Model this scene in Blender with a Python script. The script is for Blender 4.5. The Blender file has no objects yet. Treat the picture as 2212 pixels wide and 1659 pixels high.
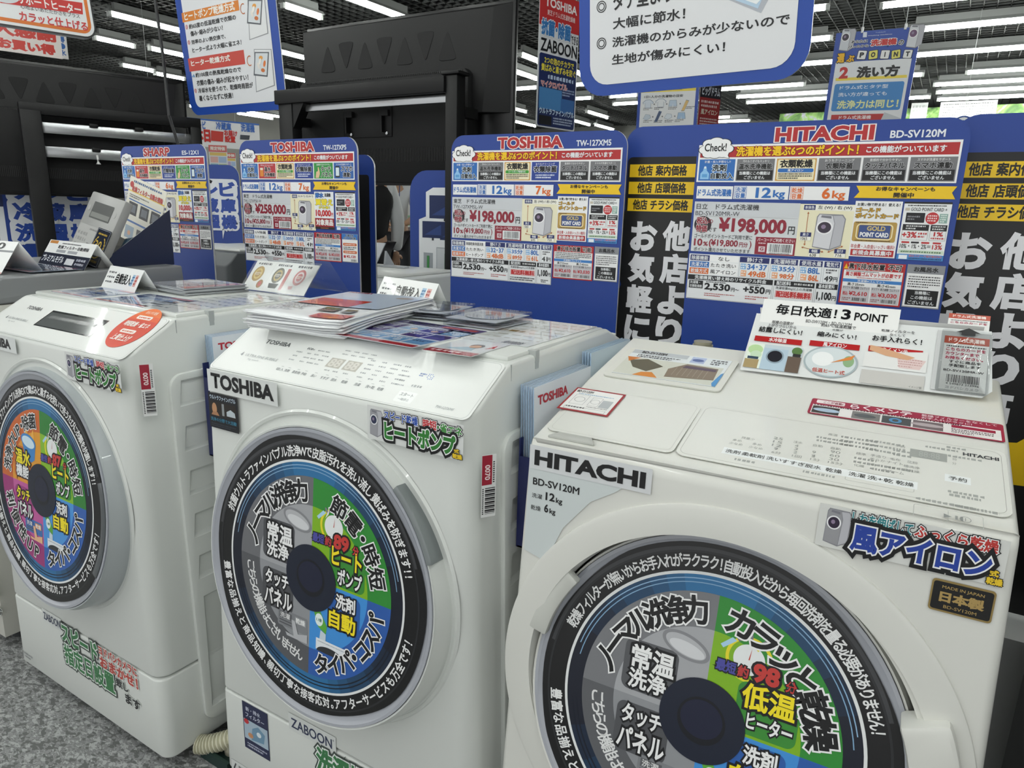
import bpy, bmesh, math, random
import numpy as np
from mathutils import Vector, Matrix

# ------------------------------------------------------------------ camera, world, light, exposure
SC = bpy.context.scene
COL = SC.collection
PI = math.pi
IMG_W, IMG_H, FPX = 2212.0, 1659.0, 1521.5
CAM_LOC = Vector((1.1624, -0.8052, 1.2349))
YAW, PITCH, ROLL = -0.5437, -0.2418, 0.0289

def cam_axes():
    f = Vector((math.sin(YAW) * math.cos(PITCH), math.cos(YAW) * math.cos(PITCH), math.sin(PITCH)))
    r = Vector((math.cos(YAW), -math.sin(YAW), 0.0))
    u = r.cross(f)
    c, s = math.cos(ROLL), math.sin(ROLL)
    return c * r + s * u, -s * r + c * u, f
RX, UX, FX = cam_axes()
cam = bpy.data.cameras.new('camera')
cam.sensor_fit = 'HORIZONTAL'
cam.sensor_width = 36.0
cam.lens = 36.0 * FPX / IMG_W
cam.clip_start, cam.clip_end = 0.05, 200
camo = bpy.data.objects.new('camera', cam)
COL.objects.link(camo)
camo.matrix_world = Matrix(((RX.x, UX.x, -FX.x, CAM_LOC.x), (RX.y, UX.y, -FX.y, CAM_LOC.y), (RX.z, UX.z, -FX.z, CAM_LOC.z), (0, 0, 0, 1)))
SC.camera = camo
SC.view_settings.view_transform = 'Standard'
SC.view_settings.look = 'None'
SC.view_settings.exposure = 0.2
SC.view_settings.gamma = 1.0
SC.view_settings.use_curve_mapping = False
try:
    SC.cycles.use_denoising = True
    SC.cycles.max_bounces = 6
    SC.cycles.diffuse_bounces = 3
    SC.cycles.glossy_bounces = 3
    SC.cycles.transmission_bounces = 4
    SC.cycles.transparent_max_bounces = 8
    SC.cycles.caustics_reflective = False
    SC.cycles.caustics_refractive = False
    SC.cycles.sample_clamp_indirect = 4.0
except Exception:
    pass
WORLD_STRENGTH = 0.85
TUBE_STRENGTH = 47.0
world = bpy.data.worlds.new('store_ambient')
SC.world = world
world.use_nodes = True
world.node_tree.nodes['Background'].inputs[0].default_value = (0.98, 1.0, 0.99, 1)
world.node_tree.nodes['Background'].inputs[1].default_value = WORLD_STRENGTH

# ------------------------------------------------------------------ geometry helpers
def ray(u, v):
    return FX * FPX + RX * (u - IMG_W / 2) + UX * (IMG_H / 2 - v)
def at_depth(u, v, d):
    return CAM_LOC + ray(u, v) * (d / FPX)
def on_plane(u, v, o, n):
    d = ray(u, v)
    return CAM_LOC + d * ((o - CAM_LOC).dot(n) / d.dot(n))

class Plane:
    """a real plane in the shop: origin, heading of its horizontal axis, lean back"""
    def __init__(s, o, th=0.0, lean=0.0, roll=0.0):
        s.o = Vector(o)
        ex = Vector((math.cos(th), math.sin(th), 0)); n = Vector((-math.sin(th), math.cos(th), 0))
        ez = Vector((0, 0, 1)) * math.cos(lean) + n * math.sin(lean)
        s.n = n * math.cos(lean) - Vector((0, 0, 1)) * math.sin(lean)     # away from the viewer
        c, q = math.cos(roll), math.sin(roll)
        s.ex = c * ex + q * ez; s.ez = -q * ex + c * ez
    def at(s, u, v):
        p = on_plane(u, v, s.o, s.n) - s.o
        return p.dot(s.ex), p.dot(s.ez)
    def matrix(s):
        f = -s.n
        return Matrix(((s.ex.x, s.ez.x, f.x, s.o.x), (s.ex.y, s.ez.y, f.y, s.o.y), (s.ex.z, s.ez.z, f.z, s.o.z), (0, 0, 0, 1)))
    def shifted(s, dx=0, dz=0, dn=0):
        q = Plane(s.o); q.ex, q.ez, q.n = s.ex, s.ez, s.n
        q.o = s.o + s.ex * dx + s.ez * dz + s.n * dn
        return q

class Flat(Plane):
    """plane lying or leaning with explicit axes"""
    def __init__(s, o, ex, ez):
        s.o = Vector(o); s.ex = Vector(ex).normalized(); s.ez = Vector(ez).normalized()
        s.n = -(s.ex.cross(s.ez)).normalized()

def lin(c):
    return tuple((x / 12.92 if x <= 0.04045 else ((x + 0.055) / 1.055) ** 2.4) for x in c)
def hexc(h):
    return lin(tuple(int(h[i:i + 2], 16) / 255 for i in (0, 2, 4)))
MATS = {}
def mat(h, rough=0.35, metal=0.0, emit=0.0, coat=0.0, alpha=1.0, spec=0.5):
    k = (h, rough, metal, emit, coat, alpha, spec)
    if k in MATS: return MATS[k]
    m = bpy.data.materials.new('paint_' + h + '_%d' % len(MATS))
    m.use_nodes = True
    b = m.node_tree.nodes['Principled BSDF']
    c = hexc(h)
    b.inputs['Base Color'].default_value = (*c, 1)
    b.inputs['Roughness'].default_value = rough
    b.inputs['Metallic'].default_value = metal
    b.inputs['Specular IOR Level'].default_value = spec
    if coat:
        b.inputs['Coat Weight'].default_value = coat
        b.inputs['Coat Roughness'].default_value = 0.03
    if emit:
        b.inputs['Emission Color'].default_value = (*c, 1)
        b.inputs['Emission Strength'].default_value = emit
    if alpha < 1: b.inputs['Alpha'].default_value = alpha
    MATS[k] = m
    return m

def clear_mat(name, tint=(1, 1, 1), mix=0.12, rough=0.05):
    """clear plastic film or acrylic: mostly see-through with a gloss"""
    if name in MATS: return MATS[name]
    m = bpy.data.materials.new(name); m.use_nodes = True
    nt = m.node_tree; nt.nodes.clear()
    out = nt.nodes.new('ShaderNodeOutputMaterial'); mx = nt.nodes.new('ShaderNodeMixShader')
    tr = nt.nodes.new('ShaderNodeBsdfTransparent'); gl = nt.nodes.new('ShaderNodeBsdfGlossy')
    tr.inputs[0].default_value = (*tint, 1); gl.inputs['Roughness'].default_value = rough
    lw = nt.nodes.new('ShaderNodeLayerWeight'); lw.inputs[0].default_value = 0.5
    pw = nt.nodes.new('ShaderNodeMath'); pw.operation = 'POWER'; pw.inputs[1].default_value = 4.0
    ad = nt.nodes.new('ShaderNodeMath'); ad.operation = 'MULTIPLY_ADD'; ad.inputs[1].default_value = 0.6; ad.inputs[2].default_value = 0.03 + mix * 0.12
    nt.links.new(lw.outputs['Facing'], pw.inputs[0]); nt.links.new(pw.outputs[0], ad.inputs[0]); nt.links.new(ad.outputs[0], mx.inputs[0])
    nt.links.new(tr.outputs[0], mx.inputs[1]); nt.links.new(gl.outputs[0], mx.inputs[2]); nt.links.new(mx.outputs[0], out.inputs[0])
    MATS[name] = m
    return m

def link(name, me, mats, parent=None, mw=None, smooth=False):
    o = bpy.data.objects.new(name, me)
    COL.objects.link(o)
    if mats is not None:
        me.materials.clear()
        for m in (mats if isinstance(mats, (list, tuple)) else [mats]): me.materials.append(m)
    if parent is not None: o.parent = parent
    if mw is not None:
        if parent is not None: o.matrix_basis = world_of(parent).inverted() @ mw
        else: o.matrix_basis = mw
    if smooth:
        for p in me.polygons: p.use_smooth = True
    return o
def world_of(o):
    m = o.matrix_basis.copy()
    while o.parent is not None:
        o = o.parent; m = o.matrix_basis @ m
    return m
def tag(o, label=None, cat=None, group=None, kind=None):
    if label: o['label'] = label
    if cat: o['category'] = cat
    if group: o['group'] = group
    if kind: o['kind'] = kind
    return o
def thing(name, loc, label, cat, rz=0.0, group=None):
    o = bpy.data.objects.new(name, None); COL.objects.link(o)
    o.empty_display_size = 0.05
    o.matrix_basis = Matrix.Translation(Vector(loc)) @ Matrix.Rotation(rz, 4, 'Z')
    return tag(o, label, cat, group)
def copy_tree(o, parent=None):
    c = o.copy(); COL.objects.link(c)
    if parent is not None: c.parent = parent
    for ch in list(o.children): copy_tree(ch, c)
    return c

class MB:
    """collects solids, becomes one mesh"""
    def __init__(s): s.bm = bmesh.new(); s.mi = 0; s.nm = 1
    def _own(s, faces):
        for f in faces: f.material_index = s.mi
    def mat(s, i): s.mi = i; return s
    def box(s, a, b, M=None):
        x0, y0, z0 = a; x1, y1, z1 = b
        vs = [s.bm.verts.new(Vector(p) if M is None else M @ Vector(p)) for p in
              ((x0, y0, z0), (x1, y0, z0), (x1, y1, z0), (x0, y1, z0), (x0, y0, z1), (x1, y0, z1), (x1, y1, z1), (x0, y1, z1))]
        s._own([s.bm.faces.new([vs[i] for i in q]) for q in ((3, 2, 1, 0), (4, 5, 6, 7), (0, 1, 5, 4), (1, 2, 6, 5), (2, 3, 7, 6), (3, 0, 4, 7))])
        return s
    def prism(s, pts, d0, d1, axis='z', M=None):
        """polygon extruded from d0 to d1 along axis"""
        def P(a, b, d):
            p = {'z': (a, b, d), 'y': (a, d, b), 'x': (d, a, b)}[axis]
            return Vector(p) if M is None else M @ Vector(p)
        A = [s.bm.verts.new(P(a, b, d0)) for a, b in pts]; B = [s.bm.verts.new(P(a, b, d1)) for a, b in pts]
        n = len(pts)
        fs = [s.bm.faces.new(A[::-1]), s.bm.faces.new(B)]
        for i in range(n): fs.append(s.bm.faces.new((A[i], A[(i + 1) % n], B[(i + 1) % n], B[i])))
        s._own(fs); return s
    def tube(s, path, r, seg=10, cap=True):
        path = [Vector(p) for p in path]; rings = []
        rr = r if isinstance(r, (list, tuple)) else [r] * len(path)
        for i, p in enumerate(path):
            t = (path[min(i + 1, len(path) - 1)] - path[max(i - 1, 0)]).normalized()
            a = t.cross(Vector((0, 0, 1)))
            if a.length < 1e-3: a = t.cross(Vector((0, 1, 0)))
            a.normalize(); b = t.cross(a)
            rings.append([s.bm.verts.new(p + (a * math.cos(2 * PI * k / seg) + b * math.sin(2 * PI * k / seg)) * rr[i]) for k in range(seg)])
        fs = []
        for A, B in zip(rings, rings[1:]):
            for k in range(seg): fs.append(s.bm.faces.new((A[k], A[(k + 1) % seg], B[(k + 1) % seg], B[k])))
        if cap: fs += [s.bm.faces.new(rings[0][::-1]), s.bm.faces.new(rings[-1])]
        s._own(fs); return s
    def lathe(s, prof, M, seg=96):
        """profile [(r, h)] turned about the local z axis of M"""
        rings = []
        for r, h in prof:
            if r < 1e-6: rings.append([s.bm.verts.new(M @ Vector((0, 0, h)))])
            else: rings.append([s.bm.verts.new(M @ Vector((r * math.cos(2 * PI * k / seg), r * math.sin(2 * PI * k / seg), h))) for k in range(seg)])
        fs = []
        for A, B in zip(rings, rings[1:]):
            for k in range(seg):
                k2 = (k + 1) % seg
                if len(A) == 1: fs.append(s.bm.faces.new((A[0], B[k], B[k2])))
                elif len(B) == 1: fs.append(s.bm.faces.new((A[k], B[0], A[k2])))
                else: fs.append(s.bm.faces.new((A[k], B[k], B[k2], A[k2])))
        s._own(fs); return s
    def build(s, name, mats, parent=None, mw=None, bevel=0.0, smooth=True, seg=2):
        bmesh.ops.recalc_face_normals(s.bm, faces=s.bm.faces[:])
        if bevel:
            bmesh.ops.bevel(s.bm, geom=[e for e in s.bm.edges if e.is_manifold and e.calc_face_angle(0) > 0.5], offset=bevel, segments=seg, affect='EDGES', profile=0.5, clamp_overlap=True)
        me = bpy.data.meshes.new(name); s.bm.to_mesh(me); s.bm.free()
        o = link(name, me, mats, parent, mw)
        if smooth:
            for p in me.polygons: p.use_smooth = True
            try: me.set_sharp_from_angle(angle=math.radians(35))
            except Exception: pass
        return o

# ------------------------------------------------------------------ printed sheets: shapes and real lettering in the plane
GLY = {}
def glyphs(txt, bold):
    """outline mesh of a string; bold adds a band of that half-width (em) along every outline"""
    k = (txt, round(bold, 4))
    if k in GLY: return GLY[k]
    V, Fc = [], []
    for pas in ((0,) if bold <= 0 else (0, 1)):
        c = bpy.data.curves.new('t', 'FONT'); c.body = txt; c.size = 1.0
        c.resolution_u = 3 if len(txt) < 14 else 2
        if pas: c.bevel_depth = bold; c.bevel_resolution = 0
        o = bpy.data.objects.new('t', c); COL.objects.link(o)
        me = bpy.data.meshes.new_from_object(o.evaluated_get(bpy.context.evaluated_depsgraph_get()))
        n = len(me.vertices); co = np.empty(n * 3); me.vertices.foreach_get('co', co); co = co.reshape(-1, 3)
        base = len(V)
        V += co.tolist()
        for p in me.polygons:
            vs = list(p.vertices)
            if pas and min(co[i][2] for i in vs) < -1e-4: continue
            Fc.append([base + i for i in vs])
        bpy.data.meshes.remove(me); bpy.data.objects.remove(o); bpy.data.curves.remove(c)
    V = np.array(V) if V else np.zeros((0, 3))
    if len(V):
        used = np.zeros(len(V), bool)
        for f in Fc: used[f] = True
        idx = np.cumsum(used) - 1
        V = V[used]; Fc = [[int(idx[i]) for i in f] for f in Fc]
    GLY[k] = (V, Fc)
    return GLY[k]

class Sheet:
    DZ = 0.00016
    def __init__(s, plane, dz=None, rough=0.35, coat=0.0):
        s.pl = plane; s.V = []; s.F = []; s.I = []; s.mats = []; s.mk = {}; s.n = 0
        s.m = lambda x, y: (x, y)
        s.dz = dz or Sheet.DZ; s.rough = rough; s.coat = coat; s.off = 0.0; s.cnt = 0
    def crop(s, x0, y0, k):
        s.m = lambda x, y: s.pl.at(x0 + x / k, y0 + y / k); return s
    def ident(s, sc=1.0, ox=0.0, oy=0.0):
        s.m = lambda x, y: (ox + x * sc, oy + y * sc); return s
    def mi(s, c):
        if isinstance(c, str): c = mat(c, s.rough, coat=s.coat)
        if c.name not in s.mk: s.mk[c.name] = len(s.mats); s.mats.append(c)
        return s.mk[c.name]
    def add(s, V, F, c):
        V = np.asarray(V, float).reshape(-1, 3)
        b = s.n; s.V.append(V); s.n += len(V); i = s.mi(c)
        for f in F: s.F.append([b + k for k in f]); s.I.append(i)
    def polyl(s, pts, c, lay=1):
        s.cnt = (s.cnt + 1) % 60
        z = lay * s.dz + s.cnt * 1.2e-6
        s.add([(x, y, z) for x, y in pts], [list(range(len(pts)))], c); return s
    def poly(s, pts, c, lay=1): return s.polyl([s.m(*p) for p in pts], c, lay)
    def rbox(s, a, b):
        p, q = s.m(*a), s.m(*b)
        return min(p[0], q[0]), min(p[1], q[1]), max(p[0], q[0]), max(p[1], q[1])
    def rect(s, a, b, c, lay=1, rad=0.0, shear=0.0):
        x0, y0, x1, y1 = s.rbox(a, b)
        return s.polyl(rrect(x0, y0, x1, y1, rad), c, lay)
    def frame(s, a, b, c, w, lay=2, rad=0.0):
        x0, y0, x1, y1 = s.rbox(a, b); z = lay * s.dz
        A = rrect(x0, y0, x1, y1, rad); B = rrect(x0 + w, y0 + w, x1 - w, y1 - w, max(rad - w, 0) if rad else 0)
        n = len(A)
        s.add([(x, y, z) for x, y in A + B], [[i, (i + 1) % n, n + (i + 1) % n, n + i] for i in range(n)], c); return s
    def slab(s, a, b, c, th=0.0006, rad=0.0, edge=None):
        """the paper or board itself, with thickness going back"""
        x0, y0, x1, y1 = s.rbox(a, b)
        return s.slabl(rrect(x0, y0, x1, y1, rad), c, th, edge)
    def slabl(s, pts, c, th=0.0006, edge=None):
        n = len(pts)
        s.add([(x, y, 0) for x, y in pts], [list(range(n))], c)
        V = [(x, y, 0) for x, y in pts] + [(x, y, -th) for x, y in pts]
        s.add(V, [[i + n, (i + 1) % n + n, (i + 1) % n, i] for i in range(n)] + [[n + i for i in range(n)][::-1]], edge or c)
        return s
    def ell(s, c0, rx, ry, c, lay=1, rot=0.0, seg=40, a0=0, a1=2 * PI):
        x, y = s.m(*c0)
        P = [(math.cos(a0 + (a1 - a0) * i / seg) * rx, math.sin(a0 + (a1 - a0) * i / seg) * ry) for i in range(seg + (0 if a1 - a0 > 6.28 else 1))]
        cr, sr = math.cos(rot), math.sin(rot)
        return s.polyl([(x + p * cr - q * sr, y + p * sr + q * cr) for p, q in P], c, lay)
    def ring(s, r0, r1, c, lay=1, a0=0.0, a1=360.0, seg=96, c0=(0, 0), grad=None):
        x, y = s.m(*c0); z = lay * s.dz; V = []; F = []
        for i in range(seg + 1):
            a = math.radians(a0 + (a1 - a0) * i / seg)
            V += [(x + r0 * math.cos(a), y + r0 * math.sin(a), z), (x + r1 * math.cos(a), y + r1 * math.sin(a), z)]
        for i in range(seg): F.append([2 * i, 2 * i + 1, 2 * i + 3, 2 * i + 2])
        s.add(V, F, c); return s
    def _put(s, V, Fc, fx, c, z):
        P = np.empty_like(V); X, Y = fx(V[:, 0], V[:, 1]); P[:, 0] = X; P[:, 1] = Y; P[:, 2] = z + V[:, 2] * 0.0001
        s.add(P, Fc, c)
    def tx(s, txt, a, b, c, bold=0.02, out=(), lay=3, ital=0.0, turn=False):
        """lettering fitted into the box a-b (two opposite corners); out = [(colour, em width)] from inside out"""
        x0, y0, x1, y1 = s.rbox(a, b)
        V0, _ = glyphs(txt, 0)
        if not len(V0): return s
        mx, my, Mx, My = V0[:, 0].min() - bold, V0[:, 1].min() - bold, V0[:, 0].max() + bold, V0[:, 1].max() + bold
        sx = (x1 - x0) / max(Mx - mx, 1e-6); sy = (y1 - y0) / max(My - my, 1e-6)
        if sy > 3.0 * sx and My - my < 0.3: sy = sx
        fx = lambda X, Y: (x0 + (X - mx) * sx + ital * (Y - my) * sy, y0 + (Y - my) * sy)
        if turn:      # the line runs downwards
            tx_, ty_ = (x1 - x0) / (My - my), (y1 - y0) / (Mx - mx)
            fx = lambda X, Y: (x0 + (Y - my) * tx_, y1 - (X - mx) * ty_)
        n = len(out)
        for i in range(n - 1, -1, -1):
            V, Fc = glyphs(txt, bold + out[i][1]); s._put(V, Fc, fx, out[i][0], (lay - 0.6 * (i + 1) / max(n, 1)) * s.dz)
        V, Fc = glyphs(txt, bold); s._put(V, Fc, fx, c, lay * s.dz)
        return s
    def vt(s, txt, a, b, c, bold=0.02, out=(), lay=3):
        """characters set one below the other in the box"""
        x0, y0, x1, y1 = s.rbox(a, b); n = len(txt); h = (y1 - y0) / n; m0 = s.m; s.m = lambda x, y: (x, y)
        for i, ch in enumerate(txt):
            if ch == ' ': continue
            s.tx(ch, (x0, y1 - h * (i + 0.95)), (x1, y1 - h * (i + 0.05)), c, bold, out, lay)
        s.m = m0; return s
    def arc(s, txt, r, a0, a1, h, c, bold=0.02, out=(), lay=3, wide=1.0, inward=False):
        """characters along an arc about the sheet's origin; r is the middle of the line, angles in degrees"""
        wt = [.55 if c_ in '・！!、。･' else .75 if c_ in 'UPWEX' else 1.0 for c_ in txt]; tot = sum(wt); acc = 0.0
        for i, ch in enumerate(txt):
            acc += wt[i]
            if ch == ' ': continue
            a = math.radians(a0 + (a1 - a0) * (acc - wt[i] / 2) / tot)
            rot = a - PI / 2 if not inward else a + PI / 2
            cx, cy = r * math.cos(a), r * math.sin(a); cr, sr = math.cos(rot), math.sin(rot)
            V0, _ = glyphs(ch, 0)
            if not len(V0): continue
            mx, Mx = V0[:, 0].min(), V0[:, 0].max()
            def fx(X, Y, cr=cr, sr=sr, cx=cx, cy=cy, mid=(mx + Mx) / 2):
                p = (X - mid) * h * wide; q = (Y - 0.37) * h
                return cx + p * cr - q * sr, cy + p * sr + q * cr
            for k in range(len(out) - 1, -1, -1):
                V, Fc = glyphs(ch, bold + out[k][1]); s._put(V, Fc, fx, out[k][0], (lay - 0.6 * (k + 1) / len(out)) * s.dz)
            V, Fc = glyphs(ch, bold); s._put(V, Fc, fx, c, lay * s.dz)
        return s
    def fine(s, a, b, c, rows=2, lay=2, seed=1, fill=0.62):
        """lines of print too small to read"""
        x0, y0, x1, y1 = s.rbox(a, b); rnd = random.Random(seed); h = (y1 - y0) / rows; z = lay * s.dz; V = []; F = []
        for i in range(rows):
            yb = y1 - h * (i + 0.8); yt = yb + h * fill; x = x0; end = x1 if i < rows - 1 or rows == 1 else x0 + (x1 - x0) * rnd.uniform(0.5, 0.95)
            while x < end:
                w = min(h * rnd.uniform(0.25, 0.75), end - x); k = len(V); t = rnd.uniform(0, 0.3) * h * fill
                V += [(x, yb + t * rnd.random(), z), (x + w, yb, z), (x + w, yt, z), (x, yt - t, z)]; F.append([k, k + 1, k + 2, k + 3])
                x += w + h * rnd.uniform(0.12, 0.3)
        s.add(V, F, c); return s
    def bars(s, a, b, c='151515', lay=2, n=26, seed=3):
        x0, y0, x1, y1 = s.rbox(a, b); rnd = random.Random(seed); x = x0; u = (x1 - x0) / (n * 2.2)
        while x < x1 - u:
            w = u * rnd.choice((0.7, 0.7, 1.2, 1.7)); s.polyl([(x, y0), (min(x + w, x1), y0), (min(x + w, x1), y1), (x, y1)], c, lay); x += w + u * rnd.choice((0.7, 1.0, 1.6))
        return s
    def build(s, name, parent=None):
        me = bpy.data.meshes.new(name)
        V = np.concatenate(s.V) if s.V else np.zeros((0, 3))
        V = V + np.array([0, 0, s.off])
        me.vertices.add(len(V)); me.vertices.foreach_set('co', V.ravel())
        lens = np.array([len(f) for f in s.F], np.int32); flat = np.fromiter((i for f in s.F for i in f), np.int32)
        me.loops.add(len(flat)); me.loops.foreach_set('vertex_index', flat)
        me.polygons.add(len(lens)); me.polygons.foreach_set('loop_start', np.concatenate([[0], np.cumsum(lens)[:-1]]).astype(np.int32))
        for m in s.mats: me.materials.append(m)
        me.polygons.foreach_set('material_index', np.array(s.I, np.int32))
        me.update(calc_edges=True)
        return link(name, me, None, parent, s.pl.matrix())

def rrect(x0, y0, x1, y1, rad=0.0, seg=6):
    if rad <= 0: return [(x0, y0), (x1, y0), (x1, y1), (x0, y1)]
    P = []
    for cx, cy, a in ((x1 - rad, y0 + rad, -90), (x1 - rad, y1 - rad, 0), (x0 + rad, y1 - rad, 90), (x0 + rad, y0 + rad, 180)):
        for i in range(seg + 1):
            t = math.radians(a + 90 * i / seg); P.append((cx + rad * math.cos(t), cy + rad * math.sin(t)))
    return P
# ------------------------------------------------------------------ the sales floor: floor, ceiling, far walls
def floor_material():
    m = bpy.data.materials.new('floor_tile_mottle'); m.use_nodes = True
    nt = m.node_tree; b = nt.nodes['Principled BSDF']; L = nt.links.new
    tc = nt.nodes.new('ShaderNodeTexCoord')
    mp = nt.nodes.new('ShaderNodeMapping'); mp.inputs['Scale'].default_value = (1, 1.6, 1); L(tc.outputs['Object'], mp.inputs[0])
    ns = nt.nodes.new('ShaderNodeTexNoise'); ns.inputs['Scale'].default_value = 46; ns.inputs['Detail'].default_value = 2.5; L(mp.outputs[0], ns.inputs['Vector'])
    vo = nt.nodes.new('ShaderNodeTexVoronoi'); vo.inputs['Scale'].default_value = 95; L(mp.outputs[0], vo.inputs['Vector'])
    mx = nt.nodes.new('ShaderNodeMix'); mx.data_type = 'FLOAT'; mx.inputs[0].default_value = 0.35
    L(ns.outputs['Fac'], mx.inputs[2]); L(vo.outputs['Color'], mx.inputs[3])
    cr = nt.nodes.new('ShaderNodeValToRGB'); cr.color_ramp.interpolation = 'CONSTANT'
    e = cr.color_ramp.elements
    e[0].position = 0.0; e[0].color = (*hexc('626362'), 1); e[1].position = 0.43; e[1].color = (*hexc('8f9090'), 1)
    for p, c in ((0.5, '7c7d7d'), (0.57, 'aaabab'), (0.66, '8b8c8c')):
        k = e.new(p); k.color = (*hexc(c), 1)
    L(mx.outputs[0], cr.inputs[0]); L(cr.outputs[0], b.inputs['Base Color'])
    b.inputs['Roughness'].default_value = 0.55
    return m
b = MB(); b.box((-18, -4, -0.1), (7, 20, 0))
tag(b.build('floor', floor_material(), smooth=False), kind='structure')
b = MB(); b.box((-18, -4, 4.3), (7, 20, 4.4))
tag(b.build('ceiling', mat('242524', 0.9), smooth=False), kind='structure')
b = MB()
x = -17.0
while x < 6.8:
    b.box((x, 1.0, 3.78), (x + 0.012, 19.9, 3.81)); x += 0.14
y = 1.0
while y < 19.9:
    b.box((-17, y, 3.78), (6.8, y + 0.012, 3.81)); y += 0.14
for x in range(-16, 7, 2): b.box((x, 1.0, 3.81), (x + 0.05, 19.9, 3.9))
tag(b.build('ceiling_grid', mat('3e403f', 0.7), smooth=False), kind='structure')
b = MB()
rnd = random.Random(4)
for i in range(14): 
    y = 1.5 + i * 1.35; b.tube([(-17, y, 4.1), (6.8, y + rnd.uniform(-.3, .3), 4.1)], rnd.choice((0.03, 0.05, 0.11)), 8)
for i in range(9):
    x = -15 + i * 2.3; b.tube([(x, 1.0, 4.0), (x + rnd.uniform(-.4, .4), 19.8, 4.0)], rnd.choice((0.025, 0.06)), 8)
tag(b.build('trim_1', mat('55575a', 0.7)), kind='structure')
b = MB(); b.box((-18, 19.9, 0), (7, 20.0, 4.3))
tag(b.build('wall_back', mat('6a6a66', 0.8), smooth=False), kind='structure')
b = MB(); b.box((-18.1, -4, 0), (-18, 20, 4.3))
tag(b.build('wall_left', mat('8a8984', 0.8), smooth=False), kind='structure')
b = MB(); b.box((7, -4, 0), (7.1, 20, 4.3))
tag(b.build('wall_right', mat('8a8984', 0.8), smooth=False), kind='structure')

# ------------------------------------------------------------------ fluorescent lights
tube_m = mat('fbfffa', 0.4, emit=TUBE_STRENGTH); house_m = mat('8b8d8b', 0.5); clip_m = mat('e8ebe8', 0.4)
def make_light(L):
    r = thing('fluorescent_light', (0, 0, 0), None, 'ceiling light')
    b = MB(); b.prism([(-0.07, 0.03), (-0.03, 0.075), (0.03, 0.075), (0.07, 0.03)], -L / 2 - 0.03, L / 2 + 0.03, 'x'); b.box((-L / 2 + 0.05, -0.03, 0.075), (L / 2 - 0.05, 0.03, 0.155))
    b.build('housing', house_m, r, world_of(r), smooth=False)
    b = MB(); b.tube([(-L / 2, 0, 0), (L / 2, 0, 0)], 0.024, 10)
    b.build('tube', tube_m, r, world_of(r))
    for q in (-1, 1):
        x = q * (L / 2 + 0.011); b = MB(); b.box((x - 0.019, -0.03, -0.03), (x + 0.019, 0.03, 0.06)); b.build('lamp_holder', clip_m, r, world_of(r), smooth=False)
    return r
LPROTO = {}
LIGHTS = []
LZ = 3.62
def light(cx, cy, ang, L):
    cx = max(cx, -16.2); cy = min(cy, 19.2)
    L = round(max(L, 0.6) / 0.6) * 0.6
    if L not in LPROTO: o = LPROTO[L] = make_light(L)
    else: o = copy_tree(LPROTO[L])
    o.matrix_basis = Matrix.Translation((cx, cy, LZ)) @ Matrix.Rotation(ang, 4, 'Z')
    LIGHTS.append((o, cx, cy, ang, L))
def seen_light(u0, v0, u1, v1, along, z=LZ, ext=0.0):
    n = Vector((0, 0, 1)); o = Vector((0, 0, z))
    p = on_plane(u0, v0, o, n); q = on_plane(u1, v1, o, n)
    d = Vector((1, 0, 0)) if along == 'x' else Vector((0, 1, 0))
    a, e = sorted((p.dot(d), q.dot(d))); e += ext
    m = (p + q) / 2
    if along == 'x': light((a + e) / 2, m.y, 0, e - a)
    else: light(m.x, (a + e) / 2, PI / 2, e - a)
# rows running away from the machines, seen to the left
for t in ((209, 27, 384, 63, 0.4), (212, 85, 282, 98, 0), (598, 9, 704, 41, 0), (736, 0, 866, 30, .2), (608, 114, 664, 127, 0), (609, 166, 668, 176, 0), (1110, 153, 1157, 172, 0.3),
          (1220, 149, 1249, 158, 0.2), (1177, -4, 1231, 8, 0), (1236, 19, 1262, 46, 0), (1132, 120, 1157, 133, 0), (1258, 243, 1321, 253, 0), (1223, 259, 1280, 270, 0), (1280, 271, 1331, 280, 0), (1108, 263, 1157, 272, 0), (1108, 236, 1136, 241, 0),
          (330, 106, 392, 120, 0.0), (332, 158, 400, 172, 0), (395, 232, 420, 236, 0), (480, 246, 575, 258, 0), (530, 243, 610, 252, 0), (645, 252, 668, 255, 0), (610, 274, 668, 281, 0), (290, 146, 305, 149, 0)):
    seen_light(*t[:4], 'y', ext=t[4])
# rows running along the aisle, seen to the right
for t in ((1909, 11, 2080, -2, 1.0), (1690, 26, 1764, 21, 0), (1690, 92, 1798, 83, 0), (1715, 141, 1850, 130, 0), (1950, 68, 2230, 43, 1.2), (1950, 123, 2230, 101, 1.2), (1900, 168, 1998, 161, 0), (2078, 158, 2230, 149, 1), (1540, 196, 1722, 182, 0), (2016, 184, 2230, 172, 1),
          (1603, 211, 1790, 197, 0), (1625, 222, 1800, 212, 0), (2017, 201, 2230, 189, 1), (1930, 217, 2010, 207, 0), (2010, 216, 2230, 207, 1), (1318, 210, 1378, 205, 0), (1329, 225, 1378, 223, 0), (1532, 256, 1571, 252, 0), (1532, 265, 1606, 260, 0), (1225, 186, 1261, 182, 0), (1220, 217, 1282, 210, 0), (1108, 194, 1157, 189, 0)):
    seen_light(*t[:4], 'x', ext=t[4])
n_seen = len(LIGHTS)
# the rows overhead of the machines and the aisle
for x in (-5.2, -3.4, -1.7, -0.12, 1.75, 3.6):
    for y in (-2.4, -0.9, 0.8, 2.4):
        if y > 2 and -5 < x < 2.5: continue
        light(x, y, PI / 2, 1.2)
CARD = {0: 'running along the aisle', 1: 'running away down the hall'}
for i, (o, cx, cy, a, L) in enumerate(LIGHTS):
    o['group'] = 'fluorescent ceiling lights'
    o['label'] = 'long white fluorescent tube light under the dark grid ceiling, ' + ('running away from the machines' if a else 'running along the machine row')
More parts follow.
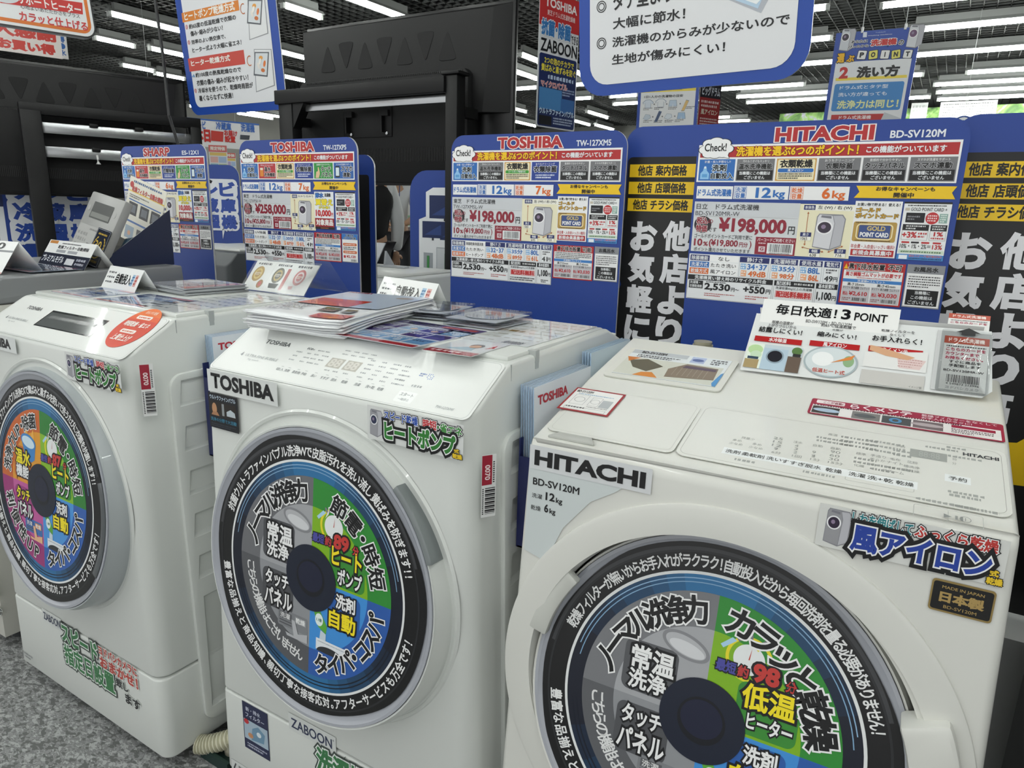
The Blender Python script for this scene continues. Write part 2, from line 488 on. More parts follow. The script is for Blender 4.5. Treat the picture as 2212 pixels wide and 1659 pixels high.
# ------------------------------------------------------------------ the tall blue price boards standing behind the machines
BLUE, WHITE, RED, YEL, ORG, NAVY, BLK, MAR = '1f3f8f', 'eceef0', 'b3282a', 'f0c619', 'dd6a22', '1f2a66', '101012', '8e1f33'
LBLUE = '2b6cb8'
def washer_pic(s, x, y, w, h, lay=3, body='d8d8dc', door='3a3140'):
    """small printed picture of a drum washing machine, lower left corner x, y"""
    P = lambda a, b: (x + a * w, y + b * h)
    s.polyl([P(.1, .04), P(.62, -.04), P(.95, .1), P(1, .85), P(.9, .97), P(.2, .98), P(.14, .9)], '8a8a90', lay)
    s.polyl([P(.12, .06), P(.62, 0), P(.68, .72), P(.6, .93), P(.22, .96), P(.17, .88)], body, lay + 1)
    s.polyl([P(.64, 0), P(.93, .12), P(.97, .84), P(.88, .94), P(.62, .93), P(.7, .72)], 'b9b9bf', lay + 1)
    s.polyl([P(.26, .88), P(.58, .85), P(.57, .92), P(.28, .94)], '7c7c84', lay + 2)
    m0 = s.m; s.m = lambda a, b: (a, b)
    cx, cy = P(.4, .6); s.ell((cx, cy), .25 * w, .19 * h, 'f2f2f4', lay + 2); s.ell((cx, cy), .2 * w, .155 * h, door, lay + 3); s.ell((cx - .03 * w, cy + .02 * h), .07 * w, .06 * h, '8b7a94', lay + 4)
    s.m = m0
def bottle_pic(s, x, y, w, h, lay, c='8fc4ec'):
    s.polyl([(x, y), (x + w, y), (x + w, y + .45 * h), (x + .7 * w, y + .68 * h), (x + .7 * w, y + .8 * h), (x + .3 * w, y + .8 * h), (x + .3 * w, y + .68 * h), (x, y + .45 * h)], c, lay)
    s.polyl([(x + .34 * w, y + .82 * h), (x + .66 * w, y + .82 * h), (x + .6 * w, y + h), (x + .4 * w, y + h)], 'dff0fb', lay)
    s.polyl([(x + .2 * w, y + .15 * h), (x + .8 * w, y + .15 * h), (x + .8 * w, y + .4 * h), (x + .2 * w, y + .4 * h)], '5d9fd6', lay + 1)
def cloud(s, x0, y0, x1, y1, c, lay, k=1.0):
    """puffy speech bubble with a tail, as one outline"""
    w, h = x1 - x0, y1 - y0; C0 = [(.2, .42, .2), (.3, .7, .2), (.5, .76, .22), (.72, .7, .2), (.82, .45, .19), (.7, .24, .18), (.48, .2, .18), (.28, .22, .17)]
    P = []
    for i in range(96):
        a = 2 * PI * i / 96; dx, dy = math.cos(a), math.sin(a); best = .2
        for cx, cy, r in C0:
            px_, py_ = cx - .5, cy - .47; t = px_ * dx + py_ * dy; q = t * t - (px_ * px_ + py_ * py_ - r * r)
            if q > 0: best = max(best, t + math.sqrt(q))
        if 300 < i * 3.75 < 322: best = max(best, .62 - abs(i * 3.75 - 311) * .018)
        P.append((x0 + (.5 + best * dx * k) * w, y0 + (.47 + best * dy * k) * h))
    s.polyl(P, c, lay)
MM = 0.001
def feature(s, i, kind, xw=80.0):
    x = 4.0 + 84.3 * i; y0, y1 = -77.0, -31.0; R = lambda a, b, c, l=2, r=0.0: s.rect((x + a, y0 + b), (x + xw - c[1] if False else a, b), c, l)
    B = lambda a, b, c, d, col, l=2, rad=0.0: s.rect((x + a, y0 + b), (x + c, y0 + d), col, l, rad * MM)
    T = lambda t, a, b, c, d, col, bold=.03, out=(), l=5, it=0.0: s.tx(t, (x + a, y0 + b), (x + c, y0 + d), col, bold, out, l, it)
    W = xw
    none = kind.startswith('x:')
    k = kind[2:] if none else kind
    top = {'soap': '計量・投入手間なし!!', 'warm': '汚れもニオイもスッキリ', 'bact': 'おうちクリーニング', 'touch': '直感的で分かりやすい', 'phone': 'スマホが洗濯をサポート', 'dry': ''}[k]
    if none:
        B(0, 0, W, 46, '77777a'); B(2, 2, W - 2, 22, '161616', 3)
        name = {'warm': '温水洗浄機能', 'bact': '衣類除菌', 'touch': 'タッチパネル', 'phone': 'スマホ連動'}[k]
        w = min(W - 8, 13.0 * len(name)); T(name, W / 2 - w / 2, 24, W / 2 + w / 2, 36.5, '111111', .035, [('b9b9bc', .05)])
        T(top, 12, 38.5, W - 12, 44, 'e6e6e6', .01); T('当機種にこの機能は', 7, 12.5, W - 7, 20, WHITE, .02); T('ございません', 18, 3.5, W - 18, 11, WHITE, .02)
        return
    if k == 'soap':
        B(0, 0, W, 46, LBLUE); bottle_pic(s, *s.m(x + 4, y0 + 3), 20 * MM, 28 * MM, 3); T(top, 12, 38, W - 10, 43.5, WHITE, .01)
        T('洗剤', 30, 20, 62, 35, '0c0c10', .035, [('dbe9f5', .07)]); T('自動投入', 28, 4, W - 2, 17, '0c0c10', .035, [('dbe9f5', .07)])
    elif k == 'warm':
        B(0, 0, W, 46, 'bb3038'); B(6, 6, 22, 26, 'e08a2c', 3, 2); B(7, 26, 21, 33, 'efe6d2', 3, 2); T(top, 10, 38, W - 10, 43.5, WHITE, .01)
        T('温水', 27, 21, 58, 36, '120c0c', .035, [('f0d8d8', .06)]); T('洗浄機能', 26, 5, W - 3, 18, '120c0c', .035, [('f0d8d8', .06)])
    elif k in ('dry',):
        B(0, 0, W, 46, 'd3a04a'); B(2.5, 2, W - 2.5, 44, 'f3e8c4', 3, 3); T('衣類乾燥', 7, 27, W - 7, 44, '120e08', .04, [('efe4be', .04)])
        hp = s.hp; B(4, 17.5, W - 4, 25.5, '3f9a35' if hp else LBLUE, 4, 3.5); T('ヒートポンプ乾燥方式' if hp else '風アイロン', 14 if hp else 24, 19, W - 14 if hp else W - 24, 24.5, WHITE, .015, l=6)
        s.fine((x + 6, y0 + 16.5), (x + W - 6, y0 + 3.5), '2a2a24', 3, 5, 7)
    elif k == 'bact':
        B(0, 0, W, 46, '243f92'); T(top, 12, 38, W - 12, 43.5, WHITE, .01); T('衣類除菌', 6, 20, W - 6, 36, '0b0c14', .04, [('dfe4f2', .06)])
        s.fine((x + 12, y0 + 16), (x + W - 12, y0 + 4), 'dfe6f5', 2, 4, 5)
    elif k == 'touch':
        B(0, 0, W, 46, '2f9440'); T(top, 12, 38, W - 10, 43.5, WHITE, .01)
        s.poly([(x + 6, y0 + 2), (x + 20, y0 + 2), (x + 25, y0 + 14), (x + 24, y0 + 22), (x + 20, y0 + 34), (x + 17, y0 + 33), (x + 17, y0 + 22), (x + 10, y0 + 20)], 'e8c49c', 3)
        T('タッチ', 30, 21, W - 8, 36, '0d120d', .035, [('e2f2e2', .06)]); T('パネル', 30, 4, W - 4, 19, '0d120d', .035, [('e2f2e2', .06)])
    elif k == 'phone':
        B(0, 0, W, 46, '2d63ad'); T(top, 10, 38, W - 8, 43.5, WHITE, .01); B(6, 4, 24, 36, '18181a', 3, 3); B(8, 8, 22, 32, 'dcecf2', 4, 1)
        T('スマホ', 30, 21, W - 3, 36, '0b0d14', .035, [('e2e8f2', .06)]); T('連動', 37, 4, W - 12, 18, '0b0d14', .035, [('e2e8f2', .06)])

def price_sign(sx, ys, sz, P, label):
    root = thing('price_board', (sx + 0.26, ys, sz - 0.5), label, 'price sign', group='blue price boards in the row')
    pl = Plane((sx, ys, sz))
    def new(dn): return Sheet(pl.shifted(dn=-dn)).ident(MM)
    # board
    b = Sheet(pl).ident(MM)
    x0, x1, zt, zb, r = -.0045, .520, .041, -.50, .040
    pts = [(x0, zb), (x1, zb)] + [(x1 - r + r * math.cos(math.radians(a)), zt - r + r * math.sin(math.radians(a))) for a in range(0, 91, 10)] + [(x0 + r - r * math.sin(math.radians(a)), zt - r + r * math.cos(math.radians(a))) for a in range(0, 91, 10)]
    b.slabl(pts, BLUE, 0.006, edge='e4e4e6')
    lw = P['logo']; b.tx(lw[0], (lw[1], 3), (lw[2], 32.5), RED, .045, [('f3e9e6', .05)], 5)
    b.tx(P['model'], (383, 5.5), (478, 20), 'e8ecf2', .025, (), 4)
    b.build('backing_board', root)
    # six-point chart
    s = new(.0012); s.hp = P['hp']
    s.slab((0, -80), (509, 0), 'f4f4f4', .0006)
    s.rect((4, -27), (505, -4.5), RED, 1)
    s.tx('洗濯機を選ぶ6つのポイント！', (84, -25.5), (330, -4.5), 'f6c812', .035, [('7e1414', .05)], 4)
    s.tx('この機能がついています', (344, -22), (484, -8.5), WHITE, .03, (), 4)
    m0 = s.m
    s.m = lambda a, b_: (a, b_)
    cloud(s, .0005, -.0295, .0765, .016, '202020', 4.4, 1.05); cloud(s, .0005, -.0295, .0765, .016, 'f6f6f6', 5, 1.0)
    s.m = m0
    s.tx('Check!', (13, -14), (62, 3), '1a1a1a', .02, (), 6)
    for i, k in enumerate(P['feat']): feature(s, i, k)
    s.build('feature_chart', root)
    # type and capacity tags
    s = new(.0011); s.slab((3, -116.5), (85, -89), 'f2f2f2'); s.tx('ドラム式洗濯機', (6, -111), (82, -95), LBLUE, .03); s.build('type_tag', root)
    for x, c, a, bb, t, nm in ((87, LBLUE, '洗濯', '容量', P['wash'], 'capacity_tag'), (206, ORG, '乾燥', '容量', P['dry'], 'capacity_tag')):
        s = new(.0011); s.slab((x, -116), (x + 117, -88), 'f2f2f2'); s.rect((x + 2, -115), (x + 28, -89.5), c, 1)
        s.rect((x + 3, -102), (x + 27, -90.3), 'f2f2f2', 2); s.rect((x + 3, -114.2), (x + 27, -102.7), 'f2f2f2', 2)
        s.tx(a, (x + 4, -101.5), (x + 26, -91), c, .02, (), 3); s.tx(bb, (x + 4, -113.7), (x + 26, -103.2), c, .02, (), 3)
        n = len(t); s.tx(t, (x + 82 - 17 * n, -113), (x + 81, -91), c, .035); s.tx('kg', (x + 85, -116), (x + 110, -96), c, .025)
        s.build(nm, root)
    s = new(.0011); s.slabl([(p * MM, q * MM) for p, q in ((333, -110), (512, -110), (505, -98), (512, -86), (335, -86), (342, -98))], YEL)
    s.tx('お得なキャンペーンも', (372, -96), (476, -87.5), '1d1608', .03); s.tx('開催中', (405, -108.5), (441, -98.5), '1d1608', .03); s.build('campaign_ribbon', root)
    # price card
    s = new(.0014); s.slab((1, -235), (231, -123), 'd6d9db'); s.rect((1, -153), (231, -123), 'cfd2d6', 1)
    s.tx(P['name'], (6, -140), (146, -127.5), '26262a', .012); s.tx(P['code'], (5, -153.5), (5 + P['codew'], -144), '3a3a40', .0)
    s.rect((3, -155.4), (229, -154.9), '9a9ca0', 2)
    m0 = s.m; s.ell((24, -174), .020, .019, '2a2024', 1.5); s.m = m0
    s.tx('税込', (9, -173), (35, -157.5), MAR, .04, [('e6dcdc', .05)]); s.tx('特価', (9, -191), (35, -175), MAR, .04, [('e6dcdc', .05)]); s.tx('の', (36, -171), (47, -162), MAR, .01); s.tx('です', (37, -190), (57, -180), '32262a', .01)
    s.tx(P['yen'], (61, -192.5), (208, -157), MAR, .04); s.tx('円', (212, -189), (226, -172), '26262a', .02)
    s.tx('ゴールドポイントカードご利用で更に', (7, -204.5), (138, -194.5), '2c2c30', .01)
    s.tx('10', (7, -222.5), (27, -206), MAR, .035); s.tx('%', (29, -222), (40, -212), MAR, .03); s.tx('(' + P['pt'], (42, -225), (108, -206), MAR, .03); s.tx('円分', (111, -221), (130, -210), MAR, .02); s.tx(')', (133, -225), (138, -206), MAR, .01)
    s.tx('ポイント還元させていただきます', (8, -234), (136, -225.5), '2c2c30', .01)
    s.rect((146, -234.5), (231, -196.5), MAR, 1); s.tx('バーコードご利用ください', (150, -206.5), (228, -198.5), 'f2e6e8', .015); s.rect((172, -232), (227, -209), 'eceff0', 2); s.bars((176, -228), (223, -211)); s.fine((178, -232), (221, -229), '444444', 1, 4, 2)
    s.rect((154, -229), (168, -217), 'd9c8cc', 2); s.tx('G', (157, -226), (165, -219), MAR, .03); s.fine((153, -212), (169, -208), 'f0e0e2', 1, 3, 4)
    s.build('price_card', root)
    s = new(.0012); s.slab((231, -234), (339, -124), 'efe9c8'); s.rect((238, -137), (338, -125.5), 'f4f2e6', 1)
    s.rect((239, -136), (262, -126), NAVY, 2); s.tx('本体色', (241, -134.5), (260, -127.5), WHITE, .015); s.tx(P['lr'], (267, -135), (333, -126.5), '2c2c2c', .015)
    washer_pic(s, .258, -.216, .066, .074, 3)
    for a, bq, c, d in ((249, -207, 249, -144), (247, -215, 285, -222), (300, -221, 322, -210)):
        dx, dy = c - a, d - bq; L = math.hypot(dx, dy); nx, ny = -dy / L * .6, dx / L * .6
        s.poly([(a + nx, bq + ny), (a - nx, bq - ny), (c - nx, d - ny), (c + nx, d + ny)], 'b0602a', 3)
        for (ex, ey, sg) in ((a, bq, -1), (c, d, 1)):
            s.poly([(ex + sg * dx / L * 4, ey + sg * dy / L * 4), (ex + nx * 4, ey + ny * 4), (ex - nx * 4, ey - ny * 4)], 'b0602a', 3)
    for (x, y, t, v) in ((240, -191, '高さ', P['dim'][0]), (262, -225, '幅', P['dim'][1]), (312, -223, '奥行き', P['dim'][2])):
        s.rect((x - 2, y - 1), (x + 20, y + 8), NAVY, 6); s.tx(t, (x + 3, y + .5), (x + 15, y + 7), WHITE, .015, (), 7); s.rect((x - 2, y - 9), (x + 20, y - 1), 'f7f5ea', 6); s.tx(v, (x + 0, y - 8), (x + 13, y - 2), '30302c', .015, (), 7)
    s.build('dimension_picture', root)
    # spec table
    s = new(.0011); s.slab((-1, -345), (327, -241), 'eef0f2')
    for i, (t, v, c) in enumerate((('除菌機能', P['spec'][0], NAVY), ('洗濯方式', P['spec'][1], LBLUE), ('乾燥方式', P['spec'][2], ORG))):
        y = -256 - 15 * i; s.rect((2, y), (47, y + 13), c, 1); s.tx(t, (5, y + 1.5), (44, y + 11.5), WHITE, .015); s.rect((48, y), (113, y + 13), 'fafafa', 1)
        w = min(58, 13 * len(v)); s.tx(v, (80 - w / 2, y + 2), (80 + w / 2, y + 11), '26262a', .012)
    for x, w, t, a, bq in ((116, 66, '静けさ', P['qa'], P['qb']), (184, 58, '洗濯時間', P['ta'], P['tb']), (244, 48, '使用水量', P['wa'], P['wb']), (294, 32, '電気代', '', P['el'])):
        s.rect((x, -254), (x + w - 1.5, -242), NAVY, 1); tw = min(w - 8, 11.5 * len(t)); s.tx(t, (x + w / 2 - tw / 2, -253), (x + w / 2 + tw / 2, -243), WHITE, .015); s.frame((x, -287), (x + w - 1.5, -254), '9aa0a8', .0006, 1)
        if a:
            s.rect((x + 3, -269.5), (x + 15, -257), '7fb0de', 1); s.fine((x + 4, -269), (x + 14, -258), 'f0f6fc', 2, 2, 3); s.tx(a, (x + 18, -269.5), (x + w - 5, -257), LBLUE, .025)
            s.rect((x + 5, -285), (x + 17, -272), 'eda878', 1); s.fine((x + 6, -284.5), (x + 16, -273), 'fdf3ec', 2, 2, 5); s.tx(bq, (x + 21, -285), (x + w - 6, -272.5), ORG, .03)
        else:
            s.fine((x + 5, -268), (x + w - 6, -257), '3a3a3e', 2, 2, 9); s.tx(bq, (x + 3, -284), (x + w - 12, -272), '26262a', .02); s.tx('円', (x + w - 11, -283.5), (x + w - 3, -274), '26262a', .015)
    for x, w, t in ((0, 193, '洗濯機買い替え時のリサイクル料金'), (196, 84, '配送料'), (283, 43, '基本設置料')):
        s.rect((x, -300), (x + w, -289), '17171a', 1); tw = min(w - 10, 10.2 * len(t)); s.tx(t, (x + (16 if w > 100 else 5), -299), (x + (16 if w > 100 else 5) + min(tw, 32 if w < 50 else 200), -290), WHITE, .02)
        if 50 < w < 100: s.fine((x + 42, -298), (x + w - 4, -291), 'cfcfcf', 1, 3, 4)
        s.frame((x, -344), (x + w, -300), '5a5a5e', .0006, 1)
    s.rect((4, -320), (37, -302), '17171a', 2); s.tx('洗濯機・', (6, -310), (30, -303), WHITE, .01, (), 4); s.tx('衣類乾燥機', (6, -318.5), (35, -311.5), WHITE, .01, (), 4)
    s.tx('2,530', (41, -324), (101, -306), '17171a', .04); s.tx('円〜', (103, -322), (121, -313), '17171a', .02); s.tx('+550', (130, -322), (178, -306), '17171a', .04); s.tx('円', (180, -321), (190, -311), '17171a', .025)
    s.fine((44, -305.5), (90, -301.5), '2a2a2e', 1, 3, 6); s.fine((140, -305), (168, -301.5), '2a2a2e', 1, 3, 8); s.fine((42, -328), (112, -337), 'b04040', 2, 2, 11, .5); s.fine((136, -327), (186, -337), 'b04040', 2, 2, 12, .5)
    s.tx('洗濯容量6kg以上の洗濯機', (200, -309), (276, -302), '2a2a2e', .005); s.rect((200, -326), (277, -311), 'd8a8a8', 1); s.tx('配送料無料', (202, -325.5), (275, -311.5), 'c22a2c', .05, [('f4e4e4', .04)]); s.fine((199, -330), (276, -341), '2a2a2e', 2, 2, 14)
    s.tx('1,100', (286, -326), (316, -307), '17171a', .04); s.tx('円', (317, -324), (325, -314), '17171a', .02); s.fine((296, -332), (318, -341), '2a2a2e', 2, 2, 15)
    s.build('spec_table', root)
    # drain notice
    s = new(.0013); s.slab((331, -326), (447, -239), 'b3282a'); s.rect((334, -323), (444, -256), 'f0f0f0', 1)
    t = P['drain']
    s.tx('真下排水設置', (342 if t else 342, -254), (410, -241.5), '140f0f', .03, [('f4e8e6', .05)]); s.tx('不可' if not t else '可能', (416, -254), (441, -241.5), '140f0f', .03, [('f4e8e6', .05)])
    if not t:
        s.poly([(333, -254), (341, -254), (337, -243)], 'f0b81a', 3); s.tx('高さ調整ゴムマットが必要です', (338, -268.5), (442, -259.5), 'c02a2c', .03); s.fine((338, -257), (400, -259.5), '303030', 1, 3, 6); s.fine((360, -270), (424, -273), 'c06060', 1, 3, 3)
    else: s.fine((337, -257), (441, -274), '3a3a3a', 4, 2, 21)
    s.rect((334, -281), (444, -274.5), '3f7fc4', 2); s.tx('洗濯機※ゴムマット', (362, -280.3), (414, -275.3), WHITE, .01)
    s.tx('高さ25mm', (344, -288.5), (376, -282), '2a2a2a', .015); s.tx('高さ45mm', (400, -288.5), (434, -282), '2a2a2a', .015)
    for x, p in ((335, '¥2,610'), (390, '¥3,030')):
        s.rect((x, -322), (x + 53, -289.5), 'c6c4c8', 2); s.tx('タツフト 高さ調整 ゴムマット', (x + 1, -295.5), (x + 52, -290), '2c2c2c', .008); s.tx(p, (x + 14, -310), (x + 49, -300), 'bb2e34', .03); s.tx('税込', (x + 2, -309), (x + 12, -301), 'bb2e34', .03); s.bars((x + 21, -320), (x + 49, -313), n=14, seed=int(x)); s.fine((x + 2, -313), (x + 18, -320), '8a4a4a', 2, 3, 4)
    s.build('drain_notice', root)
    # bath water notice
    s = new(.0013); s.slab((450, -324), (516, -238), '8b8d92'); s.rect((451.5, -322), (514.5, -255.5), 'f0f0f0', 1)
    if P['bath']:
        s.rect((451, -255), (515, -239), '2f74c0', 1); s.tx('お風呂水', (466, -247), (500, -240), '10121a', .03, [('d6e4f2', .05)]); s.tx('ポンプ別売', (458, -254.5), (508, -248), '10121a', .03, [('d6e4f2', .05)])
        for y in (-266, -289): s.rect((455, y - 8), (511, y), 'd0622a', 2, .003); s.fine((460, y - 6.5), (506, y - 1.5), 'f6e6da', 1, 3, 5)
        s.fine((455, -276), (510, -287), '3a3a3a', 2, 2, 5); s.tx('¥2,120', (468, -311), (506, -302), 'bb2e34', .03); s.rect((456, -311), (465, -303), 'bb2e34', 2, .002); s.bars((486, -321), (508, -314), n=12)
    else:
        s.tx('お風呂水', (462, -252), (505, -242), '1a1a1c', .03); s.fine((455, -259), (511, -284), '3c3c3e', 5, 2, 31, .5)
        s.rect((455, -319), (511, -288), '18181a', 2); s.tx('当機種に', (470, -297), (497, -290), WHITE, .015, (), 4); s.tx('この機能は', (464, -307), (502, -299.5), WHITE, .015, (), 4); s.tx('ございません', (460, -317), (506, -309.5), WHITE, .015, (), 4)
    s.build('bath_water_notice', root)
    # flyers
    s = new(.0014)
    if P['fly'] == 'gold':
        s.slab((338, -228), (424, -116), 'f2f2f2'); s.tx('お買い物で貯まる！使える！', (342, -126), (420, -119.5), '1c1c1c', .02)
        s.tx('ゴールド', (341, -138), (386, -129), 'c79a2c', .05, [('3a2a0c', .05)]); s.tx('ポイントカード', (341, -150), (420, -140), 'c79a2c', .05, [('3a2a0c', .05)])
        s.rect((340, -197), (420, -157), 'b8954a', 1, .004); s.frame((346, -193), (414, -161), 'f4e6b8', .0022, 2, .008); s.rect((351, -190), (409, -164), '3a4f86', 2, .002)
        s.tx('GOLD', (366, -175), (400, -165.5), 'cdb87a', .04, (), 4); s.tx('POINT CARD', (354, -187.5), (407, -178), 'f2f2f2', .045, (), 4); s.fine((344, -157.7), (366, -160.5), '2a2010', 1, 3, 4); s.fine((346, -193.6), (412, -196.4), '2a2010', 1, 3, 5)
        s.tx('年会費・入会金いっさい無料!', (340, -211), (421, -202.5), 'b8383a', .008); s.rect((341, -226), (421, -213), RED, 1); s.tx('新規会員募集中', (345, -224.5), (417, -214.5), WHITE, .025)
    else:
        s.slab((338, -228), (420, -116), 'eef2f6'); s.tx('節水', (342, -134), (378, -119), LBLUE, .05, [('10204a', .03)]); s.tx('洗濯機', (382, -131), (408, -120), '1c1c2c', .03)
        s.tx('買替え', (342, -157), (417, -137), 'f3df2a', .04, [('2a2a2a', .03)]); s.tx('がお得！', (356, -167), (404, -158.5), 'e6d62a', .04, [('2a4a2a', .03)]); s.tx('10,000', (342, -192), (408, -170), 'c4262a', .05); s.tx('円', (409, -190), (417, -178), 'c4262a', .03)
        s.rect((338, -221), (420, -195), '9c1f24', 1); s.tx('対象商品', (343, -217), (416, -198), 'f2f0ec', .04); s.rect((338, -228), (420, -221), '1e1210', 1); s.fine((362, -222.5), (396, -227), 'c06a40', 1, 3, 6)
    s.build('campaign_flyer', root)
    s = new(.0013); s.slab((427, -229), (509, -116), 'eef0f0'); s.rect((427, -119.5), (509, -116), '17171a', 1); s.fine((434, -121), (500, -125), '2c2c2c', 1, 2, 4); s.tx('GOLD POINT CARD +', (440, -133.5), (502, -127), '3a3a3a', .012); s.rect((430, -133), (438, -127.5), 'c9c0b0', 2)
    s.rect((433, -156), (466, -137), '17171c', 1, .001); s.fine((436, -142), (458, -152), '8a8a90', 2, 2, 7); s.ell((479, -147), .0115, .0115, 'c03034', 1); s.fine((471, -140), (487, -154), 'f4dada', 3, 2, 3); s.rect((491, -156), (505, -138), '8fb0a6', 1); s.fine((493, -139), (503, -155), 'e4eee8', 4, 2, 3)
    s.rect((430, -171), (476, -159.5), '17171a', 1); s.rect((479, -171), (507, -159.5), '17171a', 1); s.fine((436, -160.5), (470, -170), 'dcdcdc', 2, 2, 6); s.fine((482, -160.5), (504, -170), 'dcdcdc', 2, 2, 8); s.frame((430, -190), (476, -171), '8a8a8a', .0006, 1); s.frame((479, -190), (507, -171), '8a8a8a', .0006, 1)
    s.tx('+3%', (431, -186), (457, -174), 'bb2c30', .035); s.fine((459, -174), (474, -186), 'bb2c30', 2, 2, 3); s.tx('1%', (486, -181.5), (502, -173), 'bb2c30', .035); s.fine((482, -183), (505, -188), 'bb2c30', 1, 2, 3)
    for x, c in ((432, 'bb2c30'), (449, '2a2a2e'), (467, 'bb2c30'), (487, 'bb2c30')): s.rect((x, -196.5), (x + 14, -193), c, 1, .0008)
    s.tx('10%・1%・2%＝', (430, -206.5), (484, -198), '3a3a3a', .015); s.tx('13%', (487, -207), (504, -198), 'bb2c30', .03); s.rect((429, -216), (508, -209.5), 'cfe0cc', 1); s.fine((433, -210.5), (504, -215.5), '5a7a5a', 1, 2, 2)
    s.rect((427, -229), (509, -218), '3f86c8', 1); s.rect((431, -228), (446, -220), 'eef4f8', 2); s.tx('即日スピード発行受付中!!', (449, -223.5), (506, -219), 'b03a48', .015, [('f0e6ea', .02)]); s.fine((449, -224.6), (506, -228), '1c2c4c', 1, 2, 3)
    s.build('card_flyer', root)
    return root
FE_H = ['soap', 'x:warm', 'dry', 'x:bact', 'x:touch', 'x:phone']
FE_M = ['soap', 'x:warm', 'dry', 'bact', 'x:touch', 'x:phone']
FE_P = ['soap', 'warm', 'dry', 'bact', 'touch', 'phone']
price_sign(.6432, .8442, 1.3895, dict(logo=('HITACHI', 163, 354), model='BD-SV120M', hp=False, feat=FE_H, wash='12', dry='6', name='日立　ドラム式洗濯機', code='BD-SV120MR-W', codew=100, yen='¥198,000', pt='¥19,800', lr='左 (W) / 右 (W)', dim=('1065', '638', '716'),
    spec=('なし', 'たたき洗い', '風アイロン'), qa='34･37', qb='49dB', ta='35分', tb='98分', wa='88L', wb='86L', el='49', drain=False, bath=False, fly='gold'), 'blue price board behind the right-hand large machine, 198,000 yen and 6 kg drying')
price_sign(-.059, .8603, 1.3895, dict(logo=('TOSHIBA', 149, 344), model='TW-127XM5', hp=True, feat=FE_M, wash='12', dry='7', name='東芝　ドラム式洗濯機', code='TW-127XM5L-W', codew=100, yen='¥198,000', pt='¥19,800', lr='左 (W) / 右 (W)', dim=('1060', '645', '720'),
    spec=('除菌乾燥/除菌消臭', 'たたき洗い', 'ヒートポンプ'), qa='32･37', qb='48dB', ta='35分', tb='89分', wa='80L', wb='61L', el='41', drain=True, bath=False, fly='gold'), 'blue price board behind the middle machine, reading 198,000 yen and 7 kg drying')
price_sign(-.8818, .8012, 1.3895, dict(logo=('TOSHIBA', 149, 344), model='TW-127XP5', hp=True, feat=FE_P, wash='12', dry='7', name='東芝　ドラム式洗濯機', code='TW-127XP5R-W', codew=88, yen='¥258,000', pt='¥25,800', lr='左 (W･T) / 右 (W･T)', dim=('1060', '645', '720'),
    spec=('UV除菌', 'たたき洗い', 'ヒートポンプ'), qa='32･37', qb='48dB', ta='30分', tb='87分', wa='80L', wb='61L', el='41', drain=True, bath=True, fly='save'), 'blue price board reading 258,000 yen, behind the machine with the orange oval sticker')
price_sign(-1.628, .8372, 1.3895, dict(logo=('SHARP', 149, 310), model='ES-12X1', hp=True, feat=FE_P, wash='12', dry='6', name='シャープ　ドラム式洗濯機', code='ES-12X1-SL', codew=88, yen='¥228,000', pt='¥22,800', lr='左 (S･W) / 右 (S･W)', dim=('1115', '640', '729'),
    spec=('プラズマクラスター', 'たたき洗い', 'ヒートポンプ'), qa='30･38', qb='39dB', ta='35分', tb='129分', wa='77L', wb='49L', el='19', drain=False, bath=False, fly='save'), 'blue price board at the far left, half hidden behind a navy display box')
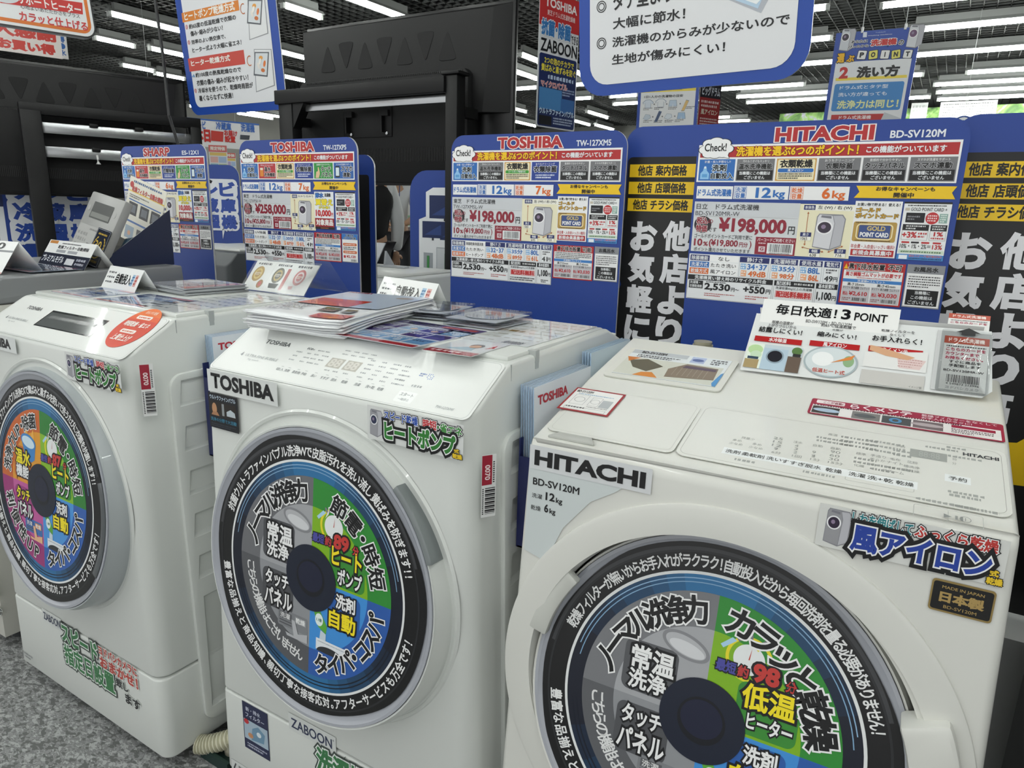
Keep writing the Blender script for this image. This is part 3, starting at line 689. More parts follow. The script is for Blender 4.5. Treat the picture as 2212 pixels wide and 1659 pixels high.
# ------------------------------------------------------------------ drum washing machines
SHELL = mat('d9dcd8', 0.28, coat=0.25)
SHELL3 = mat('dcdcd6', 0.30, coat=0.2)
GREYP = mat('8d9294', 0.35)
def boolean_cut(o, cutter):
    m = o.modifiers.new('cut', 'BOOLEAN'); m.operation = 'DIFFERENCE'; m.solver = 'EXACT'; m.object = cutter
    me = bpy.data.meshes.new_from_object(o.evaluated_get(bpy.context.evaluated_depsgraph_get()))
    o.modifiers.clear(); old = o.data; o.data = me; bpy.data.meshes.remove(old); bpy.data.objects.remove(cutter)
    for p in me.polygons: p.use_smooth = True
    try: me.set_sharp_from_angle(angle=math.radians(30))
    except Exception: pass
def shell_mesh(name, prof, W, parent, m, tap=0.0, ztop=0.93, zlow=0.04, rv=0.045, bev=0.007, yfront=0.012):
    """side profile (y, z) drawn out across the width, wider at the foot by tap on each side, front corners rounded"""
    bm = bmesh.new()
    A = [bm.verts.new((0, y, z)) for y, z in prof]; B = [bm.verts.new((W, y, z)) for y, z in prof]; n = len(prof)
    bm.faces.new(A); bm.faces.new(B[::-1])
    for i in range(n): bm.faces.new((A[i], B[i], B[(i + 1) % n], A[(i + 1) % n]))
    for v in bm.verts:
        t = max(0.0, min(1.0, (ztop - v.co.z) / (ztop - zlow))); v.co.x += (-tap if v.co.x < W / 2 else tap) * t
    bmesh.ops.recalc_face_normals(bm, faces=bm.faces[:])
    es = [e for e in bm.edges if all(v.co.y < yfront for v in e.verts) and abs(e.verts[0].co.z - e.verts[1].co.z) > 0.05 and (e.verts[0].co.x < W / 2) == (e.verts[1].co.x < W / 2)]
    rl, rr_ = rv if isinstance(rv, tuple) else (rv, rv)
    lft = [e for e in es if e.verts[0].co.x < W / 2]; rgt = [e for e in es if e.verts[0].co.x >= W / 2]
    bmesh.ops.bevel(bm, geom=lft, offset=rl, segments=7, affect='EDGES', profile=0.5, clamp_overlap=True)
    bmesh.ops.bevel(bm, geom=[e for e in rgt if e.is_valid], offset=rr_, segments=7, affect='EDGES', profile=0.5, clamp_overlap=True)
    es = [e for e in bm.edges if e.is_manifold and e.calc_face_angle(0) > math.radians(24)]
    bmesh.ops.bevel(bm, geom=es, offset=bev, segments=3, affect='EDGES', profile=0.5, clamp_overlap=True)
    me = bpy.data.meshes.new(name); bm.to_mesh(me); bm.free()
    o = link(name, me, m, parent)
    for p in me.polygons: p.use_smooth = True
    try: me.set_sharp_from_angle(angle=math.radians(40))
    except Exception: pass
    return o
def local_plane(root, o, ex=(1, 0, 0), ez=(0, 0, 1)):
    M = world_of(root); R3 = M.to_3x3()
    return Flat(M @ Vector(o), R3 @ Vector(ex), R3 @ Vector(ez))

def feet(root, W, h):
    for x in (.05, W - .05):
        for y in (.05, .52):
            b = MB(); b.tube([(x, y, 0), (x, y, h)], .022, 12); b.build('foot', mat('3a3c3e', .6), root)
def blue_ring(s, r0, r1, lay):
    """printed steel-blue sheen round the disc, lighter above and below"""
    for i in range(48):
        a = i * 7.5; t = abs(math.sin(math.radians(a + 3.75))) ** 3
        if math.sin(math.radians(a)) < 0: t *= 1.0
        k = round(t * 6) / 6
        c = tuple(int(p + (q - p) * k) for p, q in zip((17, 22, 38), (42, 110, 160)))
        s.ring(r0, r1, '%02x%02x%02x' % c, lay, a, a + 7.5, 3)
DR = .207      # radius of the white ring on the printed disc
def door_print(pl, kind, seed):
    s = Sheet(pl, dz=.00022, rough=.32).ident(DR)
    rnd = random.Random(seed); N = 96
    w = [1.185 + .012 * math.sin(3 * 2 * PI * i / N + seed) + .008 * math.sin(7 * 2 * PI * i / N) for i in range(N)]
    s.slabl([(w[i] * DR * math.cos(2 * PI * i / N), w[i] * DR * math.sin(2 * PI * i / N)) for i in range(N)], '0f0f11', .0006)
    s.m = lambda x, y: (x * DR, y * DR)
    R = lambda a, b, c, l=1, a0=0, a1=360: s.ring(a * DR, b * DR, c, l, a0, a1, 128 if a1 - a0 > 300 else 40)
    R(1.135, 1.16, '3c3d40', 1, 20, 170); R(1.12, 1.135, '26272a', 1)
    R(.975, .995, 'e4e6e6', 2); 
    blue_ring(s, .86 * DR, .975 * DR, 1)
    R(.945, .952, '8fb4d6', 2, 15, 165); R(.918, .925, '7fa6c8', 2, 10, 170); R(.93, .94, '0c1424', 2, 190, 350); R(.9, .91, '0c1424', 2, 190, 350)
    grey = kind != 'B'
    q = {'A': (('6b6c70', '4f5054'), ('2f8a34', '7fb21e'), ('2a5aa8', '3f8fd8'), ('55565a', '8e9094')), 'C': (('77787c', 'a5a6aa'), ('2f8a34', '7fb21e'), ('2a5aa8', '3f8fd8'), ('5c5d61', '8e9094')),
         'B': (('c9642a', 'e09a2a'), ('2f7f34', '86b82a'), ('2f5fae', '4a96dc'), ('9c2f74', 'c25a9c'))}[kind]
    if kind == 'A': q = (('6b6c70', 'a2a3a7'),) + q[1:]
    for k, a0 in enumerate((90, 0, 270, 180)):
        R(.62, .86, q[k][0], 2, a0, a0 + 90); R(.0, .62, q[k][1], 2, a0, a0 + 90)
    if grey: R(.62, .86, q[3][0], 2.2, 180, 270)
    KO = [('f2f2f2', .055)]
    T = lambda t, a, b, c, bold=.04, out=(), l=6, it=0.0: s.tx(t, a, b, c, bold, out, l, it)
    # words round the edge
    top = {'A': '抗菌ウルトラファインバブル洗浄Wで皮脂汚れを洗い流し黄ばみを防ぎます!!', 'B': '抗菌ウルトラファインバブル洗浄EXで黄ばみと黒ずみを防いで洗うたびに衣類を抗菌します!!', 'C': '乾燥フィルターが無いからお手入れがラクラク！自動投入だから毎回洗剤を量る必要がありません！'}[kind]
    s.arc(top, 1.065 * DR, 161, 16, .098 * DR, 'ececec', .024, (), 3, .82 if kind == 'A' else .72)
    s.arc('豊富な品揃えと商品知識、親切丁寧な接客応対。アフターサービスも万全です！', 1.065 * DR, 188, 350, .098 * DR, 'ececec', .024, (), 3, .86, True)
    if grey:
        s.arc('ノーマル洗浄力', .735 * DR, 170, 96, .2 * DR, '101012', .032, KO, 6, .95)
        s.arc('こちらの機能はございません', .735 * DR, 184, 264, .115 * DR, 'e6e6e6', .02, (), 4, .95, True)
    else:
        s.arc('洗浄力UP・除菌', .735 * DR, 174, 96, .168 * DR, '101012', .026, KO, 6, .92)
        s.arc('利便性UP', .735 * DR, 192, 264, .19 * DR, '101012', .028, KO, 6, .95, True)
    if kind == 'C': s.arc('カラッと乾燥', .735 * DR, 84, 8, .21 * DR, '101012', .032, KO, 6, 1.0)
    else: s.arc('節電・時短', .735 * DR, 74, 9, .18 * DR, '101012', .026, KO, 6, 1.0)
    s.arc('タイパ・コスパ', .735 * DR, 276, 352, .19 * DR, '101012', .032, KO, 6, .95, True)
    BK = [('131316', .10)]
    box = {'A': '4d4e52', 'C': '56575b', 'B': 'c26a28'}[kind]; box2 = {'A': '4a4b4f', 'C': '505155', 'B': '9c3c7c'}[kind]
    a0, b0 = ('常温', '洗浄') if grey else ('温水', '機能')
    s.rect((-.58, .04), (-.2, .4), box, 3, .012); T(a0, (-.53, .2), (-.22, .37), 'f2e02a' if not grey else 'f0f0f0', .03, BK); T(b0, (-.53, .06), (-.26, .2), 'f0f0f0', .03, BK)
    s.rect((-.58, -.4), (-.2, -.05), box2, 3, .012); T('タッチ', (-.54, -.2), (-.25, -.06), 'f2e02a' if not grey else 'f0f0f0', .03, BK); T('パネル', (-.55, -.38), (-.21, -.22), 'f0f0f0', .03, BK)
    s.rect((.2, .02), (.585, .36), '3a8a34', 3, .012)
    if kind == 'C': T('低温', (.23, .19), (.56, .36), 'f5e020', .03, BK); T('ヒーター', (.28, .06), (.56, .17), 'f2f2f2', .03, BK)
    else: T('ヒート', (.23, .19), (.55, .35), 'f5e020', .03, BK); T('ポンプ', (.3, .04), (.56, .18), 'f2f2f2', .03, BK)
    s.rect((.2, -.36), (.55, -.03), '2a5ca8', 3, .012); T('洗剤', (.29, -.17), (.5, -.04), 'f2f2f2', .03, BK); T('自動', (.22, -.35), (.51, -.19), 'f5e020', .03, BK)
    # stopwatch and minutes
    s.ring(.128 * DR, .15 * DR, 'e6d82a', 3, 20, 330, 40, (.24, .5)); s.ell((.24, .5), .1 * DR, .1 * DR, 'e9ecec', 4)
    for k in range(3): a = math.radians(60 + 32 * k); s.ell((.24 + .15 * math.cos(a), .5 + .15 * math.sin(a)), .012 * DR, .026 * DR, '7a7c80', 4, a - PI / 2, 12)
    s.poly([(.236, .5), (.244, .5), (.25, .58)], 'c03a2a', 5); s.poly([(.07, .53), (.15, .6), (.12, .615), (.05, .55)], 'a8d0e8', 3)
    s.poly([(.24, .6), (.31, .64), (.29, .57)], 'e6d82a', 4)
    m_ = {'A': '89', 'B': '87', 'C': '98'}[kind]
    dx_, dy_ = (0, 0) if kind == 'C' else (-.03, -.045)
    T('最短', (.04 + dx_, .375 + dy_), (.17 + dx_, .455 + dy_), '4a4a9c', .035, BK); T('約', (.18 + dx_, .375 + dy_), (.25 + dx_, .455 + dy_), 'b83a3a', .035, BK); T(m_, (.275 + dx_, .375 + dy_), (.44 + dx_, .5 + dy_), 'c23a34', .05, BK); T('分', (.48 + dx_, .375 + dy_), (.545 + dx_, .45 + dy_), 'c23a34', .035, BK)
    # basin, panel with a hand, detergent
    if grey:
        s.ell((-.17, .46), .17 * DR, .085 * DR, '86878b', 3, -.25); s.ell((-.17, .46), .145 * DR, .065 * DR, 'b4b5b9', 4, -.25); s.ell((-.16, .445), .125 * DR, .045 * DR, 'd2d3d6', 5, -.2)
    else:
        s.poly([(-.4, .5), (-.1, .47), (-.13, .3), (-.2, .26), (-.32, .29)], '3f86c8', 3); s.ell((-.25, .48), .155 * DR, .08 * DR, '3f86c8', 4, -.15); s.ell((-.25, .475), .13 * DR, .06 * DR, 'cfe6f4', 5, -.15); s.poly([(-.34, .5), (-.28, .66), (-.24, .5)], 'efb04a', 3); s.poly([(-.22, .5), (-.14, .64), (-.12, .49)], 'efb04a', 3)
    pc = ('7e8084', '96989c', 'b4b5b9') if grey else ('3f6fb0', 'd88a3c', 'e8b48c')
    s.rect((-.38, -.53), (-.02, -.38), pc[0], 3, .004); s.rect((-.36, -.46), (-.21, -.4), '5c5d61' if grey else '2a4f94', 4); s.tx('洗濯', (-.35, -.455), (-.23, -.405), 'dcdcdc', .02, (), 5); s.rect((-.17, -.46), (-.04, -.4), pc[1], 4); s.tx('乾燥', (-.16, -.455), (-.05, -.405), 'f0f0f0', .02, (), 5)
    for y in (-.485, -.51): s.rect((-.36, y), (-.21, y + .012), '55565a', 4)
    s.poly([(-.21, -.44), (-.17, -.44), (-.13, -.55), (-.02, -.52), (-.02, -.6), (-.26, -.6), (-.28, -.57), (-.18, -.58)], pc[2], 6)
    s.poly([(.03, -.24), (.09, -.22), (.2, -.37), (.19, -.44), (.1, -.4)], '5aa83a', 3); s.ell((.11, -.335), .045 * DR, .055 * DR, 'e6f2ec', 4); s.tx('1.1倍', (.08, -.35), (.14, -.32), '2a6a5a', .03, (), 5)
    s.rect((.08, -.6), (.42, -.5), 'e6eaee', 3); s.poly([(.42, -.6), (.42, -.5), (.5, -.55)], 'd8dce0', 3); s.ell((.24, -.61), .15 * DR, .06 * DR, '2a2c30', 4, 0, 24, 0, PI); s.fine((.1, -.515), (.4, -.53), 'a8b0b8', 1, 4, 3); s.poly([(.12, -.5), (.19, -.5), (.19, -.44), (.13, -.42)], 'c8d6e0', 4)
    # hub
    s.m = lambda x, y: (x * DR, y * DR)
    s.ell((0, 0), .285 * DR, .285 * DR, '141b2e', 7, 0, 64); s.ell((0, 0), .16 * DR, .16 * DR, '0c0f18', 7.6, 0, 48); s.ell((0, .012), .14 * DR, .13 * DR, '161a33', 8.2, 0, 48)
    return s

def add_door(root, c, tilt, kind, outer, seed, rim, sh=SHELL, hmin=-.075):
    """c = centre of the print in the machine's own frame"""
    pl = local_plane(root, c, (1, 0, 0), (0, math.sin(tilt), math.cos(tilt)))
    M = world_of(root).inverted() @ pl.matrix()
    d = bpy.data.objects.new('door', None); COL.objects.link(d); d.parent = root; d.matrix_basis = M
    I = Matrix.Identity(4)
    b = MB(); b.lathe([(rim, -.012), (rim, .0005), (rim + .003, .0015), (outer - .006, -.004), (outer, -.014), (outer + .004, hmin)], I); b.build('door_ring', sh, d)
    b = MB(); b.lathe([(.225, -.002), (rim - .012, -.0012), (rim - .006, .003), (rim - .001, .003), (rim, -.01)], I); b.build('door_rim', mat('a5a8b0', .18, coat=.6), d)
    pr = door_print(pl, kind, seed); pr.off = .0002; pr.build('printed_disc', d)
    return d, pl, M

def toshiba(name, loc, rz, kind, label, sheets):
    root = thing(name, loc, label, 'washing machine', rz, 'drum washing machines in the front row')
    c = sheets['door']
    W, ZT, ZB, YB, SE = .6, .93, 1.0, .115, .232
    cab = shell_mesh('cabinet', [(-.004, SE + .0015), (0, ZT), (YB, ZB), (.50, 1.006), (.585, .972), (.605, .955), (.61, .5), (.61, SE + .0015)], W, root, SHELL, .0275, rv=(.016, .036))
    cut = MB(); pl0 = Matrix.Translation((c[0], -.05, c[2])) @ Matrix.Rotation(PI / 2 - .088, 4, 'X')
    cut.lathe([(0, -.12), (.287, -.12), (.300, .0), (.312, .05), (0, .05)], Matrix.Translation((c[0], -.052, c[2])) @ Matrix.Rotation(PI / 2 - .088, 4, 'X') @ Matrix.Translation((0, 0, .0)), 96)
    b = MB(); b.lathe([(.293, -.002), (.289, .002), (.284, .0005), (.28, -.012)], Matrix.Translation((c[0], -.0035, c[2])) @ Matrix.Rotation(PI / 2, 4, 'X'), 96)
    cut.bm.free()
    b.build('door_surround', SHELL, root)
    low = shell_mesh('kick_panel', [(-.005, .035), (-.004, SE - .0015), (.61, SE - .0015), (.61, .035)], W, root, SHELL, .0275 * .12, ztop=SE, zlow=.04, bev=.004, rv=(.016, .026))
    for v in low.data.vertices: v.co.x += (-.0225 if v.co.x < W / 2 else .0225)
    feet(root, W, .04)
    # side panel with pressed ribs
    for sg in (0, 1):
        o = MB(); P = rrect(.088, .075, .60, .888, .03); P = [(y, z + (.02 * (y - .09) if z > .6 else 0)) for y, z in P]
        M = Matrix(((1 if sg else -1, 0, 0, W - .002 if sg else .002), (0, 1, 0, 0), (0, 0, 1, 0), (0, 0, 0, 1)))
        Sk = Matrix.Identity(4); Sk[0][2] = -.0309; Sk[0][3] = .0287
        o.prism(P, 0, .011, 'x', M @ Sk); p_ = o.build('side_panel', SHELL, root, bevel=.003)
        if sg:
            cc = MB(); MS = M @ Sk
            for k in range(6):
                z1 = .872 - .098 * k; q = [(.115, z1), (.58, z1 + .012), (.58, z1 - .036), (.108, z1 - .05)] if k < 5 else [(.115, z1), (.58, z1 + .012), (.58, .12), (.108, .11)]
                cy, cz = sum(a[0] for a in q) / 4, sum(a[1] for a in q) / 4
                gr = lambda d: [(y + (d if y > cy else -d), z + (d if z > cz else -d)) for y, z in q]
                for d0, x0_, d1, x1_ in ((-.006, .0015, .004, .0125), (.004, .0125, .004, .03)):
                    A_ = [cc.bm.verts.new(MS @ Vector((x0_, y, z))) for y, z in gr(d0)]; B_ = [cc.bm.verts.new(MS @ Vector((x1_, y, z))) for y, z in gr(d1)]
                    if d0 < 0: cc.bm.faces.new(A_[::-1]); prev = B_
                    else:
                        for v_ in A_: cc.bm.verts.remove(v_)
                        A_ = prev; cc.bm.faces.new(B_)
                    for n_ in range(4): cc.bm.faces.new((A_[n_], A_[(n_ + 1) % 4], B_[(n_ + 1) % 4], B_[n_]))
            cco = cc.build('cutter', SHELL, root); boolean_cut(p_, cco)
    b = MB(); b.box((W - .001, .118, .893), (W + .0006, .1195, .998)); b.build('side_seam', mat('9fa3a2', .5), root, smooth=False)
    b = MB(); b.box((W - .014, .195, .988), (W + .001, .208, 1.0089)); b.box((W - .001, .196, .978), (W + .0012, .207, .99)); b.build('hinge_notch', mat('b2b6b4', .4), root, smooth=False)
    b = MB(); b.box((.012, .128, .998), (W - .012, .50, 1.0085)); b.build('top_cover', SHELL, root, bevel=.004)
    b = MB(); b.tube([(W - .03, .57, .945), (W - .03, .57, .985)], .016, 12); b.build('water_inlet', mat('d4d6d2', .4), root)
    add = add_door(root, c, .088, kind, .275, 2 if kind == 'A' else 5, .2655, SHELL if kind == 'A' else mat('b2b8ba', .3, coat=.3), -.06)
    d, pl, M = add
    b = MB()
    pts = [(math.radians(49 - 28 * i / 15)) for i in range(16)]
    if kind == 'A':
        b.prism([(.266 * math.cos(a), .266 * math.sin(a)) for a in pts] + [(.2775 * math.cos(a), .2775 * math.sin(a)) for a in pts[::-1]], -.03, .004, 'z')
        b.build('door_handle', mat('7d8384', .3, coat=.3), d, bevel=.002)
    if kind == 'B':
        b = MB(); pts = [math.radians(17 - 50 * i / 15) for i in range(16)]
        b.prism([(.242 * math.cos(a), .242 * math.sin(a)) for a in pts] + [(.258 * math.cos(a), .258 * math.sin(a)) for a in pts[::-1]], -.006, .0045, 'z')
        b.build('door_grip', mat('55595c', .3, coat=.3), d, bevel=.002)
    front = local_plane(root, (0, -.0046, 0)); panel = local_plane(root, (0, 0, ZT), (1, 0, 0), (0, YB, ZB - ZT)); side = local_plane(root, (W + .0005, 0, 0), (0, 1, 0), (-.0309, 0, 1))
    return root, front.shifted(dn=-.0008), panel.shifted(dn=-.0012), side

# ---- shared stickers
def heat_pump_sticker(s, a, b):
    """a = lower left corner, b = upper right, in the sheet's own coordinates"""
    (x0, y0), (x1, y1) = a, b; W, H = x1 - x0, y1 - y0; s.m = lambda x, y: (x0 + x * W, y0 + y * H)
    s.slabl(rrect(x0, y0, x1, y1), 'd9dbd9', .0002)
    washer_pic(s, x0 + .01 * W, y0 + .12 * H, .16 * W, .8 * H, 1, '9a9aa0', '2c3350')
    O = [('f4f4f4', .055), ('111113', .2)]; O2 = [('f4f4f4', .06), ('111113', .13)]
    s.tx('スピード乾燥', (.19, .68), (.55, .95), '2a4fa8', .035, O2, 6); s.tx('で', (.555, .68), (.585, .8), '222', .03, (), 6) if False else None
    s.tx('時短', (.6, .68), (.74, .95), 'c03036', .035, O2, 6); s.tx('・', (.745, .74), (.765, .84), '2f7a34', .05, O, 6); s.tx('省エネ', (.775, .66), (.99, .93), '3c8a3a', .035, O2, 6)
    s.tx('ヒートポンプ', (.19, .09), (.93, .66), '2f7a30', .055, O, 7); s.tx('式', (.915, .19), (.965, .3), 'e6c22a', .05, [('1a1608', .1)], 9); s.tx('乾燥', (.9, .03), (.995, .17), 'e6c22a', .05, [('1a1608', .1)], 9)
def barcode_sticker(s, a, b, num):
    (x0, y0), (x1, y1) = a, b; W, H = x1 - x0, y1 - y0; s.m = lambda x, y: (x0 + x * W, y0 + y * H)
    s.slabl(rrect(x0, y0, x1, y1), 'e2e3e2', .0002); s.rect((.02, .52), (.72, .99), '9c1f34', 1); s.tx('0070', (.22, .60), (.58, .84), 'f0dcdc', .03, (), 3, 0, True)
    for i in range(20):
        yy = .05 + .43 * i / 20; s.rect((.25, yy), (.95, yy + .006 + .008 * ((i * 7) % 3)), '1a1a1c', 1)
    s.fine((.04, .04), (.16, .48), '2a2a2c', 1, 1, 3) if False else None
    for i in range(13): s.rect((.06, .05 + .033 * i), (.16, .07 + .033 * i), '3a3a3c', 1)
    for i in range(10): s.rect((.78, .55 + .035 * i), (.9, .57 + .035 * i), '3a3a3c', 1)

# ---- middle machine
DR = .2104
ROOT2, F2, P2, S2 = toshiba('washing_machine', (0, 0, 0), .0073, 'A', 'white drum washing machine in the middle, grey and green disc, brochures on its panel', dict(door=(.299, -.036, .6046)))
def on(root, pl, crop, name, fn, rough=.35):
    s = Sheet(pl, rough=rough); 
    if crop: s.crop(*crop)
    fn(s); return s.build(name, root)
C4, C5, C6 = (430, 600, 3.072), (440, 880, 3.253), (440, 1200, 3.253)
def bx(s, crop, a, b):
    m0 = s.m; s.crop(*crop); r = s.rbox(a, b); s.m = m0; return (r[0], r[1]), (r[2], r[3])
def f(s):
    u_, v_ = s.pl.at(430 + 62 / 3.072, 600 + 748 / 3.072), s.pl.at(430 + 515 / 3.072, 600 + 700 / 3.072); s.slabl(rrect(max(u_[0], .008), u_[1], v_[0], v_[1]), 'd9dcda', .0002)
    a = s.pl.at(430 + 84 / 3.072, 600 + 727 / 3.072); b_ = s.pl.at(430 + 490 / 3.072, 600 + 715 / 3.072)
    s.m = lambda x, y: (x, y); s.tx('TOSHIBA', a, b_, '121214', .04)
on(ROOT2, F2, C4, 'brand_sticker', f)
def f(s):
    a = s.pl.at(430 + 76 / 3.072, 600 + 985 / 3.072); b_ = s.pl.at(430 + 250 / 3.072, 600 + 800 / 3.072)
    s.m = lambda x, y: (a[0] + x * (b_[0] - a[0]), a[1] + y * (b_[1] - a[1])); s.slabl(rrect(a[0], a[1], b_[0], b_[1]), '15161c', .0002)
    s.tx('ウルトラファインバブル', (.06, .82), (.95, .95), 'c8d8e6', .03); s.rect((.06, .36), (.94, .76), '241d18', 1); s.ell((.2, .56), .007, .011, 'b98a64', 2); s.poly([(.08, .37), (.36, .37), (.3, .47), (.14, .47)], 'a87a58', 2); s.rect((.46, .4), (.54, .74), '8f9496', 2, .001); s.poly([(.62, .42), (.92, .42), (.9, .55), (.76, .62), (.62, .54)], 'b9c4ca', 2)
    s.tx('洗浄の分野で大活躍!', (.05, .2), (.95, .31), '3f7f9a', .02); s.fine((.06, .15), (.9, .04), '39404a', 2, 2, 3)
on(ROOT2, F2, C4, 'bubble_sticker', f)
def px(pl, crop, x, y): return pl.at(crop[0] + x / crop[2], crop[1] + y / crop[2])
on(ROOT2, F2.shifted(dn=-.0026), None, 'heat_pump_sticker', lambda s: heat_pump_sticker(s, px(F2, C4, 1128, 1060), px(F2, C4, 1762, 975)))
def f(s):
    a, b_ = px(F2, C6, 600, 1195), px(F2, C6, 995, 1310)
    s.slabl(rrect(a[0], a[1], b_[0], b_[1] if b_[1] > a[1] else a[1] + .04), 'd3d7d5', .0002)
def zaboon_badge(s, a, h, w):
    s.slabl(rrect(a[0], a[1], a[0] + w, a[1] + h), 'd6d9d7', .0002); m0 = s.m; s.m = lambda x, y: (a[0] + x, a[1] + y)
    s.tx('ZABOON', (w * .06, h * .2), (w * .92, h * .78), '2a3252', .012); s.ring(.001, .0016, '2a3252', 2, 0, 360, 16, (w * .95, h * .75)); s.m = m0
on(ROOT2, F2, None, 'name_badge', lambda s: zaboon_badge(s, px(F2, C6, 600, 1215), .038, .128))
def f(s):
    a = px(F2, C6, 305, 1350); b_ = px(F2, C6, 436, 1110); x0, y0, x1, y1 = a[0] - .006, a[1], b_[0] + .004, b_[1]
    s.m = lambda x, y: (x0 + x * (x1 - x0), y0 + y * (y1 - y0)); s.slabl(rrect(x0, y0, x1, y1), '23284a', .0002)
    s.tx('新・排水', (.14, .83), (.72, .92), 'c9cede', .02); s.tx('フィルター', (.12, .7), (.86, .8), 'c9cede', .02); s.rect((.03, .22), (.97, .64), 'a9bccb', 1); s.poly([(.3, .24), (.8, .3), (.86, .5), (.6, .6), (.36, .5)], '6f93ad', 2); s.ell((.62, .44), .007, .006, 'dfe9ee', 3); s.ell((.28, .33), .008, .006, 'c98f66', 3); s.ell((.14, .6), .0075, .006, 'c2333a', 4); s.fine((.12, .16), (.9, .05), 'b9bdd0', 2, 2, 5)
on(ROOT2, F2, None, 'drain_filter_sticker', f)
def f(s):
    a = px(F2, C6, 195, 1470); s.m = lambda x, y: (a[0] + x * .09, a[1] - .012 + y * .03)
    s.slabl(rrect(a[0], a[1] - .012, a[0] + .09, a[1] + .018), 'd9dcda', .0002); s.frame((0, 0), (1, 1), '8f9492', .0005, 1, .004); s.poly([(.08, .3), (.16, .8), (.2, .75), (.12, .25)], '4a4c4e', 2); s.fine((.28, .8), (.95, .2), '6a6c6e', 2, 2, 4)
on(ROOT2, F2, None, 'wheel_note', f)
def install_sticker(s, a, w, first='スピード', second='指定日設置'):
    s.m = lambda x, y: (a[0] + x * w, a[1] + y * w)
    O = [('eef2ee', .05), ('3f4a44', .12)]
    s.tx(first, (.02, .2), (.5, .36), '3a7a4a', .045, O, 6); s.tx(second, (.02, .02), (.68, .19), '3a7a4a', .035, O, 7); s.tx('ヨドバシカメラに', (.52, .29), (.98, .36), 'b8483e', .05, [('f4eeea', .05)], 6); s.tx('おまかせ！', (.52, .19), (.98, .28), 'b8483e', .05, [('f4eeea', .05)], 7); s.tx('致し', (.7, .11), (.85, .18), '2e3030', .05, [('e6eae6', .05)], 6); s.tx('ます', (.8, .02), (.98, .1), '2e3030', .05, [('e6eae6', .05)], 6)
on(ROOT2, F2, None, 'delivery_sticker', lambda s: install_sticker(s, (px(F2, C6, 790, 1490)[0] - .004, px(F2, C6, 790, 1490)[1] - .075), .36, '洗濯機の', 'お届け設置'))
def f(s):
    a, b_ = px(S2, C5, 1985, 760), px(S2, C5, 2030, 320); xm = (a[0] + b_[0]) / 2; barcode_sticker(s, (xm - .0145, a[1]), (xm + .0145, b_[1]), '')
on(ROOT2, F2.shifted(dx=0), None, 'spare', lambda s: None) if False else None
def side_barcode(root, front, crop, lo, hi, dx=0.0):
    """sits on the rounded corner: plane turned half way to the side"""
    M = world_of(root); o = M @ Vector((.6 + dx, .0, 0)); a0 = math.atan2(M[1][0], M[0][0])
    pl = Plane((o.x, o.y, 0), a0 + math.radians(58)); n = pl.n
    # slide the plane out until it touches the corner
    best = None
    for v in root.children[0].data.vertices:
        w = M @ v.co
        if .55 < w.z < .9 and v.co.x > .3 and v.co.y < .1:
            q = (w - pl.o).dot(n)
            if best is None or q < best: best = q
    pl = pl.shifted(dn=best - .0008) if best is not None else pl
    a, b_ = px(pl, crop, *lo), px(pl, crop, *hi); xm = (a[0] + b_[0]) / 2
    s = Sheet(pl); barcode_sticker(s, (xm - .012, a[1]), (xm + .012, b_[1]), ''); s.build('barcode_sticker', root)
side_barcode(ROOT2, F2, C5, (1990, 770), (2015, 330))
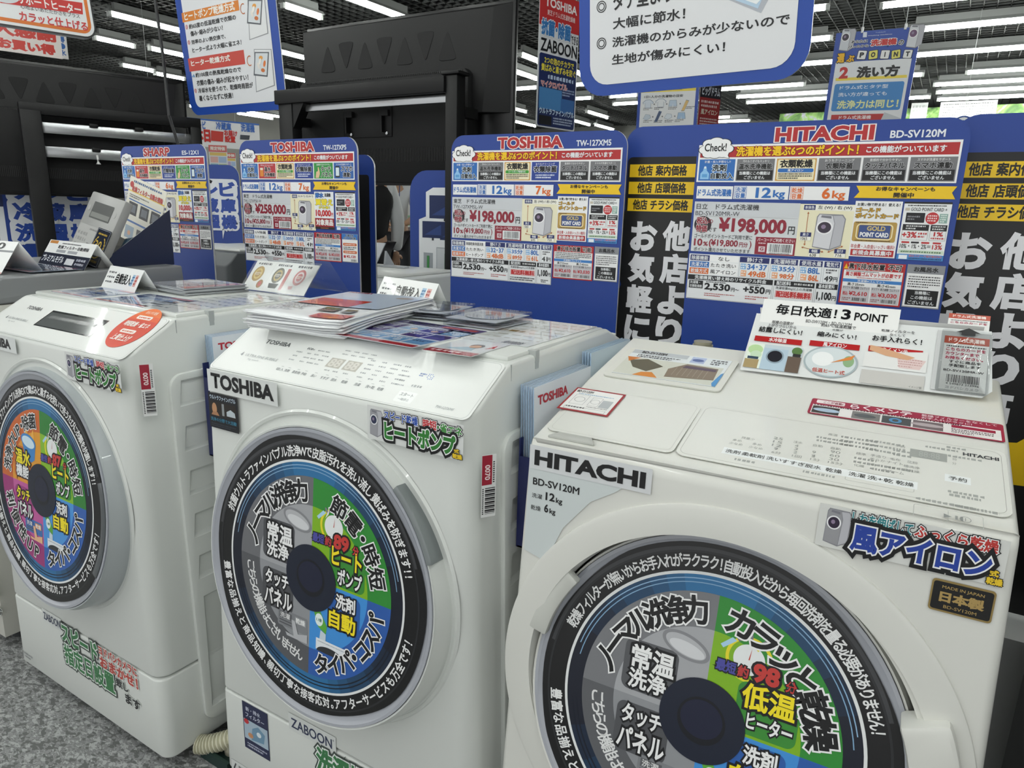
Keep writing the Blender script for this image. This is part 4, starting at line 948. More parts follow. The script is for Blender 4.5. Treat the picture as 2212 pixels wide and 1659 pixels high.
def tosh_panel(s, W=.6, D=.1346, screen=False):
    s.m = lambda x, y: (x, y)
    s.frame((.008, .006), (W - .008, D - .004), 'b4b8b6', .0007, 1, .012)
    s.tx('TOSHIBA', (.08, .088), (.146, .099), '55585a', .02); s.tx('ULTRA FINE BUBBLE', (.064, .048), (.15, .0545), 'a0a4a6', .0); s.poly([(.05, .05), (.054, .058), (.057, .05), (.06, .057), (.056, .047)], '8a8e90', 1); s.tx('Ag wash', (.078, .038), (.108, .044), 'b4b8ba', .0)
    if screen: return
    for x, w in ((.236, .03), (.27, .026)): pass
    s.rect((.262, .058), (.295, .082), 'b9b6ac', 1); s.rect((.301, .058), (.334, .082), 'b9b6ac', 1)
    s.tx('88', (.265, .06), (.292, .08), 'd3d0c8', .03); s.tx('88', (.304, .06), (.331, .08), 'd3d0c8', .03)
    rnd = random.Random(8)
    s.tx('eco', (.19, .0905), (.204, .096), '6a6e70', .01)
    for r in range(4):
        for x in (.172, .199, .217, .236):
            if r == 0 and x < .19: continue
            s.fine((x, .09 - .011 * r), (x + rnd.uniform(.009, .016), .0955 - .011 * r), 'a2a6a6', 1, 1, int(x * 1000) + r)
    for r in range(2):
        for x in (.275, .296, .315, .335): s.fine((x, .092 + .0095 * r), (x + .013, .097 + .0095 * r), 'a2a6a6', 1, 1, int(x * 999) + r)
    for x in (.268, .288, .312): s.fine((x, .048), (x + .012, .053), 'a2a6a6', 1, 1, int(x * 998))
    for r in range(5):
        for x in (.345, .37, .395, .42, .43):
            if x > .42 and r > 2: continue
            s.fine((x, .046 + .0105 * r), (x + rnd.uniform(.01, .017), .0515 + .0105 * r), '9a9ea0', 1, 1, int(x * 997) + r)
    for x, t in ((.165, '切/入'), (.186, '洗剤'), (.206, '柔軟剤'), (.228, '予約'), (.252, '洗い'), (.275, 'すすぎ'), (.3, '脱水'), (.324, '乾燥'), (.353, '洗濯'), (.378, '洗+乾'), (.403, '乾燥')):
        w = .0062 * len(t); s.tx(t, (x, .0285), (x + w, .0355), '8c9092', .012); s.rect((x + w / 2 - .003, .0395), (x + w / 2 + .003, .0402), '9a9e9e', 1)
    s.rect((.447, .014), (.483, .038), 'eceeec', 1, .003); s.tx('スタート', (.452, .027), (.478, .0345), '8a8e90', .008); s.tx('一時停止', (.454, .0175), (.476, .023), 'a4a8aa', .004)
    s.fine((.46, .048), (.48, .056), 'a2a6a6', 1, 2, 3); s.fine((.459, .074), (.472, .083), '4f6fae', 2, 2, 4)
    for i in range(4):
        for j in range(4):
            if (i * 3 + j) % 4: s.ell((.476 + .0035 * i, .072 + .0035 * j), .0011, .0011, '6a86c0', 1, 0, 8)
    s.tx('TW-127XM5', (.528, .017), (.562, .0225), 'a8acac', .0, (), 3, .2)
on(ROOT2, P2, None, 'control_panel', lambda s: (s.slabl(rrect(.004, .004, .596, .1325, .012), mat('e2e4e1', .3), .0008), tosh_panel(s)), .3)

# ---- machine to its left
ROOT1, F1, P1, S1 = toshiba('washing_machine', (-.7625, -.061, 0), -.0079, 'B', 'white drum washing machine with a multicoloured disc, wide grey screen and orange oval sticker', dict(door=(.294, -.036, .6046)))
CB, CB2, CB3 = (0, 600, 4.608), (0, 820, 4.608), (0, 1140, 3.197)
def f(s):
    b_ = px(F1, CB, 168, 760); t = px(F1, CB, 165, 610); w = .155; x0 = b_[0] - w
    s.slabl(rrect(x0, b_[1], b_[0], t[1]), 'dcdfde', .0002); s.m = lambda x, y: (x, y); c = px(F1, CB, 108, 715); d = px(F1, CB, 104, 620); s.tx('TOSHIBA', (c[0] - .135, c[1]), (c[0], d[1]), '18181a', .04)
on(ROOT1, F1, None, 'brand_sticker', f)
on(ROOT1, F1.shifted(dn=-.0026), None, 'heat_pump_sticker', lambda s: heat_pump_sticker(s, px(F1, CB, 685, 1000), px(F1, CB, 1200, 860)))
on(ROOT1, F1, None, 'name_badge', lambda s: zaboon_badge(s, px(F1, CB3, 300, 640), .036, .092))
on(ROOT1, F1, None, 'delivery_sticker', lambda s: install_sticker(s, (px(F1, CB3, 430, 800)[0], px(F1, CB3, 975, 1290)[1]), px(F1, CB3, 985, 1240)[0] - px(F1, CB3, 430, 800)[0]))
def f(s):
    a = px(F1, CB3, 150, 850); s.m = lambda x, y: (a[0] + x * .06, a[1] - .018 + y * .03); s.poly([(.08, .3), (.16, .8), (.2, .75), (.12, .25)], '8a8c8e', 2); s.fine((.25, .8), (.95, .2), '9a9c9e', 2, 2, 4)
on(ROOT1, F1, None, 'wheel_note', f)
side_barcode(ROOT1, F1, CB, (1510, 1375), (1440, 860))
def f(s):
    s.slabl(rrect(.004, .004, .596, .1325, .012), mat('e2e4e1', .4, coat=.5), .0008); tosh_panel(s, screen=True)
    a, b_, c, d = [px(P1, CB, *q) for q in ((335, 470), (880, 590), (1095, 430), (530, 325))]
    x0, x1, y0, y1 = (a[0] + d[0]) / 2, (b_[0] + c[0]) / 2, (a[1] + b_[1]) / 2, (c[1] + d[1]) / 2
    s.polyl(rrect(x0, y0, x1, y1), mat('3a3c3d', .06, coat=.4), 2); s.rect((0, 0), (0, 0), '55585a', 2) if False else None
    s.m = lambda x, y: (x, y); s.rect((x0 + .004, y0 + .003), (x1 - .004, y1 - .006), mat('5d6060', .06), 3); s.fine((x0 + .02, y1 - .012), (x1 - .02, y1 - .03), '5f6263', 1, 4, 3)
on(ROOT1, P1, None, 'control_panel', f, .2)
def f(s):
    c = px(P1, CB, 1335, 500); e = px(P1, CB, 1585, 380); w = px(P1, CB, 1085, 620)
    rx, ry = .056, .062; s.m = lambda x, y: (c[0] + x * rx, c[1] + y * ry)
    N = 48; P = [(c[0] + rx * math.cos(2 * PI * i / N), c[1] + ry * math.sin(2 * PI * i / N)) for i in range(N)]
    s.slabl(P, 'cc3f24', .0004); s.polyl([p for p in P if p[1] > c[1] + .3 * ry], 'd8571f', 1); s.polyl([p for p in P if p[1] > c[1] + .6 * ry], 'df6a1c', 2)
    s.rect((-.5, .42), (.4, .6), 'f2ece6', 3, .004); s.fine((-.4, .44), (.3, .57), 'c8542e', 1, 4, 5); s.tx('時短乾燥・省エネ', (-.75, .02), (.75, .28), 'f4e9e2', .03, (), 4); s.rect((-.5, -.3), (.4, -.12), 'f2ece6', 3, .004); s.fine((-.4, -.28), (.3, -.15), 'c8542e', 1, 4, 6); s.tx('上質仕上げ', (-.55, -.68), (.55, -.38), 'f4e9e2', .03, (), 4); s.tx('おもいやり乾燥', (-.3, .7), (.4, .86), 'f4dcc8', .015, (), 4)
on(ROOT1, P1.shifted(dn=-.001), None, 'oval_sticker', f)
def f(s):
    a = px(S1, CB3, 1355, 1060); s.m = lambda x, y: (a[0] + x * .12, a[1] + y * .16); s.slabl(rrect(a[0] - .004, a[1] - .004, a[0] + .13, a[1] + .07), 'd6cfcb', .0002); s.fine((0, .4), (1, .02), 'c06a5c', 7, 1, 3, .45)
on(ROOT1, S1.shifted(dn=-.006), None, 'caution_sticker', f)

# ---- the large machine at the right
DR = .207
ROOT3 = thing('washing_machine', (.6767, .05, 0), 'large white drum washing machine at the right with a gold and black plate', 'washing machine', .0356, 'drum washing machines in the front row')
W3, Z3 = .5963, .912; SL = math.atan2(.088, .39)
ty = lambda y: Z3 + math.tan(SL) * y
cab = shell_mesh('cabinet', [(-.022, .05), (-.0175, .30), (0, Z3 - .012), (.012, Z3 + .001), (.175, ty(.175) + .001), (.205, ty(.205) + .003), (.415, 1.003), (.46, .985), (.62, .965), (.62, .05)], W3, ROOT3, SHELL3, .024, Z3, .33, rv=.03, bev=.009, yfront=.006)
cut = MB()
cut.lathe([(0, -.12), (.262, -.12), (.268, .05), (.275, .2), (0, .2)], Matrix.Translation((.288, -.002, .558)) @ Matrix.Rotation(PI / 2 - .213, 4, 'X'), 128)
boolean_cut(cab, cut.build('cutter', SHELL3, ROOT3))
d3, pl3, M3 = add_door(ROOT3, (.288, -.006, .556), .213, 'C', .262, 9, .257, SHELL3, -.06)
b = MB(); b.lathe([(.262, -.02), (.266, -.05), (.30, -.055)], Matrix.Identity(4)); b.build('door_gasket', mat('8a8c8c', .3), d3)
# raised ring round the door
b = MB(); b.lathe([(.316, -.006), (.3145, .001), (.309, .0028), (.272, .001), (.266, -.03)], Matrix.Translation((.293, -.0125, .556)) @ Matrix.Rotation(PI / 2 - .028, 4, 'X'), 128)
b.build('door_surround', SHELL3, ROOT3)
b = MB(); b.prism([(.25 * math.cos(a), .25 * math.sin(a)) for a in [math.radians(24 - 58 * i / 15) for i in range(16)]] + [(.305 * math.cos(a), .305 * math.sin(a)) for a in [math.radians(-34 + 58 * i / 15) for i in range(16)]], -.03, .012, 'z', Matrix.Translation((.288, -.02, .556)) @ Matrix.Rotation(PI / 2 - .05, 4, 'X'))
b.build('hinge_cover', SHELL3, ROOT3, bevel=.006)
b = MB(); b.prism([(.247 * math.cos(a), .247 * math.sin(a)) for a in [math.radians(168 - 26 * i / 11) for i in range(12)]] + [(.278 * math.cos(a), .278 * math.sin(a)) for a in [math.radians(142 + 26 * i / 11) for i in range(12)]], -.012, .004, 'z', Matrix.Translation((.288, -.0118, .556)) @ Matrix.Rotation(PI / 2 - .05, 4, 'X'))
b.build('door_grip', mat('c9cac4', .35), ROOT3, bevel=.004)
F3 = local_plane(ROOT3, (0, -.0008, 0), (1, 0, 0), (0, .0295, 1)).shifted()
_lean = math.atan2(.0175, Z3 - .3)
F3 = local_plane(ROOT3, (0, -.0175 - .0014, .30), (1, 0, 0), (0, math.sin(_lean), math.cos(_lean)))
T3 = local_plane(ROOT3, (0, 0, Z3 + .0016), (1, 0, 0), (0, math.cos(SL), math.sin(SL)))
CD1, CD2, CR3, CR4, CZ5 = (1080, 640, 3.253), (1560, 640, 3.385), (1080, 1080, 2.865), (1440, 1080, 2.865), (1320, 600, 5.53)
def quadbox(pl, crop, pts):
    q = [px(pl, crop, *p) for p in pts]; xs = sorted(p[0] for p in q); ys = sorted(p[1] for p in q)
    return (xs[0] + xs[1]) / 2, (ys[0] + ys[1]) / 2, (xs[2] + xs[3]) / 2, (ys[2] + ys[3]) / 2
def unit(s, x0, y0, x1, y1): s.m = lambda x, y: (x0 + x * (x1 - x0), y0 + y * (y1 - y0))
def f(s):
    x0, y0, x1, y1 = quadbox(F3, CD1, ((215, 1045), (1080, 1210), (1055, 1390), (205, 1205))); unit(s, x0, y0, x1, y1); s.slabl(rrect(x0, y0, x1, y1), 'd6d8da', .0004)
    s.tx('HITACHI', (.045, .17), (.955, .83), '141416', .045)
on(ROOT3, F3.shifted(dn=-.0006), None, 'brand_sticker', f)
def f(s):
    x0, y1 = px(F3, CD1, 205, 1210); y0 = px(F3, CD1, 150, 1640)[1]; P = [(x0 - .002, y0 - .03), (x0 + .035, y0 - .04), (x0 + .06, y0 + .02), (x0 + .1, y0 + .07), (x0 + .135, y0 + .092), (x0 + .15, y1 + .006), (x0, y1 + .006)]
    s.slabl(P, 'cfd6d6', .0003); m = lambda x, y: px(F3, CD1, x, y); s.m = m
    s.tx('BD-SV120M', (232, 1320), (560, 1345), '1a1a1c', .02); a = m(225, 1410); b_ = m(298, 1385); s.tx('洗濯', (225, 1410), (298, 1395), '2a2a2c', .005)
    s.tx('12', (320, 1430), (388, 1390), '1a1a1c', .03); s.tx('kg', (392, 1462), (440, 1425), '1a1a1c', .02); s.tx('乾燥', (217, 1495), (287, 1478), '2a2a2c', .005); s.tx('6', (310, 1515), (342, 1465), '1a1a1c', .03); s.tx('kg', (347, 1535), (392, 1500), '1a1a1c', .02)
on(ROOT3, F3, None, 'model_card', f)
def f(s):
    x0, y0, x1, y1 = quadbox(F3, CR4, ((945, 25), (2125, 245), (2085, 530), (920, 285))); unit(s, x0, y0, x1, y1); s.slabl(rrect(x0, y0, x1, y1), 'd9dad6', .0003)
    washer_pic(s, x0 + .005, y0 + .1 * (y1 - y0), .165 * (x1 - x0), .85 * (y1 - y0), 1, '98989c', '2e2238')
    O = [('f2f2f2', .055), ('111113', .2)]; O2 = [('f2f2f2', .06), ('111113', .13)]
    s.tx('しわを伸ばして', (.19, .68), (.52, .97), '2f7f86', .035, O2, 6); s.tx('ふっくら乾燥', (.53, .68), (.95, .97), 'b8342f', .035, O2, 6); s.tx('風アイロン', (.2, .08), (.935, .68), '24409c', .042, O, 8); s.tx('式', (.93, .2), (.975, .34), 'e6c22a', .05, [('1a1608', .1)], 10); s.tx('乾燥', (.92, .02), (1.0, .18), 'e6c22a', .05, [('1a1608', .1)], 10)
on(ROOT3, F3.shifted(dn=-.0006), None, 'wind_iron_sticker', f)
def f(s):
    x0, y0, x1, y1 = quadbox(F3, CR4, ((1645, 480), (2045, 570), (2010, 760), (1615, 680))); unit(s, x0, y0, x1, y1); s.slabl(rrect(x0, y0, x1, y1, .004), mat('a8905c', .35, metal=.6), .0005); s.rect((.03, .06), (.97, .94), '191818', 1, .003)
    g = mat('c2a468', .3, metal=.5); s.tx('MADE IN JAPAN', (.17, .72), (.83, .84), g, .015); s.tx('日本製', (.15, .32), (.85, .66), g, .05); s.tx('BD-SV120M', (.24, .14), (.76, .24), g, .01)
on(ROOT3, F3, None, 'made_in_japan_plate', f)
def f(s):
    P = rrect(.012, .030, .205, .182, .012); s.slabl(P, mat('e0e0da', .22, coat=.4), .0012); s.m = lambda x, y: (x, y); s.frame((.017, .035), (.2, .178), 'b8b8b2', .0006, 1, .01)
on(ROOT3, T3, None, 'detergent_lid', f)
def f(s):
    s.slabl(rrect(.2075, .030, .59, .185, .014), mat('e0e0da', .22, coat=.4), .0012); s.m = lambda x, y: (x, y); s.frame((.212, .035), (.585, .18), 'a8a8a2', .0006, 1, .012)
    m = lambda x, y: px(T3, CD2, x, y); s.m = m
    def word(t, x, y, h, c='6c6e6c', bold=.008, k=1.0, box=False):
        p = m(x, y); w = h * len(t) * k; s.m = lambda a, b: (a, b)
        if box: s.rect((p[0] - w / 2 - .004, p[1] - h * .9), (p[0] + w / 2 + .004, p[1] + h * .9), 'e9ecec', 1)
        s.tx(t, (p[0] - w / 2, p[1] - h / 2), (p[0] + w / 2, p[1] + h / 2), c, bold); s.m = m
    for t, x, y in (('洗剤', 78, 1138), ('柔軟剤', 225, 1165), ('洗い', 378, 1192), ('すすぎ', 520, 1220), ('脱水', 665, 1248), ('乾燥', 815, 1277), ('洗濯', 985, 1308), ('洗+乾', 1155, 1340), ('乾燥', 1335, 1372), ('予約', 1722, 1340)): word(t, x, y, .0095, '5c5e5c', .01, 1.0, True)
    for t, x, y in (('25', 410, 1042), ('15', 405, 1068), ('12', 398, 1092), ('9', 393, 1117), ('6分', 395, 1145), ('注水', 555, 1070), ('4', 545, 1095), ('3', 540, 1118), ('2', 535, 1143), ('1回', 545, 1172), ('9', 672, 1142), ('4', 668, 1168), ('2', 665, 1170), ('1分', 680, 1197), ('自動', 700, 1095), ('自動', 830, 1116), ('90', 828, 1142), ('60', 822, 1168), ('30', 817, 1195), ('15分', 828, 1222), ('標準', 1015, 1155), ('手造り', 1140, 1172), ('毛布', 1265, 1195), ('花粉', 1390, 1217), ('多め', 110, 1055), ('少なめ', 100, 1080), ('多め', 255, 1085), ('少なめ', 245, 1110), ('残量少', 190, 1042), ('予約', 1300, 1100), ('ナイト', 1262, 1222), ('槽洗浄', 1385, 1250), ('槽乾燥', 1382, 1278), ('スチーム', 1250, 1285), ('柔らか', 1135, 1200), ('化繊', 1000, 1240), ('時', 1700, 1195), ('分', 1697, 1225), ('高温', 810, 1015)):
        word(t, x, y, .0066, 'a6a8a4', .004, .9 if len(t) > 1 else .7)
    for x, y, w in ((690, 1028, 150), (690, 1052, 150), (870, 1026, 160), (865, 1052, 160), (865, 1080, 150), (1050, 1050, 165), (1045, 1080, 165), (1050, 1115, 140), (965, 1180, 90), (960, 1208, 90), (1085, 1228, 95), (1080, 1258, 95), (1205, 1248, 100), (1250, 1125, 80), (1250, 1155, 75), (90, 1190, 90), (590, 1280, 130), (1485, 1098, 130), (1640, 1102, 75), (1650, 1165, 130), (1650, 1425, 130), (1660, 1450, 110), (1415, 1475, 210), (1700, 1530, 150)):
        p = m(x, y); s.m = lambda a, b: (a, b); ww = w / 3.385 / 1000 * 1.02; s.fine((p[0], p[1] - .004), (p[0] + ww * .95, p[1] + .003), 'a6a8a4', 1, 1, x, .8); s.m = m
    p = quadbox(T3, CD2, ((1375, 1115), (1645, 1155), (1645, 1215), (1370, 1170))); s.m = lambda a, b: (a, b); s.rect((p[0], p[1]), (p[2], p[3]), 'a3a5a1', 1); s.tx('88:88', (p[0] + .01, p[1] + .003), (p[2] - .008, p[3] - .003), 'aeb0ac', .01); s.m = m
    a = m(1760, 1160); b_ = m(2020, 1160); s.m = lambda a, b: (a, b); s.tx('HITACHI', (a[0], a[1] - .002), (min(a[0] + .07, b_[0]), a[1] + .0065), '4a4c4e', .035)
    a = m(905, 1300); e = m(1410, 1360); s.frame((a[0], a[1] - .014), (e[0], a[1] + .012), 'b2b4b0', .0006, 1, .003)
    a = m(1400, 1530); e = m(1650, 1600); g = m(1910, 1640); s.m = lambda a, b: (a, b)
    s.frame((a[0], a[1] - .021), (g[0], a[1] + .004), 'b0b2ae', .0006, 2, .003); s.rect((e[0], a[1] - .019), (e[0] + .0006, a[1] + .002), 'b0b2ae', 2)
    c = (a[0] + .03, a[1] - .0085); s.poly([(c[0], c[1] - .004), (c[0] + .008, c[1]), (c[0], c[1] + .004)], '8c8e8c', 2); s.rect((c[0] + .011, c[1] - .004), (c[0] + .0135, c[1] + .004), '8c8e8c', 2); s.rect((c[0] + .016, c[1] - .004), (c[0] + .0185, c[1] + .004), '8c8e8c', 2)
    c = ((e[0] + g[0]) / 2, a[1] - .0085); s.ring(.0048, .0056, '8c8e8c', 2, 0, 360, 24, c); s.rect((c[0] - .0004, c[1] - .003), (c[0] + .0004, c[1] + .003), '8c8e8c', 2)
on(ROOT3, T3, None, 'control_panel', f, .25)
b = MB(); b.prism([(.024, .0), (.098, .0), (.088, .016), (.036, .016)], -.004, .0015, 'z', world_of(ROOT3).inverted() @ local_plane(ROOT3, (0, .0125, Z3 + .0046), (1, 0, 0), (0, math.cos(SL), math.sin(SL))).matrix()); b.build('lid_grip', mat('b4b5b0', .4), ROOT3, bevel=.002)
def f(s):
    x0, y0, x1, y1 = quadbox(T3, CD1, ((415, 795), (525, 645), (875, 695), (770, 855))); unit(s, x0, y0, x1, y1); s.slabl(rrect(x0, y0, x1, y1), '9c2f34', .0003); s.rect((.04, .05), (.96, .95), 'ecebe8', 1); s.tx('BD-SV120M', (.07, .8), (.4, .9), '2a2a2a', .015)
    s.frame((.12, .28), (.4, .7), '8a8c8e', .0005, 2); s.ring(.008, .0087, '8a8c8e', 2, 0, 360, 24, (.26, .5)); s.frame((.48, .3), (.68, .66), '8a8c8e', .0005, 2); s.ring(.007, .0076, '8a8c8e', 2, 0, 360, 24, (.58, .48)); s.rect((.7, .28), (.9, .6), 'b4b8ba', 2); s.fine((.12, .2), (.5, .12), '5a5a5c', 1, 2, 3); s.fine((.14, .72), (.86, .77), '7fa6c8', 1, 2, 4); s.fine((.5, .22), (.9, .26), '6a6a6c', 1, 2, 5); s.frame((.1, .06), (.9, .17), '5a5a5c', .0004, 2)
on(ROOT3, T3.shifted(dn=-.0018), None, 'size_sticker', f)
TT3 = local_plane(ROOT3, (0, .205, ty(.205) + .0032), (1, 0, 0), (0, .21, 1.003 - ty(.205) - .003)).shifted(dn=-.0012)
def f(s):
    x0, y0, x1, y1 = quadbox(TT3, CD1, ((670, 560), (1520, 665), (1690, 500), (985, 340))); s.slabl(rrect(x0, y0, x1, y1, .01), mat('dcdcd4', .3, coat=.2), .003); s.m = lambda x, y: (x, y)
on(ROOT3, TT3.shifted(dn=-.002), None, 'lint_filter_lid', f)
def f(s):
    x0, y0, x1, y1 = quadbox(TT3, CD1, ((755, 540), (1460, 640), (1680, 470), (980, 385))); unit(s, x0, y0, x1, y1); s.slabl(rrect(x0, y0, x1, y1), 'dfe4e6', .0003)
    s.rect((.0, .84), (.58, .99), 'b9bec2', 1); s.tx('BD-SV120M', (.1, .87), (.36, .96), '2a2a2e', .03); s.fine((.08, .82), (.52, .7), '3a3a3e', 2, 2, 3); s.rect((.62, .74), (.76, .97), 'b3bfdc', 1); s.ell((.69, .85), .01, .006, '5a6a9a', 2); s.fine((.82, .96), (.97, .74), '5a5a5e', 3, 2, 5)
    s.rect((0, .02), (.97, .68), 'cfd0c4', 1); s.poly([(.05, .55), (.22, .66), (.42, .45), (.3, .2), (.14, .3)], '5f5a4a', 2); s.poly([(0, .68), (.14, .68), (.05, .5)], 'c8783a', 2); s.poly([(.2, .02), (.45, .02), (.36, .2), (.26, .16)], 'd0843a', 2); s.poly([(.5, .1), (.95, .2), (.93, .62), (.62, .66), (.48, .4)], '837464', 2); s.poly([(.6, .5), (.92, .5), (.92, .58), (.62, .6)], '5c4c5c', 3)
    for k in range(7): s.rect((.55 + .05 * k, .2), (.553 + .05 * k, .5), 'b0a696', 3)
    s.poly([(.97, .0), (1.0, .0), (1.0, .5), (.98, .45), (.95, .1)], '4f8fc4', 3)
on(ROOT3, TT3.shifted(dn=-.0026), None, 'filter_care_sticker', f)
def f(s):
    x0, y0, x1, y1 = quadbox(TT3, CD2, ((620, 855), (660, 745), (2045, 935), (2080, 1065))); unit(s, x0, y0, x1, y1); s.slabl(rrect(x0, y0, x1, y1, .004), '9c2440', .0003); s.rect((.015, .05), (.985, .62), 'e6e2e0', 1)
    s.rect((.03, .72), (.19, .94), 'f0e6e6', 1, .002); s.tx('ここが自動!', (.07, .75), (.18, .9), '8a2038', .015); s.tx('らくメンテ', (.22, .66), (.55, .96), 'f0e2e4', .03); s.tx('乾燥フィルターをなくして', (.6, .8), (.97, .94), 'e8cfd4', .015); s.tx('お手入れがラクに!', (.6, .66), (.85, .78), 'e8cfd4', .015)
    s.fine((.02, .63), (.8, .54), '3a3034', 1, 3, 5)
    for a, c in ((.02, '3a3634'), (.24, '7a7876'), (.4, '4a4e50'), (.56, '75686a')): s.rect((a, .08), (a + .15, .52), c, 2)
    s.ell((.1, .3), .018, .006, 'a8bcd0', 3); s.ell((.31, .3), .014, .006, '55595c', 3); s.ring(.004, .008, '4f86b0', 3, 0, 360, 20, (.47, .3)); s.ell((.63, .3), .02, .005, 'b0a4a6', 3); s.rect((.75, .4), (.96, .55), '9c2440', 2); s.fine((.75, .36), (.95, .1), '6a5a5c', 3, 2, 7)
on(ROOT3, TT3, None, 'maintenance_sticker', f)
p = px(TT3, CZ5, 995, 800); 
b = MB(); b.tube([(.128, .455, .95), (.128, .455, 1.004)], .017, 20); b.tube([(.128, .455, .992), (.128, .455, .998)], .019, 20); b.build('water_inlet', mat('9a9684', .3, metal=.5), ROOT3)
for sg in (0, 1):
    b = MB(); P = rrect(.09, .075, .60, .84, .03); b.prism(P, 0, .008, 'x', Matrix(((1 if sg else -1, 0, -.025 if sg else .025, W3 + .02 if sg else -.006), (0, 1, 0, 0), (0, 0, 1, 0), (0, 0, 0, 1)))); b.build('side_panel', SHELL3, ROOT3, bevel=.003)
feet(ROOT3, W3, .055)


# ---- silver-topped machine beyond, and the dark machine at the right edge
SILV = mat('86888a', .35, metal=.25); SIL2 = mat('c9c8c0', .4)
ROOT0 = thing('washing_machine', (-1.53, -.03, 0), 'silver-topped drum washing machine at the far left with a navy display box on top', 'washing machine', -.008, 'drum washing machines in the front row')
shell_mesh('cabinet', [(-.012, .04), (0, .93), (.0, .955), (.62, .965), (.62, .04)], .6, ROOT0, SIL2, .01, .93, .04, rv=.03)
shell_mesh('top_panel', [(.0, .957), (.004, .968), (.11, 1.028), (.62, 1.034), (.625, .967)], .603, ROOT0, SILV, 0, rv=.02, bev=.006)
f0 = local_plane(ROOT0, (0, -.013, 0)).shifted(dn=-.001)
def f(s): install_sticker(s, (.27, .1), .36)
on(ROOT0, f0, None, 'delivery_sticker', f)
def f(s):
    s.slabl(rrect(.02, .01, .58, .11, .01), mat('2a2c2e', .15, coat=.3), .001)
on(ROOT0, local_plane(ROOT0, (0, .006, .9695), (1, 0, 0), (0, .106, .06)), None, 'control_panel', f)
feet(ROOT0, .6, .045)
ROOT4 = thing('washing_machine', (1.405, .0, 0), 'black-fronted washing machine cut off by the right edge of the photo', 'washing machine', .0356, 'drum washing machines in the front row')
shell_mesh('cabinet', [(-.03, .05), (-.012, .885), (.08, .93), (.60, .95), (.62, .05)], .6, ROOT4, mat('070708', .25), .0, rv=.03)
shell_mesh('front_panel', [(-.035, .06), (-.035, .42), (-.013, .42), (-.013, .06)], .55, ROOT4, mat('7f8690', .3, metal=.3), .0, rv=.02).location.x = .035
feet(ROOT4, .6, .055)

# ------------------------------------------------------------------ drain hose and floor pan between the machines
o = thing('drain_pan', (-.08, .3, 0), 'dark green drain pan on the floor beneath the machine with the orange oval sticker', 'drain pan')
b = MB(); b.box((-.048, -.30, .0), (.048, .3, .012)); b.box((-.048, -.30, .012), (.048, -.292, .026)); b.build('pan_tray', mat('16302c', .5), o, smooth=False)
A_, B_, C_, D_ = Vector((-.136, .0, .032)), Vector((-.105, .01, .03)), Vector((-.075, .035, .05)), Vector((-.024, .07, .066))
P2_ = []; R2_ = []
for i in range(61):
    t = i / 60; P2_.append(A_ * (1 - t) ** 3 + B_ * 3 * t * (1 - t) ** 2 + C_ * 3 * t * t * (1 - t) + D_ * t ** 3); R2_.append((.0155, .0155, .0215, .0215)[i % 4])
b = MB(); b.tube(P2_, R2_, 14)
ho = b.build('drain_hose', mat('d2cfb8', .45)); tag(ho, 'cream corrugated drain hose in the gap beside the middle machine', 'hose')
b = MB(); b.tube([(-.07, .045, 0.0122), (-.07, .045, .035)], .020, 14)
tag(b.build('hose_rest', mat('b9b6a4', .5)), 'small pale plastic rest under the corrugated hose', 'hose rest')

# ------------------------------------------------------------------ brochures in the gaps
def brochure(root_label, x, y0, y1, z0, z1, dx, n, group, logo=True, col='dfe5ec'):
    for i in range(n):
        xx = x + dx * i; yy = y0 + .0012 * (n - 1 - i); last = i == n - 1
        pl = Flat((xx, yy, z0), (0, 1, 0), (-.03, .03, 1))
        s = Sheet(pl); s.m = lambda a, b_: (a, b_); w, h = y1 - y0, z1 - z0
        s.slabl([(0, 0), (w, 0), (w, h + .004), (0, h)], col, .0022, edge='8fa6be')
        if logo and last:
            s.tx('TOSHIBA', (w * .06, h * .885), (w * .56, h * .945), 'b8283a', .04); s.rect((w * .1, h * .2), (w * .9, h * .6), 'b9c6d6', 1)
        o = s.build('brochure'); tag(o, root_label if not last else root_label.replace('one of the brochures', 'front brochure with red lettering'), 'brochure', group)
def pocket(x0, x1, y0, y1, z0, z1, label):
    o = thing('brochure_pocket', ((x0 + x1) / 2, y0, z0), label, 'brochure holder')
    m = mat('232a5c', .35)
    b = MB(); b.box((x0, y0, z0), (x1, y1, z0 + .003)); b.box((x1 - .002, y0, z0), (x1, y1, z1)); b.box((x0, y0, z0), (x1, y0 + .002, z1)); b.box((x0, y1 - .002, z0), (x1, y1, z1))
    b.build('pocket_front', m, o, world_of(o).inverted() @ Matrix.Identity(4) if False else Matrix.Identity(4), smooth=False)
    b = MB(); b.box((x0 - .002, y0, z0), (x0, y1, z1 + .03)); b.build('back_plate', m, o, Matrix.Identity(4), smooth=False)
pocket(-.1405, -.095, .093, .31, .70, .875, 'navy brochure pocket on the side of the machine with the oval sticker')
brochure('one of the brochures standing upright behind the middle machine', -.1365, .098, .305, .706, .962, .0052, 7, 'brochures in the left gap')
pocket(.619, .657, .125, .335, .69, .85, 'navy brochure pocket on the side of the middle machine')
brochure('one of the brochures upright beside the large right machine', .6225, .128, .33, .696, .965, .0052, 6, 'brochures in the right gap')
brochure('one of the plain catalogues filed behind the brochures next to the large right machine', .624, .35, .53, .70, .985, .006, 4, 'catalogues in the right gap', False, 'c3d2dc')
b = MB(); b.box((.619, .335, .68), (.652, .54, .697)); b.box((.638, .335, .697), (.652, .345, .93), None); 
tag(b.build('catalogue_tray', mat('17181a', .4), bevel=.002), 'black tray holding catalogues beside the large right machine', 'brochure holder')

